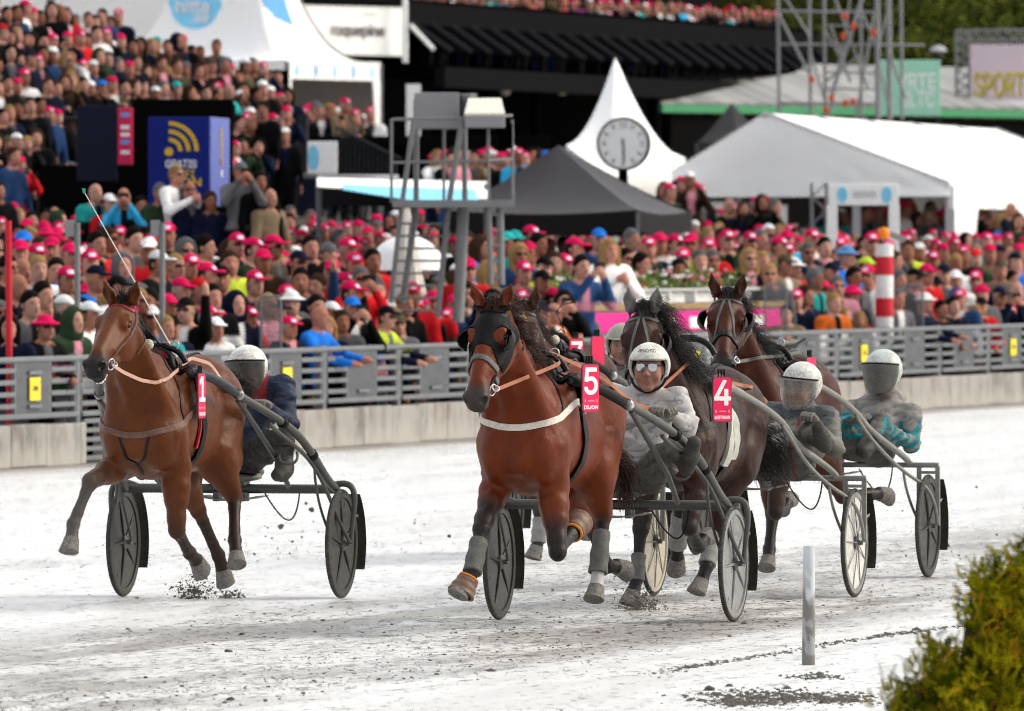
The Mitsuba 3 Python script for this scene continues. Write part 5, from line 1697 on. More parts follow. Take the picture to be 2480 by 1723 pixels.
# --- terrace with stair rails right of the kiosk, banner counters
tc = thing('terrace', 'dark terrace with steel guard rails under the white peaked tent', 'terrace')
for (a_, b_, v0, v1, y_) in ((650, 745, 268, 282, 176), (650, 745, 318, 322, 176)):
    pass
for u in (655, 700, 740):
    put(tc, 'rail_post', tube([at(u, 285, 178), at(u, 420, 178)], .04, 6), 'steel_dark')
for v in (318, 352):
    put(tc, 'guard_rail', tube([at(655, v, 178), at(742, v, 178)], .022, 6), 'steel_dark')
put(tc, 'pier', bx(at(734, 350, 178.5), (.16, .16, .95)), 'steel_dark')
f = face(645, 418, 770, 432, 177)
board(tc, 'deck_edge', f, .5, 'tower_metal')
board(tc, 'deck_front', face(560, 432, 770, 520, 178), .3, 'navy_board')
for k in range(14):
    u = 815 + k * 11
    v0 = 310 + (u - 815) * .48
    put(tc, 'baluster', tube([at(u, v0, 190), at(u, 425, 190)], .018, 5), 'steel_dark')
put(tc, 'stair_rail', tube([at(812, 308, 190), at(972, 386, 190)], .03, 6), 'steel_dark')
board(tc, 'stair_wall', face(812, 350, 985, 430, 191.5), .2, 'black_metal')
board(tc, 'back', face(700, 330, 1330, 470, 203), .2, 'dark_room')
bn = thing('banner', 'white banner with a pale blue mark on the terrace', 'banner')
f = face(745, 343, 817, 422, 176)
board(bn, 'cloth', f, .04, 'canvas_white')
put(bn, 'mark', extr(Polygon([(.09 * math.cos(t), .2 * math.sin(t)) for t in np.linspace(0, 6.28, 18)[:-1]]), .01, on(f, .2, .5), f[1], UP), 'logo_blue')
aw = thing('awning', 'long white and light blue sloping awning left of the tower', 'awning')
p0, p1, p2, p3 = at(768, 432, 157), at(1180, 442, 160), at(1180, 482, 156), at(768, 452, 153)
put(aw, 'cloth', slab(np.stack([np.stack([p3, p2]), np.stack([p0, p1])]), .02), 'canvas_white')
put(aw, 'blue_panel', slab(np.stack([np.stack([at(830, 460, 153.2), at(1000, 487, 153.6), at(1160, 486, 154.5)]), np.stack([at(830, 448, 154.2), at(1000, 456, 154.6), at(1150, 460, 155.5)])]) - np.array([0, .12, 0]), .012), 'logo_blue')
board(aw, 'rail_board', face(768, 423, 965, 438, 158), .06, 'canvas_grey')
put(aw, 'post', tube([at(772, 432, 157), at(772, 640, 157)], .04, 6), 'tower_metal')
put(aw, 'post', tube([at(1178, 445, 158), at(1178, 640, 158)], .04, 6), 'tower_metal')
board(aw, 'underside', face(775, 458, 1090, 500, 158.4), .05, 'black_canvas')

# --- closed white parasol and a white dome beside the tower
pa = thing('parasol', 'closed cream white parasol standing left of the tower', 'parasol')
b_, t_ = at(985, 800, 134), at(985, 505, 134)
prof = [(t, r) for t, r in ((0, .24), (.15, .22), (.5, .13), (.85, .06), (1, .025))]
rows = []
for t, r in prof:
    c = b_ + (t_ - b_) * (.0 + 1.0 * t)
    rows.append(np.array([c + (r * (1 + .18 * math.cos(7 * a))) * 1.1 * np.array([math.cos(a), math.sin(a), 0]) for a in np.linspace(0, 2 * np.pi, 43)]))
put(pa, 'cover', grid(np.stack(rows)), 'parasol_cream', True)
pr('parasol_cream', (.70, .68, .62), .7, .3)
put(pa, 'pole', tube([(b_[0], b_[1], .0), t_ + UP * .05], .025, 8), 'tower_metal')
um = thing('umbrella', 'open white umbrella dome in the crowd by the tower', 'umbrella')
uc = at(985, 655, 138)
th = np.linspace(0, 2 * np.pi, 25)
put(um, 'canopy', slab(np.stack([np.stack([uc + np.array([r * math.cos(a), r * math.sin(a), .42 * math.sqrt(max(0, 1 - (r / .46) ** 2)) * (1 - .04 * abs(math.sin(4 * a)) * r / .46)]) for a in th]) for r in np.linspace(.46, .01, 9)]), .006), 'canvas_white', 50)
put(um, 'shaft', tube([uc + UP * .42, uc - UP * 1.2], .010, 6), 'steel_dark')

# --- planter platform with pink banner on the right
pl = thing('platform', 'pale platform with a timber edge and white guard rail behind the railing', 'platform')
for p_ in (.9,):
    a_, b_ = fence_pt(1415, p_), fence_pt(1915, p_)
    z_ = lambda v: at(1500, v, a_[1] + (b_[1] - a_[1]) * .17)[2]
    L_ = np.linalg.norm(b_ - a_)
    m2 = (a_ + b_) / 2
    put(pl, 'timber_edge', bx(m2 + UP * (z_(738) + z_(752)) / 2, (L_, .10, z_(738) - z_(752)), AX), 'wood')
    put(pl, 'front', bx(m2 + FN * .05 + UP * z_(752) / 2, (L_, .06, z_(752) - .004), AX), 'canvas_grey')
    put(pl, 'guard_rail', tube([a_ + FN * .3 + UP * z_(707), b_ + FN * .3 + UP * z_(707)], .025, 8), 'canvas_grey')
    for t in np.linspace(0, 1, 9):
        put(pl, 'rail_post', bx(a_ + (b_ - a_) * t + FN * .3 + UP * (z_(738) + z_(709)) / 2, (.05, .05, z_(709) - z_(738) - .02), AX), 'canvas_white')
    bn2 = thing('banner', 'bright pink banner with white panels below the planter', 'banner')
    put(bn2, 'cloth', bx(m2 - FN * .03 + UP * (z_(757) + z_(806)) / 2, (L_, .02, z_(757) - z_(806)), AX), 'pink_banner')
    for t in (.36, .52, .80):
        put(bn2, 'white_panel', bx(a_ + (b_ - a_) * t - FN * .045 + UP * (z_(772) + z_(800)) / 2, (L_ * .09, .01, z_(772) - z_(800)), AX), 'print_white')
    fr = np.random.default_rng(31)
    pr('leaf', proc(lambda p, n, uv: mix((.07, .13, .025), (.16, .22, .05), noise(p.x * 30, p.y * 30, p.z * 30))), .6, .3)
    pr('petal', (.70, .68, .66), .7, .2)
    pr('petal_pink', (.60, .22, .30), .7, .2)
    for (t0, t1, lab) in ((.00, .30, 'green leaves and pale flowers in the left planter'), (.33, .62, 'white flowers and green leaves in the middle planter'), (.66, .98, 'white flowers and green leaves in the right planter')):
        k = thing('planter', lab, 'planter', 'flower planters on the platform')
        c_ = a_ + (b_ - a_) * (t0 + t1) / 2 + FN * .55
        put(k, 'box', bx(c_ + UP * (z_(738) + z_(715)) / 2, (L_ * (t1 - t0) - .1, .3, z_(715) - z_(738)), AX), 'canvas_white')
        lv, fl = [], []
        for _ in range(420):
            q = a_ + (b_ - a_) * fr.uniform(t0, t1) + FN * fr.uniform(.4, .7) + UP * (z_(715) + abs(fr.normal(0, .12)))
            d1, d2 = nrm(fr.normal(0, 1, 3)), nrm(fr.normal(0, 1, 3))
            lv.append((np.array([q, q + d1 * .06 + d2 * .025, q + d1 * .12, q + d1 * .06 - d2 * .025]), np.array([[0, 1, 2, 3]])))
        put(k, 'leaves', cat(lv), 'leaf', kind='stuff')
        for _ in range(30):
            q = a_ + (b_ - a_) * fr.uniform(t0, t1) + FN * fr.uniform(.4, .7) + UP * (z_(715) + fr.uniform(.02, .34))
            m3 = trimesh.creation.icosphere(1, fr.uniform(.022, .045))
            put(k, 'flower', (np.array(m3.vertices) * (1, 1, .7) + q, m3.faces), 'petal' if fr.random() < .65 else 'petal_pink', True)

# --- crowd barriers of wire mesh near the railing
for (u0, v0, u1, v1, p_, lab) in ((632, 718, 680, 860, .25, 'wire mesh crowd barrier panel behind the railing left of centre'), (1852, 690, 1905, 800, .3, 'wire mesh crowd barrier right of the pink banner'), (2185, 690, 2235, 800, .3, 'wire mesh crowd barrier right of the striped pole')):
    q = fence_pt((u0 + u1) / 2, p_)
    k = thing('barrier', lab, 'barrier')
    f = face(u0, v0, u1, v1, q[1])
    a_, ex, w, h = f
    put(k, 'frame', tube([a_, a_ + UP * h * .9, a_ + UP * h + ex * w * .1, a_ + UP * h + ex * w * .9, a_ + UP * h * .9 + ex * w, a_ + ex * w], .014, 6), 'galv')
    ws = [tube([a_ + ex * w * t, a_ + ex * w * t + UP * h], .004, 4) for t in np.linspace(0, 1, 12)[1:-1]] + [tube([a_ + UP * h * t, a_ + UP * h * t + ex * w], .004, 4) for t in np.linspace(0, 1, 14)[1:-1]]
    put(k, 'mesh', cat(ws), 'galv')

# --- scaffold tower, green sign, pink billboard, green edged roofs, wooded hill
sc_t = thing('scaffold', 'tall grey scaffold tower with orange clamps at the upper right', 'scaffold')
YS = 246.0
def sb(name, pts, r, m='scaffold_metal'):
    put(sc_t, name, tube([at(u, v, YS + d) for u, v, d in pts], r, 6), m, True)
for u, d, lo_ in ((1884, 0, 280), (1996, 0, 292), (1960, 2, 285), (2124, 0, 292), (2152, 1, 292), (2182, 1.5, 292), (2084, 2, 285)):
    sb('standard', [(u, -20, d), (u + 3, lo_, d)], .042 if u not in (2124, 2152) else .07)
for v in (28, 108, 250):
    sb('ledger', [(1884, v, 0), (2240 if v == 108 else 2125, v + 2, 0)], .034)
sb('brace', [(1888, 40, -.1), (1966, 192, -.1)], .04); sb('brace', [(2090, -10, -.1), (2014, 230, -.1)], .055); sb('brace', [(2016, -20, .1), (2102, 215, .1)], .034)
sb('brace', [(2118, 30, -.1), (2072, 290, -.1)], .036); sb('brace', [(2010, 60, .2), (2060, 200, .2)], .036); sb('brace', [(2150, 120, -.2), (2195, 240, -.2)], .04)
for q_ in ([(1898, -10, 1), (1962, 90, 1)], [(1960, 120, 2), (2000, 250, 2)], [(2040, 110, 2), (2008, 285, 2)], [(2060, -10, 2), (2044, 100, 2)], [(1996, 200, 1), (2090, 130, 1)], [(2084, 20, 2), (2120, 110, 2)], [(2124, 130, .5), (2152, 260, .5)], [(2152, 20, .5), (2124, 120, .5)], [(1996, 70, .6), (2040, 150, .6)]):
    sb('brace', q_, .03)
for v in (62, 175, 215):
    sb('ledger', [(1996, v, .8), (2125, v + 2, .8)], .025)
for u, v in ((1966, 192), (2046, 40), (2067, 64), (2042, 88), (2116, 80), (2000, 268), (2048, 250), (1976, 287), (2066, 247), (2014, 238)):
    put(sc_t, 'clamp', cbx(at(u, v, YS - .25), (.12, .12, .14), None, .02), 'clamp_orange')
pr('clamp_orange', (.60, .09, .03), .5, .4)
gs = thing('sign_board', 'mint green sign with white lettering beside the scaffold', 'sign')
f = face(2134, 146, 2277, 281, 250)
board(gs, 'panel', f, .3, 'sign_green')
write(gs, f, 'VRTE', .60, .62, .34, 'canvas_white', width=.85)
write(gs, f, 'SLTC', .62, .30, .34, 'canvas_white', width=.75)
bb = thing('billboard', 'pale pink billboard lettered SPORT in a truss frame', 'billboard')
f = face(2344, 108, 2560, 275, 300)
board(bb, 'panel', f, .2, 'sign_pink')
write(bb, f, 'SPORT', .345, .42, .62, 'print_yellow', width=1.34)
write(bb, f, 'SPORT', .357, .405, .62, 'dark_metal', width=1.34, name='lettering_shadow', off=.002)
board(bb, 'pale_stripe', face(2400, 245, 2560, 272, 299), .05, 'canvas_white')
for (p0_, p1_) in (((2315, 76), (2560, 72)), ((2315, 100), (2560, 98))):
    put(bb, 'truss_chord', tube([at(*p0_, 299), at(*p1_, 299)], .05, 6), 'tower_metal')
for k in range(18):
    u = 2325 + k * 13
    put(bb, 'truss_brace', tube([at(u, 76 if k % 2 else 99, 299), at(u + 13, 99 if k % 2 else 76, 299)], .03, 5), 'tower_metal')
for u in (2315, 2346):
    put(bb, 'truss_chord', tube([at(u, 74, 299), at(u + 2, 240, 299)], .05, 6), 'tower_metal')
for k in range(12):
    v = 80 + k * 13
    put(bb, 'truss_brace', tube([at(2315 if k % 2 else 2346, v, 299), at(2346 if k % 2 else 2315, v + 13, 299)], .03, 5), 'tower_metal')
gr_ = thing('low_building', 'long low building with a grey roof and green eaves', 'building')
A_, B_ = at(1600, 262, 285), at(2560, 290, 300)
A_[2] = B_[2] = at(2000, 268, 290)[2]
put(gr_, 'eave', bx((A_ + B_) / 2, (np.linalg.norm(B_ - A_), .12, .20), np.stack([nrm(B_ - A_), np.cross(UP, nrm(B_ - A_)), UP])), 'green_eave')
bk_ = np.array([-1.5, 16, 2.0])
put(gr_, 'roof', slab(np.stack([np.stack([A_ + UP * .14, B_ + UP * .14]), np.stack([A_ + UP * .14 + bk_ * .6, B_ + UP * .14 + bk_ * .6])]), .06), 'roof_grey')
put(gr_, 'wall', bx((A_ + B_) / 2 + np.array([0, .5, -1.6]), (np.linalg.norm(B_ - A_) - .5, .3, 2.9), np.stack([nrm(B_ - A_), np.cross(UP, nrm(B_ - A_)), UP])), 'dark_room')
lp = thing('street_lamp', 'white mushroom shaped lamp in front of the wooded hill', 'lamp')
put(lp, 'shade', lathe([(0, .16), (.14, .12), (.24, .0), (.20, -.03), (0, -.04)], 18, None, at(2272, 124, 292)), 'canvas_grey', 40)
put(lp, 'body', lathe([(.10, 0), (.14, -.08), (.05, -.24), (.05, -2.5)], 12, None, at(2272, 132, 292)), 'steel_dark', 40)
# ---------------------------------------------------------------- wooded hill, hedge, post
pr('hill', (.030, .040, .012), .9, .2)
hx_, hy_ = np.meshgrid(np.linspace(-60, 130, 40), np.linspace(330, 460, 24), indexing='ij')
hz_ = np.clip((hy_ - 332) * .16, 0, 14) + 2.5 * meshkit.fbm(np.stack([hx_ * .05, hy_ * .05, 0 * hx_], -1), 3)
struct('hill', grid(np.stack([hx_, hy_, hz_], -1)), 'hill', 'wooded hillside behind the racecourse', True)


def leaf_proc(a, b, c):
    return proc(lambda p, n, uv: mix(mix(a, b, smoothstep(.3, .7, fbm(p.x * 1.2, p.y * 1.2, p.z * 1.2))), c, smoothstep(.55, .8, noise(p.x * 7, p.y * 7, p.z * 7)) * .6))


def thin_leaf(name, col):
    scene[name] = {'type': 'principledthin', 'base_color': col, 'roughness': .95, 'spec_trans': 0.0, 'diff_trans': .5}


thin_leaf('tree_leaf', leaf_proc((.035, .055, .012), (.11, .125, .022), (.20, .19, .04)))
thin_leaf('tree_leaf_dark', leaf_proc((.022, .034, .010), (.06, .07, .016), (.13, .12, .03)))
thin_leaf('hedge_leaf', proc(lambda p, n, uv: mix(mix((.045, .065, .005), (.34, .30, .010), smoothstep(.35, .65, fbm(p.x * 9, p.y * 9, p.z * 9))), (.55, .22, .02), smoothstep(.70, .82, noise(p.x * 14 + 5, p.y * 14, p.z * 14)) * .45)))
pr('bark', (.05, .038, .028), .9, .2)


def leaf_cloud(centers, radii, n, size, rng):
    c = rng.integers(0, len(centers), n)
    d = rng.normal(0, 1, (n, 3)); d /= np.linalg.norm(d, axis=1, keepdims=True)
    q = np.asarray(centers)[c] + d * np.asarray(radii)[c][:, None] * rng.uniform(.55, 1.0, (n, 1))
    a = rng.normal(0, 1, (n, 3)); a /= np.linalg.norm(a, axis=1, keepdims=True)
    b = np.cross(a, rng.normal(0, 1, (n, 3))); b /= np.linalg.norm(b, axis=1, keepdims=True)
    s = size * rng.uniform(.6, 1.4, (n, 1))
    V = np.stack([q - a * s, q + b * s * .5, q + a * s, q - b * s * .5], 1).reshape(-1, 3)
    return V, np.arange(n * 4).reshape(-1, 4)


tr = np.random.default_rng(17)
spots = [(1780, 20, 330, 3.2), (1900, -20, 345, 3.5), (1985, 70, 338, 3.2), (2080, 10, 350, 3.8), (2170, 90, 336, 3.0), (2210, -10, 360, 4.2), (2290, 60, 345, 3.4), (2350, -30, 365, 4.2), (2430, 30, 350, 3.6), (2500, -20, 370, 4.5), (2300, 170, 332, 2.6), (2250, 230, 330, 2.2), (2120, 180, 334, 2.6), (2060, 130, 340, 3.0), (1860, 110, 334, 3.0), (2440, 120, 340, 3.2), (1930, 190, 332, 2.2)]
tl = ['on the left of the hill', 'second from left at the top']
for i, (u, v, Y, R) in enumerate(spots):
    c = at(u, v, Y)
    kth = ['first', 'second', 'third', 'fourth', 'fifth', 'sixth', 'seventh', 'eighth', 'ninth', 'tenth', 'eleventh', 'twelfth', 'thirteenth', 'fourteenth', 'fifteenth', 'sixteenth', 'seventeenth'][sorted(range(len(spots)), key=lambda j: spots[j][0]).index(i)]
    k = thing('tree', f"{'dark' if i % 3 == 0 else 'mid'} green tree on the hillside behind the scaffold, {kth} from the left", 'tree', 'trees on the hillside')
    cs = [c + tr.normal(0, R * .45, 3) * (1, .7, .8) for _ in range(14)]
    put(k, 'crown', leaf_cloud(cs, [R * tr.uniform(.3, .55) for _ in cs], 2600, .17, tr), 'tree_leaf' if i % 3 else 'tree_leaf_dark')
    put(k, 'trunk', tube([(c[0], c[1], max(0, (c[1] - 332) * .14)), c], [.28, .12], 7), 'bark')

# --- golden green conifer hedge in the lower right corner
hd_ = thing('conifer_bush', 'golden green conifer bush in the lower right foreground', 'bush')
YH = 44.0
out = np.array([(2140, 1760), (2165, 1690), (2200, 1655), (2225, 1610), (2240, 1570), (2290, 1565), (2310, 1600), (2345, 1590), (2352, 1540), (2340, 1480), (2372, 1440), (2352, 1400), (2400, 1382), (2420, 1370), (2440, 1350), (2475, 1335), (2560, 1320), (2560, 1800)], float)
pgn = Polygon(out)
hr = np.random.default_rng(6)
cl = []
while len(cl) < 330:
    u, v = hr.uniform(2130, 2560), hr.uniform(1320, 1800)
    if pgn.contains(Point(u, v)) if 'Point' in globals() else True:
        dist = pgn.exterior.distance(Point(u, v))
        cl.append(at(u, v, YH + hr.normal(0, .25) + (.0 if dist > 30 else .1)) + 0)
ms = []
for c in cl:
    for _ in range(int(hr.integers(9, 15))):
        base = c + hr.normal(0, .030, 3)
        d = nrm(hr.normal(0, .8, 3) + (-.25, -.2, .9))
        L = hr.uniform(.03, .075)
        sd = nrm(np.cross(d, hr.normal(0, 1, 3)))
        for t in np.linspace(.05, 1, 7):
            p_ = base + d * L * t
            for s in (-1, 1):
                q = nrm(d * .7 + sd * s * .8)
                w = nrm(np.cross(q, d)) * .0045
                l = .020 * (1.1 - t * .6)
                ms.append(np.stack([p_ - w, p_ + q * l * .5 + w * 1.2, p_ + q * l, p_ + q * l * .5 - w * 1.2]))
V = np.concatenate(ms); put(hd_, 'foliage', (V, np.arange(len(V)).reshape(-1, 4)), 'hedge_leaf')
B = None
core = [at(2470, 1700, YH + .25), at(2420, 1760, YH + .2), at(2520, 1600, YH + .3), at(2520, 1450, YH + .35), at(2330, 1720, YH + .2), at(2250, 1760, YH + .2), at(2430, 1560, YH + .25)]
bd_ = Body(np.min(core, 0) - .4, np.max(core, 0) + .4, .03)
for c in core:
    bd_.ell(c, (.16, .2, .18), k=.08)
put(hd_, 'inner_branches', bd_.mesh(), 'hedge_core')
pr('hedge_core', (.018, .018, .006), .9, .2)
put(hd_, 'stem', tube([(core[0][0], core[0][1], 0), core[0]], .05, 8), 'bark')

# --- short marker post on the inner edge of the track
def post_col(p, n, uv):
    m = dr.clip(smoothstep(.42, .56, fbm(p.x * 22 + p.z * 5, p.y * 22, p.z * 9)) * smoothstep(.62, .40, p.z) * .5 + smoothstep(.44, .34, p.z + .12 * (noise(p.x * 40, p.z * 8, 0) - .5)) * .6 + smoothstep(.07, .03, p.z) * .6, 0, 1)
    return mix((.50, .53, .56), (.17, .165, .15), m)


pr('marker_paint', proc(post_col), .45, .5)
pb, pt_ = gnd(1958, 1611), None
h_ = at(1958, 1323, pb[1])[2]
k = thing('marker_post', 'short weathered white post standing at the inner edge of the track', 'post')
put(k, 'shaft', lathe([(.034, -.02), (.036, .02), (.034, h_ * .5), (.032, h_ - .004), (.029, h_), (.026, h_), (.026, h_ - .05)], 20, (0.004, 0, 1), (pb[0], pb[1], 0)), 'marker_paint', 40)
# ---------------------------------------------------------------- spectators
# regions of a figure: 0 skin, 1 jacket, 2 trousers, 3 eye / brow, 4 mouth, 5 shirt, 6 shoe, 7 thing held
POSES = {
    'down': (((.05, .24, 1.12), (.12, .25, .86)), ((.05, -.24, 1.12), (.12, -.25, .86))),
    'rail': (((.18, .27, 1.14), (.42, .14, 1.10)), ((.18, -.27, 1.14), (.42, -.12, 1.12))),
    'clap': (((.14, .27, 1.16), (.34, .05, 1.30)), ((.14, -.27, 1.16), (.34, -.04, 1.32))),
    'phone': (((.22, .24, 1.24), (.36, .06, 1.53)), ((.22, -.24, 1.24), (.36, -.06, 1.53))),
    'raise': (((.16, .27, 1.50), (.22, .30, 1.78)), ((.10, -.26, 1.14), (.28, -.18, 1.0))),
    'reach': (((.30, .20, 1.22), (.60, .12, 1.18)), ((.26, -.22, 1.20), (.56, -.06, 1.14))),
}


def figure(pose, hb, hh, fine=True):
    """Body of one pose: (vertices, triangles, region weights)."""
    eye9 = np.eye(9)
    B = Body((-.45, -.55, -.03), (.85, .55, 2.05), hb)
    lean = .10 if pose in ('rail', 'reach') else .0
    for s in (-1, 1):
        B.chain([(0, s * .095, .88), (.03, s * .10, .48), (-.01, s * .10, .09)], [.105, .075, .055], k=.04, col=eye9[2, :3] * 0)
        B.cone((-.02, s * .10, .04), (.15, s * .11, .035), .045, .04, k=.03, col=np.zeros(3))
    B.ell((0, 0, .95), (.125, .165, .13), k=.05)
    B.ell((lean * .5, 0, 1.14), (.125, .17, .20), k=.06)
    B.ell((lean, 0, 1.33), (.115, .185, .16), k=.05)
    B.cone((lean, -.15, 1.405), (lean, .15, 1.405), .07, .07, k=.05)
    B.cone((lean, 0, 1.40), (lean * 1.2 + .01, 0, 1.52), .062, .055, k=.03)
    hands = []
    for (e, h), s in zip(POSES[pose], (1, -1)):
        e, h = np.array(e), np.array(h)
        sh = np.array((lean, s * .19, 1.39))
        B.chain([sh, e, h], [.072, .056, .042], k=.04)
        d = nrm(h - e)
        r = nrm(np.cross(d, (0, 0, 1)) + 1e-3)
        if fine:
            B.cone(h, h + d * .07, .036, .036, k=.015)
            up = np.cross(r, d)
            for i in range(4):
                o = (up if pose in ('clap', 'phone', 'raise') else r) * (i - 1.5) * .022
                B.cone(h + d * .07 + o, h + d * (.125 - .012 * abs(i - 1.3)) + o * 1.15 - np.cross(o, d) * .2, .0125, .0105, k=.006)
            B.cone(h + d * .03, h + d * .075 + (up if pose in ('clap', 'phone', 'raise') else r) * -.052, .014, .012, k=.008)
        else:
            B.cone(h, h + d * .10, .038, .034, k=.02)
        hands.append((h, d))
    hc = np.array((lean * 1.2 + .03, 0, 1.615))
    v, f = B.mesh(np.maximum(B.D, 0 * B.D - 9))
    z = v[:, 2]
    W = np.zeros((len(v), 8))
    dh = np.min([np.linalg.norm(v - (h + d * .07), axis=1) for h, d in hands], 0)
    neck = (np.linalg.norm(v[:, :2] - (lean * 1.2 + .01, 0), axis=1) < .10) & (z > 1.455)
    reg = np.where(z < .10, 6, np.where(z < .90, 2, 1))
    shirt = (v[:, 0] > lean + .05) & (np.abs(v[:, 1]) < .05) & (z > 1.18)
    reg = np.where(shirt, 5, reg)
    reg = np.where(neck | (dh < .085), 0, reg)
    W[np.arange(len(v)), reg] = 1
    # head
    H = Body(hc - .17, hc + .17, hh)
    H.ell(hc, (.096, .077, .115), k=.02)
    H.ell(hc + (.03, 0, -.065), (.060, .056, .058), k=.03)
    H.cone((lean * 1.2 + .01, 0, 1.50), hc + (-.015, 0, -.07), .052, .055, k=.03)
    H.cone(hc + (.088, 0, .012), hc + (.112, 0, -.030), .010, .016, k=.014)
    for s in (-1, 1):
        H.ell(hc + (-.005, s * .080, -.01), (.022, .012, .034), k=.01)
        H.ell(hc + (.096, s * .033, .014), (.016, .020, .013), k=.012, sub=True)
    hv, hf = H.mesh()
    q = hv - hc
    Wh = np.zeros((len(hv), 8)); Wh[:, 0] = 1
    a = np.abs(q[:, 1])
    ey = np.clip(1.25 - np.hypot((a - .034) / .020, (q[:, 2] - .018) / .015), 0, 1) * (q[:, 0] > .05)
    mo = np.clip(1.2 - np.hypot(q[:, 1] / .030, (q[:, 2] + .062) / .012), 0, 1) * (q[:, 0] > .05)
    Wh[:, 3] = ey * .75; Wh[:, 4] = mo * .7
    sc_ = np.clip((.028 - q[:, 0] + .5 * np.clip(q[:, 2] - .05, 0, .1)) / .012, 0, 1) * np.clip((q[:, 2] + .055 - .4 * np.clip(q[:, 0], -.1, .1)) / .015, 0, 1) * (1 - np.clip((a - .082) / .004, 0, 1))
    Wh[:, 7] = sc_
    Wh[:, 0] = 1 - Wh[:, 3] - Wh[:, 4] - sc_
    v, f = cat([(v, f), (hv, hf)])
    return v, f, np.vstack([W, Wh]), hc, hands


def headwear(kind, hc, h):
    """Hair or hat as (vertices, triangles, weights of colour 1 and 2)."""
    B = Body(hc - (.24, .2, .42), hc + (.24, .2, .22), h)
    g = np.stack(np.meshgrid(*[B.lo[k] + np.arange(B.n[k]) * B.h for k in range(3)], indexing='ij'), -1) - hc
    x, y, z = g[..., 0], g[..., 1], g[..., 2]
    if kind in ('cap', 'bucket', 'beanie'):
        B.ell(hc + (-.004, 0, .022), (.108, .090, .113), k=.01)
        B.D = np.maximum(B.D, (.048 if kind != 'beanie' else .03) - z + .10 * np.clip(-x, 0, .1)).astype(np.float32)
        if kind == 'cap':
            B.ell(hc + (.135, 0, .047), (.075, .072, .014), k=.012)
        elif kind == 'bucket':
            B.ell(hc + (.0, 0, .042), (.155, .140, .018), k=.02)
    elif kind == 'short':
        B.ell(hc + (-.012, 0, .018), (.106, .086, .120), k=.01)
        B.D = np.maximum(B.D, np.maximum(x - .055 - .9 * np.clip(z - .045, -.06, .05), -.075 - z)).astype(np.float32)
    elif kind == 'long':
        B.ell(hc + (-.012, 0, .018), (.112, .094, .122), k=.01)
        B.cone(hc + (-.05, 0, .0), hc + (-.05, 0, -.22), .095, .085, k=.04)
        for s in (-1, 1):
            B.cone(hc + (.0, s * .075, .0), hc + (.02, s * .085, -.20), .040, .030, k=.03)
        inner = np.sqrt((x / .12) ** 2 + (y / .066) ** 2 + ((z + .03) / .11) ** 2) - 1
        B.D = np.maximum(B.D, np.maximum(x - .065 - .5 * np.clip(z - .05, -.05, .05), -inner * .06)).astype(np.float32)
    elif kind == 'hood':
        B.ell(hc + (-.02, 0, .0), (.128, .112, .150), k=.02)
        B.ell(hc + (-.04, 0, -.13), (.11, .12, .08), k=.05)
        B.D = np.maximum(B.D, -(np.sqrt(((x - .10) / .10) ** 2 + (y / .075) ** 2 + (z / .11) ** 2) - 1) * .07).astype(np.float32)
    v, f = B.mesh()
    q = v - hc
    w = ((q[:, 0] > .07) & (np.abs(q[:, 1]) < .034) & (q[:, 2] > .066) & (q[:, 2] < .098)).astype(float) if kind == 'cap' else np.zeros(len(v))
    return v, f, w


FINE = {p: figure(p, .030, .0165) for p in POSES}
LOW = {p: figure(p, .062, .030, False) for p in ('down', 'clap', 'phone')}
KINDS = ('cap', 'bucket', 'beanie', 'short', 'long', 'hood')
WEAR = {(k, p): headwear(k, FINE[p][3], .0165) for k in KINDS for p in ('down', 'rail')}
WLOW = {k: headwear(k, LOW['down'][3], .030) for k in KINDS}

COL = {'pink': (.60, .008, .085), 'white': (.75, .75, .76), 'black': (.0035, .0035, .0045), 'navy': (.005, .008, .025), 'blue': (.015, .16, .62), 'red': (.55, .014, .02), 'green': (.020, .038, .018), 'teal': (.02, .33, .33),
       'grey': (.10, .10, .11), 'beige': (.20, .145, .09), 'denim': (.020, .055, .15), 'khaki': (.07, .058, .034), 'lime': (.55, .70, .05), 'purple': (.13, .02, .14), 'pale pink': (.62, .25, .33), 'brown': (.035, .017, .010), 'sky blue': (.03, .36, .65), 'bright green': (.02, .35, .06), 'orange': (.65, .14, .02), 'floral blue': (.10, .25, .5)}
HAIR = {'dark': (.006, .0042, .0035), 'brown': (.024, .012, .007), 'blond': (.27, .16, .065), 'grey': (.22, .21, .20), 'ginger': (.20, .075, .025), 'black': (.003, .0026, .0026)}
SKIN = [(.42, .20, .145), (.48, .245, .185), (.37, .165, .115), (.45, .21, .16), (.28, .12, .08), (.50, .27, .21)]
CAPC = ['pink', 'white', 'black', 'navy', 'red', 'teal', 'blue', 'khaki', 'grey', 'green']
PEOPLE = []      # dicts: pos (feet), yaw, sc, hat, hatc, hair, top, pose, row, hero
def tier(p):
    return -.32 + .115 * max(0.0, p - 1.0)


def person_at(u, v, p, **kw):
    """A spectator whose head shows at (u, v), p metres behind the fence."""
    q = fence_pt(u, p)
    w = at(u, v, q[1])
    z0 = kw.pop('z0', tier(p))
    sc = np.clip((w[2] - z0) / 1.615, .85, 1.2)
    return dict(pos=np.array([w[0], w[1], w[2] - 1.615 * sc]), sc=sc, uv=(u, v), **kw)


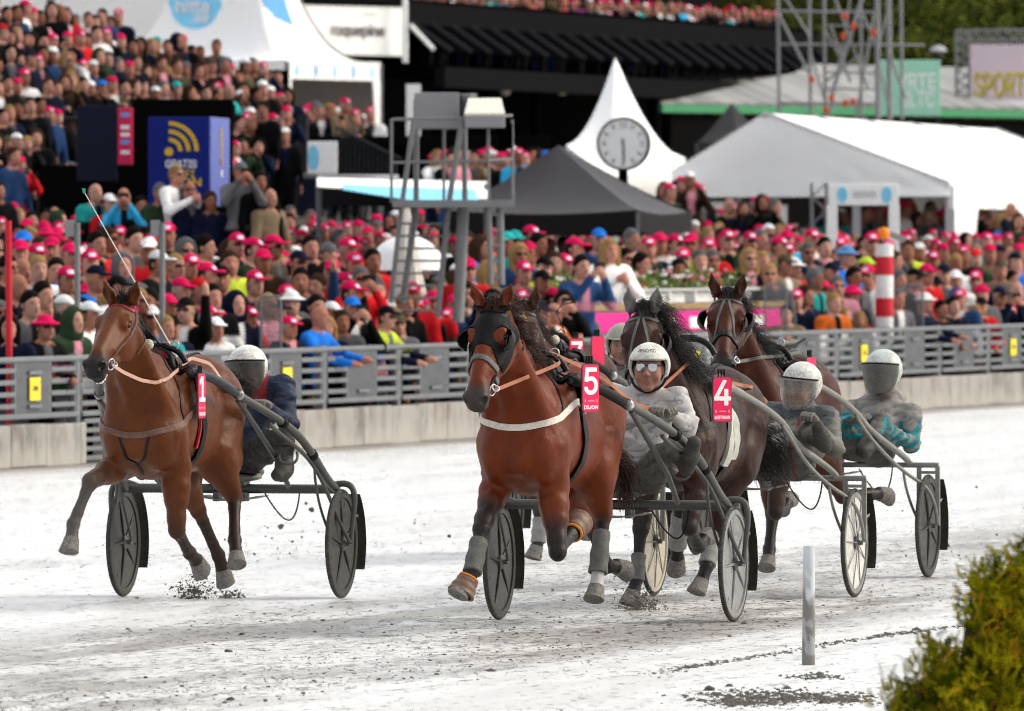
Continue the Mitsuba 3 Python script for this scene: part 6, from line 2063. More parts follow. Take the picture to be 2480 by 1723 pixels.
CODE = dict(p=('cap', 'pink'), q=('bucket', 'pink'), w=('cap', 'white'), k=('cap', 'black'), n=('cap', 'navy'), b=('cap', 'blue'), r=('cap', 'red'), t=('cap', 'teal'), c=('cap', 'khaki'), y=('cap', 'lime'), f=('bucket', 'floral blue'), v=('bucket', 'white'),
            d=('short', 'dark'), m=('short', 'brown'), l=('long', 'blond'), L=('short', 'blond'), g=('short', 'grey'), j=('short', 'ginger'), D=('long', 'dark'), M=('long', 'brown'), o=(None, None), h=('hood', None), a=('beanie', 'grey'))
TOPS = dict(K='black', N='navy', W='white', G='grey', B='blue', R='red', O='green', T='teal', P='pale pink', C='beige', D='denim', S='sky blue', U='purple', E='khaki', A='brown', Z='bright green', Y='lime')
POSEC = {'.': 'down', '-': 'rail', '*': 'clap', '+': 'phone', '^': 'raise', '>': 'reach'}
# zones of the photograph (offset, scale), then: x y hat-or-hair top pose row
LIST = [((0, 560), 2.7345, '''240 640 qK-0 420 600 hO-0 270 430 dK.1 370 270 dK.3 130 265 oS.3 245 255 LW.3 345 125 pK.5 150 90 bG.5 235 175 pC.4 620 320 nB.2 810 240 hG.3 590 215 pK.3 630 90 dR.5 985 135 wR.4 1030 220 wK.3
1240 530 kK^0 1300 400 rK.2 1255 240 pK.3 1400 440 dK.1 1040 640 LT-0 1385 650 wW-0 1455 610 wW.1 1590 580 pR-1 1675 350 pK.2 1520 215 mY.3 1560 95 pK.5 1340 110 dP.4 1735 205 pA.3 1965 215 nG.3 2035 570 oB>0 2165 640 lN*0 2180 550 wG.1 2085 505 dK.1 2205 275 pR.3
1225 140 hG.4 1555 490 hN.1 575 560 wW.0 100 370 oN.2 190 490 dG.1 280 520 MC.1 60 640 DN.0 700 60 mN.5 460 170 pN.4 1110 30 pK.5 880 60 dG.5 1180 400 pN.2 1350 300 pG.2 760 390 kW.1 900 470 LG.1 1000 470 dR.1 1130 640 kN.0 1760 500 LP.1 1820 540 nG.1 1930 480 vK.1 2110 370 mW^2 2260 360 pG.2 1660 130 pN.4 1790 110 pG.4 2050 110 dK.4 2160 160 aG.4 1470 320 kN.2 1990 330 dN.2 430 330 pK.2 130 150 pA.4 40 250 dK.3 1150 240 LK.3'''),
        ((820, 560), 2.7345, '''145 325 gR+1 85 520 bK+0 235 575 kN>0 430 490 jK.1 390 620 cG.0 490 425 pR.1 330 540 wK.1 60 420 pK.1 250 400 gC.1 850 80 mK.4 1125 85 tT.4 1160 75 tG.4 1545 120 pN.3 1790 130 lW*1 1600 240 dD+0 1490 470 DK+0 1335 340 kN.1 1430 215 mK.2 1890 190 dR.3 2050 115 pN.3 2210 95 pK.4 2120 85 pW.4 100 230 pP.2 45 130 pA.3
1260 150 pW.3 930 110 MP.3 980 280 lG.2 850 260 pR.2 850 120 pW.4 1190 160 lT.3 1310 90 dR.4 1350 250 kN.2 1480 230 pR.3 220 200 dR.3 1720 60 bD.4 1930 60 gW.4 1990 220 dR.2 2250 260 DN.2 560 520 pK.1 620 480 pG.1 20 600 mG.0 150 660 oP-0 300 700 dN.0 1220 280 pN.2 1260 40 pK.5 1010 60 pR.5'''),
        ((1640, 560), 2.7345, '''325 65 pK.4 475 75 pG.4 725 65 pS.4 720 150 pG.3 470 190 lK.2 145 200 gN.2 1095 110 pC.3 1110 170 fB.2 1010 280 nG.2 820 310 nR.2 700 230 cC.2 1240 245 yR.2 1275 300 pW.1 1280 80 pN.3 1600 145 wK.3 1530 130 mY.3 1510 85 pN.4 940 395 pA.1 785 455 pN.1 925 500 LW.1 1090 565 LT.0 1195 590 lW-0 1150 430 qR.1 1275 500 LC.1 1570 475 vN>0 1700 520 dK-0 1795 495 dN-0 1935 550 lR-0 1990 500 kR-0 2125 435 nN+0 2245 400 oK.0 1980 330 pN.1 2070 155 pC.2 2045 75 pT.3
540 60 gG.4 610 120 gW.4 860 150 gG.3 880 60 pW.4 970 110 dN.3 660 110 pN.3 560 210 LC.2 760 250 vR.2 900 320 gK.1 1060 370 gP.1 1160 310 dG.1 1420 200 mP.2 1460 330 gK.1 1640 290 pR.1 1560 320 kG.1 1700 370 kK.1 1760 290 nG.1 1840 330 wW.1 1880 450 pW.0 1840 220 LW.2 1900 160 pK.2 1970 190 rO.2 2120 160 nK.2 2140 260 cC.1 2230 210 nB.1 2260 150 pK.2 2200 330 dR.1 1690 200 pP.2 1750 150 pK.3 1830 110 pN.3 1400 130 pG.3 100 90 pY.4 210 120 pR.4 40 190 pR.3 230 200 gN.3 610 290 LG.1 1450 450 gG.0 1030 480 LW.0 840 430 MN.1''')]
for (ox, oy), sc_, txt in LIST:
    tok = txt.split()
    for i in range(0, len(tok), 3):
        x, y, c = int(tok[i]), int(tok[i + 1]), tok[i + 2]
        hat, hc_ = CODE[c[0]]
        row = int(c[3])
        PEOPLE.append(person_at(ox + x / sc_, oy + y / sc_, (.45 + .64 * row), hat=hat, hatc=hc_, top=TOPS[c[1]], pose=POSEC[c[2]], row=row, hero=True))
rg = random.Random(11)


def rnd_person(pos, sc, row, uv):
    r = rg.random()
    if r < .46: hat, hc_ = 'cap', 'pink'
    elif r < .50: hat, hc_ = 'bucket', 'pink'
    elif r < .56: hat, hc_ = 'cap', 'white'
    elif r < .62: hat, hc_ = 'cap', rg.choice(['black', 'navy', 'navy', 'red', 'khaki', 'teal', 'grey', 'blue'])
    elif r < .80: hat, hc_ = 'short', rg.choice(['dark', 'dark', 'brown', 'grey', 'grey', 'blond'])
    elif r < .92: hat, hc_ = 'long', rg.choice(['blond', 'brown', 'brown', 'dark', 'dark'])
    elif r < .96: hat, hc_ = None, None
    else: hat, hc_ = 'hood', None
    dk = hat == 'hood'
    top = rg.choice(['black'] * 11 + ['navy'] * 8 + ['grey'] * 3 + ['white'] * 3 + ['denim'] * 2 + ['red', 'beige', 'khaki', 'green', 'pale pink', 'teal', 'blue', 'brown', 'purple', 'sky blue'])
    if dk: top = rg.choice(['black', 'navy', 'grey', 'green'])
    return dict(pos=pos, sc=sc, uv=uv, hat=hat, hatc=hc_, top=top, pose=rg.choice(['down', 'down', 'down', 'clap', 'phone', 'rail']), row=row, hero=False)


for u, v, c in [(423, 425, 'LW*'), (386, 468, 'gO.'), (458, 462, 'oN.'), (508, 488, 'mN.'), (228, 468, 'oK.'), (300, 478, 'oS+'), (582, 418, 'aG+'), (627, 440, 'DK.'), (650, 480, 'oC.'), (600, 340, 'MR.'), (572, 345, 'dN.'), (606, 300, 'oK.'), (640, 268, 'dK.'), (575, 300, 'dN.'), (40, 245, 'dE.'), (84, 210, 'hZ+'), (28, 300, 'pK.'), (12, 375, 'pR+'), (690, 330, 'wK.'), (455, 470, 'gN.'), (262, 495, 'wN.'), (340, 500, 'dK.')]:
    w = at(u, v, 148.5 if v > 410 else 172)
    hat, hc_ = CODE[c[0]]
    sc = 1.05
    PEOPLE.append(dict(pos=w - (0, 0, 1.615 * sc), sc=sc, uv=(u, v), hat=hat, hatc=hc_, top=TOPS[c[1]], pose=POSEC[c[2]], row=20, hero=False))
taken = [p['uv'] for p in PEOPLE]


def free(u, v, d):
    return all((u - a) ** 2 + (v - b) ** 2 > d * d for a, b in taken)


def blocked(u, v):
    """Where the photograph shows a tent, tower or platform instead of the crowd."""
    for a, b, c, d in BLOCK:
        if a < u < c and b < v < d:
            return True
    return False


BLOCK = [(1020, 380, 1690, 552), (760, 300, 1010, 470), (880, 600, 1010, 760), (190, 240, 560, 455), (1400, 690, 1900, 820), (1960, 380, 2200, 560), (2360, 380, 2500, 560), (1450, 690, 1900, 900), (0, 300, 110, 470)]
for row in range(19):
    p = .45 + .64 * row
    n = 0
    s0, s1 = fence_pt(-40, p), fence_pt(2520, p)
    L = np.linalg.norm(s1 - s0)
    k = int(L / (.60 if row < 3 else .54))
    for i in range(k):
        q = s0 + (s1 - s0) * ((i + rg.uniform(.15, .85)) / k) + FN * rg.uniform(-.15, .15)
        sc = rg.uniform(1.0, 1.18) - .006 * row
        if row == 0 and rg.random() < .3: sc = rg.uniform(.88, 1.0)
        z = tier(p)
        u, v = proj(q + (0, 0, z + 1.63 * sc))
        dmin = 30 - row * 1.05
        lim = 800 if row == 0 else 775
        if not (-20 < u < 2500) or v > lim or blocked(u, v) or not free(u, v, dmin):
            continue
        if v < np.interp(u, [0, 600, 1000, 1700, 2480], [488, 450, 500, 552, 578]):
            continue
        taken.append((u, v))
        PEOPLE.append(rnd_person(q + (0, 0, z), sc, row, (u, v)))
# the raised stand at the upper left, the tent terrace and the balcony
STAND = Polygon([(-20, -20), (122, 2), (198, 20), (283, 34), (325, 52), (367, 80), (424, 94), (462, 108), (528, 108), (584, 132), (660, 150), (704, 174), (706, 275), (690, 330), (640, 390), (562, 410), (556, 262), (345, 240), (185, 235), (115, 310), (-20, 500)])
for row in range(27):
    p = 11.5 + 1.0 * row
    s0, s1 = fence_pt(-40, p), fence_pt(760, p)
    k = int(np.linalg.norm(s1 - s0) / .46)
    z = 1.30 + .41 * row
    for i in range(k):
        q = s0 + (s1 - s0) * ((i + rg.uniform(.15, .85)) / k)
        sc = rg.uniform(.94, 1.08)
        u, v = proj(q + (0, 0, z + 1.63 * sc))
        if not STAND.contains(Point(u, v)) or not free(u, v, 13):
            continue
        taken.append((u, v))
        d = rnd_person(q + (0, 0, z), sc, 20 + row, (u, v))
        if d['hatc'] == 'pink' and rg.random() < .5: d.update(hat=rg.choice(['short', 'short', 'long']), hatc=rg.choice(['dark', 'brown', 'dark']))
        if d['top'] in ('white', 'grey', 'beige') and rg.random() < .8: d['top'] = rg.choice(['black', 'navy', 'black', 'brown'])
        if d['top'] in ('pale pink', 'teal', 'sky blue', 'blue', 'purple') and rg.random() < .55: d['top'] = 'black'
        PEOPLE.append(d)
for (u0, u1, v0, v1, Y, z, n, row) in [(735, 905, 255, 300, 205, 2.6, 16, 60), (1040, 1330, 372, 392, 200, 2.4, 22, 61), (1000, 1890, -4, 44, None, 6.0, 74, 62), (1600, 1700, 425, 470, 185, 1.7, 8, 64), (1990, 2160, 505, 530, 205, 1.1, 9, 65), (2180, 2470, 500, 540, 205, 1.0, 16, 66), (1740, 1880, 490, 530, 195, 1.0, 9, 67), (2240, 2470, 505, 545, 207, 1.0, 8, 69)]:
    for i in range(n):
        u = u0 + (u1 - u0) * (i + rg.uniform(.2, .8)) / n; v = rg.uniform(v0, v1)
        if Y is None:
            v = np.interp(u, [1000, 1890], [-14, 40]) + rg.uniform(-7, 7)
        w = at(u, v, (Y or fence_pt(u, 36.8)[1]) + rg.uniform(-2, 2) * bool(Y))
        sc = rg.uniform(1.05, 1.2)
        PEOPLE.append(rnd_person(w - (0, 0, 1.615 * sc), sc, row, (u, v)))
        taken.append((u, v))

# the 300 that show largest, each a thing; the rest one mass
order = sorted(range(len(PEOPLE)), key=lambda i: (PEOPLE[i]['pos'][1] - (14 if PEOPLE[i]['hero'] else 0)))
SHOW = [i for i in order if -10 < PEOPLE[i]['uv'][0] < 2490][:292]
show = set(SHOW)
ROWN = ['front', 'second', 'third', 'fourth', 'fifth', 'sixth', 'seventh', 'eighth', 'ninth', 'tenth', 'eleventh', 'twelfth', 'thirteenth', 'fourteenth', 'fifteenth', 'sixteenth', 'seventeenth', 'eighteenth', 'nineteenth']
POSW = {'down': '', 'rail': ' leaning forward', 'clap': ' clapping', 'phone': ' holding hands up at the face', 'raise': ' with one hand raised', 'reach': ' reaching over the railing'}


def looks(d):
    if d['hat'] in ('cap', 'bucket', 'beanie'):
        h = f"{d['hatc']} {dict(cap='cap', bucket='sun hat', beanie='beanie')[d['hat']]}"
    elif d['hat'] == 'hood':
        h = 'raised hood'
    elif d['hat'] is None:
        h = 'bald head'
    else:
        h = f"{d['hat']} {d['hatc']} hair"
    return h, f"{d['top']} jacket"


groups = {}
for i in SHOW:
    d = PEOPLE[i]
    groups.setdefault((looks(d), POSW[d['pose']], d['row']), []).append(i)
LABEL = {}
ORD = ['leftmost', 'second from left', 'third from left', 'fourth from left', 'fifth from left', 'sixth from left', 'seventh from left', 'eighth from left', 'ninth from left', 'tenth from left']
for ((h, t), pw, row), ids in groups.items():
    ids.sort(key=lambda i: PEOPLE[i]['uv'][0])
    where = f'in the {ROWN[row]} row' if row < 19 else 'on the upper stand'
    for k, i in enumerate(ids):
        LABEL[i] = f'{h} and {t}{pw}, {where}' + ('' if len(ids) == 1 else f', {ORD[min(k, 9)]} of these')
        if len(LABEL[i].split()) > 16: LABEL[i] = LABEL[i].replace(' jacket holding hands up at the face', ', hands at face').replace(' of these', '')


def pmat(d):
    sc = d['sc']
    yaw = -math.pi / 2 + math.radians(d['yaw'])
    M = np.eye(4)
    M[:3, :3] = rotm(yaw) * sc
    M[:3, 3] = d['pos']
    return M


vr = np.random.default_rng(21)
stuff_v, stuff_f, stuff_c, nv = [], [], [], 0
for i, d in enumerate(PEOPLE):
    d['yaw'] = float(np.clip(vr.normal(28, 26), -30, 85)) if d['pose'] not in ('reach', 'phone') else (62.0 if d['pose'] == 'reach' else float(vr.normal(8, 12)))
    top = np.array(COL[d['top']]) * vr.uniform(.75, 1.25)
    skin = np.array(SKIN[vr.integers(len(SKIN))]) * vr.uniform(.85, 1.1)
    leg = np.array([COL['denim'], COL['black'], COL['navy'], COL['black'], COL['grey']][vr.integers(5)])
    shirt = top * .9 if vr.random() < .6 else np.array(COL[['white', 'black', 'navy', 'grey', 'pale pink'][vr.integers(5)]])
    scalp = np.array(HAIR[d['hatc']]) if d['hatc'] in HAIR and d['hat'] in ('short', 'long') else (skin if d['hat'] is None else np.array(list(HAIR.values())[[0, 0, 1, 1, 3, 2, 5][vr.integers(7)]]))
    pal = np.stack([skin, top, leg, skin * .16, skin * (.55, .22, .24), shirt, np.full(3, .02), scalp])
    hcol = top if d['hat'] == 'hood' else (np.array(COL.get(d['hatc'], HAIR.get(d['hatc'], (0, 0, 0)))) if d['hat'] else None)
    if hcol is not None: hcol = hcol * vr.uniform(.85, 1.15)
    M = pmat(d)
    if i in show:
        v, f, W, hc, hands = FINE[d['pose']]
        c = W @ pal
        nz = meshkit.fbm(v * 13 + i * 7.3, 3)[:, None]
        if vr.random() < .28:      # a yoke or bands of another colour
            t2 = np.array(list(COL.values())[vr.integers(len(COL))]) * .8
            yk = (v[:, 2] > 1.27) if vr.random() < .6 else (np.abs(v[:, 2] - 1.22) < .045)
            c = np.where((W[:, 1] > .5)[:, None] & yk[:, None], t2, c)
        if vr.random() < .22:      # dark glasses
            qq = v - hc
            gl = (qq[:, 0] > .055) & (np.abs(qq[:, 2] - .018) < .017) & (np.abs(qq[:, 1]) > .008) & (np.abs(qq[:, 1]) < .066)
            c = np.where(gl[:, None], (.008, .008, .009), c)
        c = c * np.where(W[:, 1:2] + W[:, 2:3] > .5, .60 + .8 * nz, .88 + .24 * nz)
        k = thing('person', LABEL[i], 'person', 'spectators in the crowd')
        put(k, 'body', (v, f), 'crowd', True, color=np.clip(c, .003, 1), to_world=M)
        if d['hat']:
            kv, kf, kw = WEAR[(d['hat'], 'rail' if d['pose'] in ('rail', 'reach') else 'down')]
            cc = np.repeat([hcol], len(kv), 0) * (.8 + .4 * meshkit.fbm(kv * (60 if d['hat'] in ('short', 'long') else 15) + i, 2)[:, None])
            if d['hatc'] == 'pink' and i % 3: cc = cc * (1 - kw[:, None]) + np.array((.60, .66, .8)) * kw[:, None]
            put(k, dict(cap='cap', bucket='hat', beanie='beanie', short='hair', long='hair', hood='hood')[d['hat']], (kv, kf), 'crowd', True, color=np.clip(cc, .003, 1), to_world=M)
        if d['pose'] == 'phone':
            h0 = (hands[0][0] + hands[1][0]) / 2 + (.03, 0, .10)
            put(k, 'phone', bx(h0, (.012, .13, .075)), 'black_rubber', to_world=M)
    else:
        v, f, W, hc, hands = LOW[d['pose'] if d['pose'] in LOW else 'down']
        c = (W @ pal) * (.75 + .5 * meshkit.fbm(v * 11 + i * 7.3, 2)[:, None])
        P = v @ M[:3, :3].T + M[:3, 3]
        stuff_v.append(P); stuff_f.append(f + nv); stuff_c.append(c); nv += len(P)
        if d['hat']:
            kv, kf, kw = WLOW[d['hat']]
            cc = np.repeat([hcol], len(kv), 0) * (.85 + .3 * meshkit.fbm(kv * 15 + i, 2)[:, None])
            if d['hatc'] == 'pink' and i % 3: cc = cc * (1 - kw[:, None]) + np.array((.60, .66, .8)) * kw[:, None]
            P = kv @ M[:3, :3].T + M[:3, 3]
            stuff_v.append(P); stuff_f.append(kf + nv); stuff_c.append(cc); nv += len(P)
struct('crowd', (np.vstack(stuff_v), np.vstack(stuff_f)), 'crowd', 'dense mass of spectators, many in pink caps, standing behind the front rows', True, kind='stuff', color=np.clip(np.vstack(stuff_c), .003, 1))
#print('people', len(PEOPLE), 'shown', len(SHOW), 'stuff tris', sum(map(len, stuff_f)))
# ---------------------------------------------------------------- the race
def local(team, s, o):
    return lambda u, v, x: team.J(u / s + o[0], v / s + o[1], x)


TA = Team(562, 1447.5)
JA = local(TA, 1.946, (120, 660))
A = horse(TA, dict(label='bright bay horse wearing plate 1 with a red browband', seed=1, y=.10, coat=(.100, .0250, .0042), dark=(.024, .012, .009), muzzle=(.016, .013, .012),
    poll=(1.04, .10, 1.865), pitch=-.56, yaw=-.06, roll=.0, ears=((.30, .25), (.15, .35)), dk=.35, dark_rf=(.075, .068, .062),
    rf=[(.46, -.07, .90), JA(192, 985, .88), JA(112, 1185, 1.0), JA(104, 1255, 1.04)],
    lf=[(.44, .27, .88), JA(600, 1215, .50), JA(660, 1325, .26), JA(690, 1355, .17)],
    rh=[(-.50, -.03, .92), JA(700, 1120, -.80), JA(795, 1335, -1.08), JA(815, 1395, -1.12)],
    lh=[(-.40, .27, .95), JA(872, 1060, -.50), JA(872, 1262, -.30), JA(880, 1330, -.24)],
    mane_dir=(-.5, .35, .0), mane_fan=.2, mane_len=.10, mud=.08, mudcol=(.07, .06, .05), tail=[JA(715, 490, -.85), JA(790, 500, -1.05), JA(856, 528, -1.25), JA(950, 585, -1.4)], tail_n=1200, tail_w=.034))
sulky(TA, 'mud covered sulky with dark disc wheels behind the horse wearing plate 1', wl={-1: dict(disc='disc_grey', rim='disc_grey'), 1: dict(disc='disc_grey', rim='disc_grey')}, y0=.08, grip='frame_blue')
z = local(TA, 4.2, (460, 820))


def paintA(v, c, J):
    red = np.array((.30, .012, .014)); navy = np.array((.012, .030, .095))
    q = v - J['chest']
    sel = (q[:, 2] > .02) & (np.abs(v[:, 1] - J['chest'][1]) < .13)
    c = np.where(sel[:, None], red, c)
    return c


driver(TA, dict(label='driver with a dark muddy visor and red and navy jacket behind horse 1', seed=3, suit=(.012, .022, .055), pants=(.030, .029, .026), skin=(.35, .2, .14), boot=(.05, .05, .05), collar=(.3, .012, .014), paint=paintA,
    j=dict(pelvis=(-1.72, .03, .92), chest=(-1.86, .10, 1.24), neck=(-1.80, .12, 1.42), head=z(585, 330, -1.72), sl=(-1.85, .31, 1.36), sr=(-1.83, -.09, 1.38), el=(-1.62, .42, 1.13), er=(-1.6, -.2, 1.12),
        hl=z(800, 700, -1.33), hr=(-1.3, -.02, 1.2), kl=z(960, 1010, -1.25), kr=(-1.28, -.22, 1.0), al=z(960, 1290, -1.12), ar=(-1.0, -.36, .86), tl=z(890, 1390, -1.0), tr=(-.92, -.4, .90)),
    face=(-.16, -.08, .05), mudcol=(.075, .075, .078), mud=.15, hmud=.65, visor='visor_dark', helmet=(.72, .71, .67), lettering=('Ultra', 'letter_red', .022, .062, .09), glove='glove_grey'))
bridle(A, 'leather_brown', brow='strap_red')
harness(A, 'leather_black', 'leather_brown', edge='edge_red')
fr_ = np.random.default_rng(3)
fm = []
for _ in range(46):
    q_ = A['Hb'].onto([A['hd'](fr_.uniform(.49, .575), fr_.normal(0, .03), -.15)], .002)[0]
    m_i = trimesh.creation.icosphere(1, fr_.uniform(.004, .010))
    fm.append((np.array(m_i.vertices) + q_, m_i.faces))
put(A['name'], 'foam', cat(fm), 'foam_white', True, kind='stuff', to_world=TA.M)
bA = A['Hb'].onto([A['hd'](.475, .07, -.085)], .02)[0]
rein(A, [bA, JA(350, 472, 1.2), JA(430, 508, 1.0), JA(505, 522, .80), JA(560, 500, .55), JA(605, 462, .3), (.0, .24, 1.56), (-.3, .28, 1.52), (-.9, .26, 1.30), (-1.3, .3, 1.24)], 'leather_pink')
plate(A['name'], TA.M, JA(717, 582, .36), (.06, 1.0, .0), '1', 'HERCULES', True)
one('ear_plug_ball', 'white ball on a cord behind the neck of the horse wearing plate 1', 'ball', lathe([(0, -.034), (.022, -.028), (.033, -.010), (.034, .008), (.024, .026), (0, .033)], 16, (.4, .3, .6), JA(466, 341, .55)), 'ball_white', 40, to_world=TA.M)
put(A['name'], 'cord', tube(spline([JA(445, 345, .56), JA(425, 322, .7), JA(400, 300, .9)], 10), .004, 5), 'black_rubber', to_world=TA.M)
put(A['name'], 'cord', tube(spline([JA(470, 360, .54), JA(485, 385, .5), JA(483, 420, .42)], 10), .004, 5), 'black_rubber', to_world=TA.M)
wt = TA.J(206, 469, -.55)
one('driving_whip', 'long thin white whip with a green tip rising behind the leftmost horse', 'whip', tube([(-1.25, -.02, 1.24), TA.J(441, 886, -1.05), TA.J(330, 689, -.8), wt], [.006, .0045, .0035, .0025], 6), 'foam_white', to_world=TA.M)
put('driving_whip', 'flag', slab(np.stack([np.stack([wt + (0, -.012, .0), wt + (0, .0, .0)]), np.stack([wt + (0, -.022, .035), wt + (0, .004, .03)])]), .004), 'whip_green', to_world=TA.M)
TB = Team(1492, 1504)
JB = local(TB, 1.774, (1060, 640))
Bh = horse(TB, dict(label='red bay horse wearing plate 5 with a black hood over its face', seed=2, y=.03, coat=(.118, .0200, .0024), dark=(.014, .012, .012), muzzle=(.040, .033, .030),
    poll=(1.05, -.02, 1.875), pitch=-.92, yaw=-.06, roll=.02, ears=((.15, .45), (.10, .55)), dk=.93,
    rf=[(.46, -.14, .92), JB(188, 1140, .82), JB(150, 1318, .98), JB(122, 1372, 1.02)],
    lf=[(.50, .19, .86), JB(515, 1235, .66), JB(572, 1165, .38), JB(590, 1135, .30)],
    rh=[(-.50, -.10, .92), JB(652, 1110, -.78), JB(730, 1300, -1.05), JB(765, 1298, -1.12)],
    lh=[(-.40, .19, .95), JB(712, 1075, -.50), JB(690, 1310, -.38), JB(682, 1385, -.33)], sock_lh=(.42, .41, .40),
    mane_dir=(-.6, .6, .05), mane_len=.17, mane_n=900, hair='hair_red', mud=.10, mudcol=(.075, .065, .055), tail=[(-.86, .06, 1.28), (-.93, .10, 1.08), JB(790, 870, -1.0), JB(806, 970, -1.05), JB(815, 1060, -1.1)], tail_n=320, tail_w=.036))
sulky(TB, 'grey sulky with mud caked disc wheels behind the horse wearing plate 5', seed=4, wl={-1: dict(disc='disc_dark', rim='disc_dark'), 1: dict(disc='disc_pale', rim='disc_pale')})
z = local(TB, 3.8, (1500, 820))
driver(TB, dict(label='driver with mirrored sunglasses and a pale lettered helmet behind horse 5', seed=6, suit=(.44, .425, .425), pants=(.085, .08, .068), skin=(.27, .14, .10), boot=(.05, .05, .05), collar=(.42, .40, .42),
    j=dict(pelvis=(-1.72, .12, .90), chest=(-1.80, .16, 1.23), neck=(-1.76, .17, 1.42), head=z(275, 290, -1.70), sl=(-1.78, .37, 1.33), sr=(-1.80, -.04, 1.36), el=z(640, 800, -1.62), er=(-1.6, -.16, 1.1),
        hl=z(450, 690, -1.36), hr=z(330, 690, -1.33), kl=z(500, 1010, -1.25), kr=(-1.3, -.12, .98), al=z(610, 1130, -1.02), ar=(-1.0, -.36, .86), tl=z(690, 960, -.92), tr=(-.92, -.4, .90)),
    face=(.10, .02, 0), mud=-.05, mudface=.12, hmud=.62, peak=True, glasses=True, helmet=(.66, .66, .60), mudcol=(.20, .195, .18), lettering=('PEUCHIC', 'black_rubber', .017, .098, .125)))
bridle(Bh, 'leather_black', nose=('leather_grey', .030), cheek=.026)
harness(Bh, 'leather_black', 'strap_white', martingale=False, cz=.12)


def hood(H, mat):
    """The black cloth over the face, cut round the eyes."""
    b, hd = H['Hb'], H['hd']
    ax = np.stack(np.meshgrid(*[b.lo[k] + np.arange(b.n[k]) * b.h for k in range(3)], indexing='ij'), -1)
    loc = (ax - hd(0, 0, 0)) @ H['Rh']
    x, y, z = loc[..., 0], np.abs(loc[..., 1]), loc[..., 2]
    low = x - (.275 + np.clip(y - .055, 0, 1) * 2.2)
    top = -(x + .015) + y * .3
    eye = .055 - np.sqrt((x - .185) ** 2 + (y - .098) ** 2 + (z - .02) ** 2)
    side = -.15 - z
    reg = np.maximum(np.maximum(low, top), np.maximum(eye, side))
    v, f = nets(np.maximum(b.D - .008, reg).astype(np.float32), b.lo, b.h)
    put(H['name'], 'face_hood', (v, f), mat, True, to_world=H['M'], label='black cloth hood with eye holes')


hood(Bh, 'hood_cloth')
for s in (-1, 1):
    hx, hy, hz = Bh['Rh'].T
    put(Bh['name'], 'blinker', cup(Bh['hd'](.195, s * .085, .012), hy * s, hx * .2 + hz, hx, .068), 'leather_black', True, to_world=TB.M)
put(Bh['name'], 'browband', strap(Bh['Hb'], [Bh['hd'](-.02, -.12, -.01), Bh['hd'](.015, -.085, .06), Bh['hd'](.02, 0, .09), Bh['hd'](.015, .085, .06), Bh['hd'](-.02, .12, -.01)], .03, .010, .01), 'hood_cloth', True, to_world=TB.M)
for s, u in ((-1, 0), (1, 0)):
    bb = Bh['Hb'].onto([Bh['hd'](.475, s * .07, -.085)], .02)[0]
    rein(Bh, [bb, JB(535, 425, .30) if s > 0 else (.7, -.2, 1.56), (.22, s * .10, 1.64), (-.4, s * .2, 1.52), (-1.0, .15 + s * .16, 1.32), (-1.33, .24 + s * .1, 1.28)], 'leather_tan')
plate(Bh['name'], TB.M, JB(657, 533, .36), (.56, .83, .0), '5', 'DIJON', True)
one('ear_plug_ball', 'tan ball on a cord behind the neck of the black hooded horse', 'ball', lathe([(0, -.034), (.022, -.028), (.033, -.010), (.034, .008), (.024, .026), (0, .033)], 16, (.4, .3, .6), JB(360, 243, .62)), 'ball_tan', 40, to_world=TB.M)
put(Bh['name'], 'cord', tube(spline([JB(345, 250, .63), JB(318, 275, .75), JB(300, 285, .85)], 8), .004, 5), 'black_rubber', to_world=TB.M)


def sleeve(H, a, b, ra, rb, mat, name, k=10, lip=None):
    """A boot or bandage round a leg from a to b."""
    a, b = np.asarray(a, float), np.asarray(b, float)
    L = np.linalg.norm(b - a)
    prof = [(ra * .8, 0), (ra, .004)] + [(ra + (rb - ra) * t + .003 * math.sin(t * 14), L * t) for t in np.linspace(.1, .9, k)] + [(rb, L - .004), (rb * .8, L)]
    return put(H['name'], name, lathe(prof, 20, b - a, a), mat, 50, to_world=H['M'])


sp = Bh['sp']
K, Fe, C = [np.array(x) for x in sp['rf'][1:]]
sleeve(Bh, K + (Fe - K) * .25, Fe + (Fe - K) * .05, .052, .058, 'wrap_grey', 'leg_boot')
sleeve(Bh, C - (C - Fe) * .35, C + nrm(C - Fe) * .075, .060, .085, 'boot_brown', 'bell_boot')
put(Bh['name'], 'bell_boot_band', lathe([(.052, 0), (.062, .003), (.062, .013), (.052, .016)], 20, C - Fe, C - (C - Fe) * .5), 'band_orange', 40, to_world=TB.M)
K, Fe, C = [np.array(x) for x in sp['lf'][1:]]
sleeve(Bh, C - (C - Fe) * .6, C + nrm(C - Fe) * .085, .060, .088, 'boot_brown', 'bell_boot')
put(Bh['name'], 'bell_boot_band', lathe([(.052, 0), (.063, .003), (.063, .013), (.052, .016)], 20, C - Fe, C - (C - Fe) * .75), 'band_orange', 40, to_world=TB.M)
K, Fe, C = [np.array(x) for x in sp['lh'][1:]]
sleeve(Bh, K + (Fe - K) * .3, Fe + (Fe - K) * .08, .050, .060, 'wrap_grey', 'leg_boot')

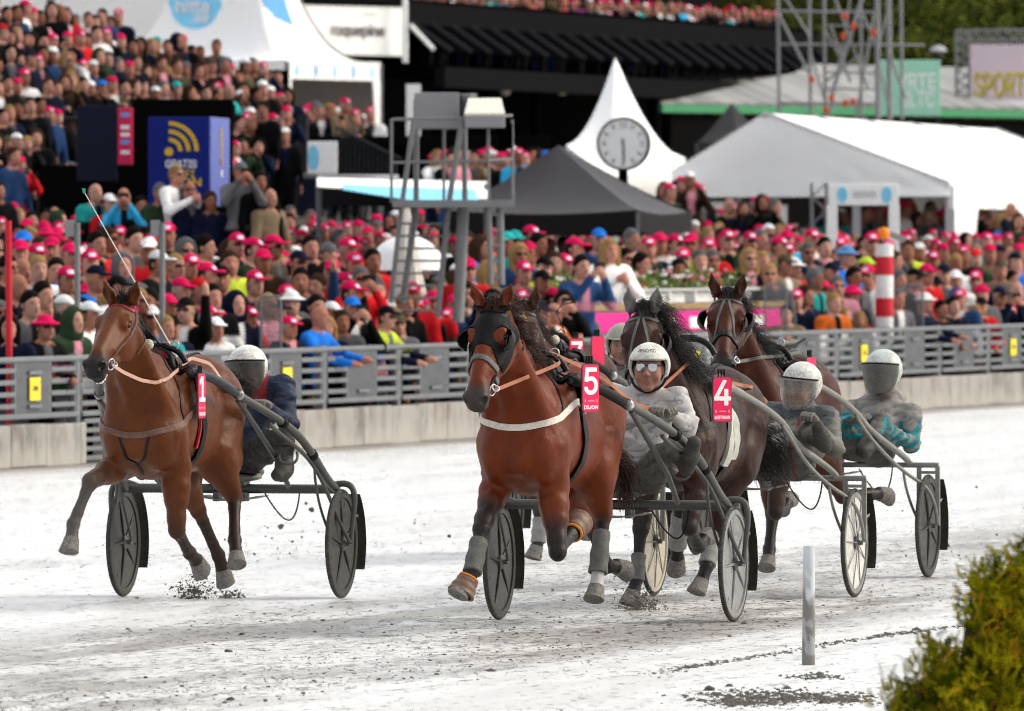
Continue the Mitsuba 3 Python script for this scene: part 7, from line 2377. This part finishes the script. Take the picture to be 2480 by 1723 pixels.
# the horse wearing plate 4, its sulky and driver
TD = Team(1826, 1445)
JD, JD4 = local(TD, 3.325, (1480, 680)), local(TD, 2.7345, (1040, 1120))
D = horse(TD, dict(label='dark brown horse with grey ear covers wearing plate 4', seed=8, y=.05, coat=(.028, .0088, .0050), dark=(.012, .011, .011), muzzle=(.02, .018, .017), ear=(.12, .118, .112),
    z=-.075, hs=1.10, wy=1.18, poll=(1.0, -.045, 1.815), pitch=-.95, yaw=.16, roll=.02, ears=((-.05, .10), (-.06, .16)), dk=.5,
    rf=[(.46, -.14, .90), JD4(1400, 440, .60), JD4(1375, 765, .66), JD4(1352, 850, .68)],
    lf=[(.48, .2, .88), JD4(1722, 430, .72), JD4(1785, 560, .48), JD4(1815, 510, .40)],
    rh=[(-.50, -.1, .92), JD4(1665, 300, -.72), JD4(1640, 570, -.92), JD4(1640, 625, -.97)],
    lh=[(-.40, .2, .95), JD4(1895, 470, -.52), JD4(1835, 690, -.36), JD4(1805, 780, -.32)],
    mane_dir=(-.25, .9, .15), mane_len=.24, mane_n=1300, mane_sag=.7, mane_fan=.35, mud=.12, mudcol=(.07, .065, .06),
    tail=[(-.88, .05, 1.2), (-.98, .10, 1.05), JD(1235, 1385, -1.1), JD(1290, 1490, -1.2), JD(1345, 1580, -1.25)], tail_n=800, tail_w=.055))
sulky(TD, 'pale sulky with spoked disc wheels behind the horse wearing plate 4', half=.665, style=1, metal='frame_pale', seed=7, grip='frame_pale', wl={-1: dict(disc='disc_cream', rim='disc_cream', spokes=16, spoke='spoke_grey'), 1: dict(disc='disc_white', rim='frame_pale', spokes=18, spoke='disc_pale')})
bridle(D, 'leather_grey', brow='leather_grey', nose=('leather_black', .03), face_x=True)
harness(D, 'leather_black', 'leather_black', pad='felt', felt='felt', martingale=False)
hx, hy, hz = D['Rh'].T
put(D['name'], 'blinker', cup(D['hd'](.19, .085, .012), hy, hx * .1 + hz * .9, hx, .075), 'leather_black', True, to_world=TD.M)
for s in (-1, 1):
    bb = D['Hb'].onto([D['hd'](.475, s * .07, -.085)], .02)[0]
    rein(D, [bb, (.62, s * .17, 1.55), JD(700, 780, .25) if s > 0 else (.22, -.1, 1.62), JD(1000, 830, -.1) if s > 0 else (-.2, -.1, 1.6), (-.9, s * .16 + .05, 1.35), (-1.28, s * .1 + .1, 1.26)], 'leather_tan')
plate(D['name'], TD.M, JD(895, 957, .66), (.80, .69, .0), '4', 'MAKETHEMARK', True)
for q, (a, b, ra, rb, m) in dict(rf=(.5, 1.05, .045, .05, 'wrap_grey'), rh=(.15, .95, .056, .062, 'wrap_pale'), lh=(.2, .95, .054, .058, 'wrap_pale')).items():
    K, Fe, C = [np.array(x) for x in D['sp'][q][1:]]
    sleeve(D, K + (Fe - K) * a, K + (Fe - K) * b, ra, rb, m, 'leg_boot')
zD = local(TD, 3.8, (1820, 840))


def paintD(v, c, J):
    q = v - J['chest']
    st = (np.abs(q[:, 1] - .02) < .012) & (q[:, 0] > 0) & (q[:, 2] < .12)
    st2 = (np.abs(q[:, 1] + .12) < .022) & (q[:, 0] > 0) & (q[:, 2] < .10)
    yoke = (q[:, 2] > .10) & (np.abs(q[:, 1]) < .24)
    c = np.where(yoke[:, None], (.085, .095, .105), c)
    c = np.where(st2[:, None], (.40, .34, .34), c)
    return np.where(st[:, None], (.16, .04, .05), c)


hD = JD(1530, 860, -1.80)
yD = hD[1]
driver(TD, dict(label='driver in a mud grey suit with a clear spattered visor behind horse 4', seed=9, suit=(.15, .148, .134), pants=(.10, .096, .085), skin=(.30, .17, .125), boot=(.05, .05, .05), collar=(.012, .013, .018), paint=paintD,
    j=dict(pelvis=(-1.76, yD - .10, .90), chest=(-1.90, yD - .02, hD[2] - .31), neck=(-1.87, yD, hD[2] - .125), head=hD, sl=TD.J(2004, 1012, -1.88), sr=TD.J(1872, 1002, -1.88), el=TD.J(2022, 1085, -1.68), er=(-1.62, yD - .32, .98),
        hl=TD.J(1975, 1025, -1.40), hr=(-1.36, yD - .10, 1.08), kl=(-1.36, yD + .15, 1.06), kr=(-1.34, yD - .28, 1.02), al=zD(640, 860, -1.06), ar=(-.98, -.4, .95), tl=zD(612, 740, -.98), tr=(-.90, -.4, 1.12)),
    face=(-.30, -.10, -.10), mud=-.15, mudface=.0, hmud=.7, visor='visor_mud', helmet=(.62, .62, .60), mudcol=(.155, .152, .138)))
one('driving_whip', 'thin dark whip rising above the back of the horse wearing plate 4', 'whip', tube([(-1.2, -.02, 1.26), JD(740, 680, -.4), JD(690, 590, -.3), JD(610, 455, -.2)], [.007, .005, .004, .0025], 6), 'black_rubber', to_world=TD.M)

# the rightmost team
TE = Team(2005, 1397)
JE = local(TE, 3.325, (1480, 680))
E = horse(TE, dict(label='brown horse with black blinkers and crossed face straps at the right', seed=10, y=.04, coat=(.050, .0115, .0036), dark=(.014, .012, .012), muzzle=(.018, .016, .015),
    z=-.03, hs=.99, wy=1.3, poll=(1.06, -.02, 1.895), pitch=-.80, yaw=.16, roll=-.03, ears=((.05, .25), (.05, .3)), dk=.5,
    rf=[(.46, -.14, .90), (.85, -.14, .66), (.98, -.13, .40), (1.02, -.13, .32)],
    lf=[(.48, .2, .88), (.62, .2, .50), (.38, .2, .50), (.30, .2, .55)],
    rh=[(-.45, -.1, .94), TE.J(1872, 1245, -.55), TE.J(1863, 1330, -.40), TE.J(1861, 1352, -.36)],
    lh=[(-.52, .2, .92), TE.J(2040, 1200, -.80), TE.J(2105, 1200, -1.12), TE.J(2128, 1196, -1.2)],
    mane_dir=(-.5, .6, .05), mane_len=.18, mane_n=700, mud=.15, hair='hair_black', mudcol=(.07, .065, .06), tail=[(-.88, .05, 1.32), (-1.05, .1, 1.1), (-1.12, .12, .9), (-1.15, .12, .7)]))
sulky(TE, 'dark sulky with ribbed grey disc wheels at the far right', half=.70, style=1, metal='frame_pale', seed=11, grip='frame_pale', wl={-1: dict(disc='disc_grey', rim='disc_grey'), 1: dict(disc='disc_grey', rim='disc_grey')})
bridle(E, 'leather_grey', brow='leather_grey', nose=('leather_black', .045), face_x=True)
harness(E, 'leather_black', 'leather_black', martingale=False)
hx, hy, hz = E['Rh'].T
for s in (-1, 1):
    put(E['name'], 'blinker', cup(E['hd'](.19, s * .085, .012), hy * s, hx * .1 + hz * .9, hx, .075), 'leather_black', True, to_world=TE.M)
    bb = E['Hb'].onto([E['hd'](.475, s * .07, -.085)], .02)[0]
    rein(E, [bb, JE(1200, 625, .5) if s > 0 else (.5, -.12, 1.58), JE(1420, 600, .2) if s > 0 else (.2, -.1, 1.62), (-.4, s * .12, 1.55), (-1.0, s * .16 + .03, 1.36), (-1.28, s * .1 + .06, 1.28)], 'leather_grey')
plate(E['name'], TE.M, TE.J(1964, 912, .15), (.25, .97, 0), None, None, None, h=.26)
one('driving_whip', 'thick dark whip above the back of the rightmost horse', 'whip', tube([(-1.2, -.05, 1.28), JE(1370, 590, -.2), JE(1560, 470, -.5)][1:], [.008, .010], 8), 'black_rubber', to_world=TE.M)


def paintE(v, c, J):
    q = v - J['chest']
    arm = (q[:, 1] > .14) & (q[:, 0] > .10) & (q[:, 2] < .02)
    teal = (.006, .17, .20)
    rings = arm & (np.sin((v[:, 2] + v[:, 0]) * 75) > -.35) & (v[:, 2] < 1.2)
    bands = (q[:, 0] > .05) & (q[:, 1] < .06) & (q[:, 2] < .04) & (q[:, 2] > -.14) & (np.sin(q[:, 2] * 90 + q[:, 1] * 6) > -.2)
    return np.where((rings | bands)[:, None], teal, c)


hE = TE.J(2138, 905, -1.80)
yE = hE[1]
driver(TE, dict(label='driver with a muddy visor and teal striped sleeves at the far right', seed=12, suit=(.22, .21, .20), pants=(.10, .096, .085), skin=(.3, .18, .13), boot=(.05, .05, .05), collar=(.04, .04, .045), paint=paintE,
    j=dict(pelvis=(-1.76, yE - .10, .90), chest=(-1.90, yE - .02, hE[2] - .31), neck=(-1.87, yE, hE[2] - .125), head=hE, sl=TE.J(2206, 1004, -1.88), sr=TE.J(2064, 996, -1.88), el=TE.J(2208, 1078, -1.70), er=(-1.64, yE - .36, 1.0),
        hl=TE.J(2140, 1032, -1.44), hr=(-1.38, yE - .10, 1.08), kl=(-1.36, yE + .08, 1.06), kr=(-1.34, yE - .24, 1.04), al=(-1.08, yE + .05, .90), ar=(-1.0, yE - .4, .92), tl=(-.97, yE + .06, .86), tr=(-.90, yE - .42, 1.0)),
    face=(-.28, -.05, .0), mud=-.1, mudmax=.4, hmud=.6, visor='visor_grey', helmet=(.50, .56, .54), mudcol=(.18, .175, .162)))

# the team behind the hooded horse
TC = Team(1461, 1343)
JC4 = local(TC, 2.7345, (1040, 1120))
C = horse(TC, dict(label='dark bay horse half hidden behind the black hooded horse', seed=13, y=.1, coat=(.045, .013, .0065), dark=(.02, .018, .017), muzzle=(.02, .018, .017),
    poll=(1.0, .12, 1.78), pitch=-.80, yaw=.1, roll=-.05, ears=((.0, .2), (.0, .2)), dk=.5,
    rf=[(.46, -.07, .88), JC4(735, 330, .58), JC4(722, 515, .62), JC4(712, 555, .63)],
    lf=[(.48, .27, .88), JC4(1090, 240, .74), JC4(1075, 330, .5), (.42, .27, .52)],
    rh=[(-.5, -.03, .92), (-.75, -.03, .58), (-.98, -.03, .30), (-1.05, -.03, .26)],
    lh=[(-.4, .27, .94), (-.5, .27, .62), (-.3, .27, .32), (-.26, .27, .24)],
    mane_dir=(-.5, .5, .15), mane_len=.18, mane_n=500, hair='hair_red', mud=.2, mudcol=(.07, .065, .06), tail=[(-.88, .1, 1.32), (-1.05, .15, 1.1), (-1.12, .16, .8)]))
sulky(TC, 'sulky half hidden between the horses wearing plates 5 and 4', seed=14, half=.70)
bridle(C, 'leather_grey', brow='leather_grey', nose=('leather_black', .03), face_x=True)
harness(C, 'leather_black', 'leather_black', martingale=False)
K, Fe, Cc = [np.array(x) for x in C['sp']['rf'][1:]]
sleeve(C, K + (Fe - K) * .2, K + (Fe - K) * 1.1, .05, .056, 'wrap_pale', 'leg_boot')
plate(C['name'], TC.M, TC.J(1396, 868, .25), (.56, .83, 0), '7', None, None)
plate(C['name'], TC.M, TC.J(1448, 862, -.1), (.5, .86, 0), None, None, None)
one('ear_plug_ball', 'pale yellow ball behind the half hidden horse', 'ball', lathe([(0, -.034), (.022, -.028), (.033, -.010), (.034, .008), (.024, .026), (0, .033)], 16, (.4, .3, .6), TC.J(1344, 824, .4)), 'ball_white', 40, to_world=TC.M)
one('driving_whip', 'thin dark whip bent at its tip behind the black hooded horse', 'whip', tube([(-1.2, .0, 1.27), TC.J(1384, 860, -.6), TC.J(1365, 800, -.55), TC.J(1347, 755, -.5), TC.J(1362, 738, -.5), TC.J(1394, 732, -.5)], [.007, .006, .0045, .004, .004, .004], 6), 'black_rubber', to_world=TC.M)
driver(TC, dict(label='driver in a grey helmet and grey suit half hidden behind horse 4', seed=15, suit=(.17, .175, .165), pants=(.13, .125, .11), skin=(.30, .16, .12), boot=(.05, .05, .05), collar=(.16, .08, .07),
    j=dict(pelvis=(-1.75, .1, .93), chest=(-1.84, .14, 1.24), neck=(-1.80, .16, 1.42), head=TC.J(1508, 838, -1.76), sl=(-1.84, .36, 1.35), sr=(-1.82, -.09, 1.35), el=(-1.66, .45, 1.08), er=(-1.6, -.22, 1.1),
        hl=(-1.34, .24, 1.20), hr=(-1.32, -.02, 1.20), kl=(-1.30, .36, 1.02), kr=(-1.28, -.2, 1.02), al=(-1.02, .5, .9), ar=(-.98, -.36, .9), tl=(-.90, .52, .98), tr=(-.88, -.38, .98)),
    face=(.15, -.1, 0), mud=.3, mudface=.1, hmud=.4, peak=True, helmet=(.30, .30, .25), mudcol=(.17, .168, .155)))
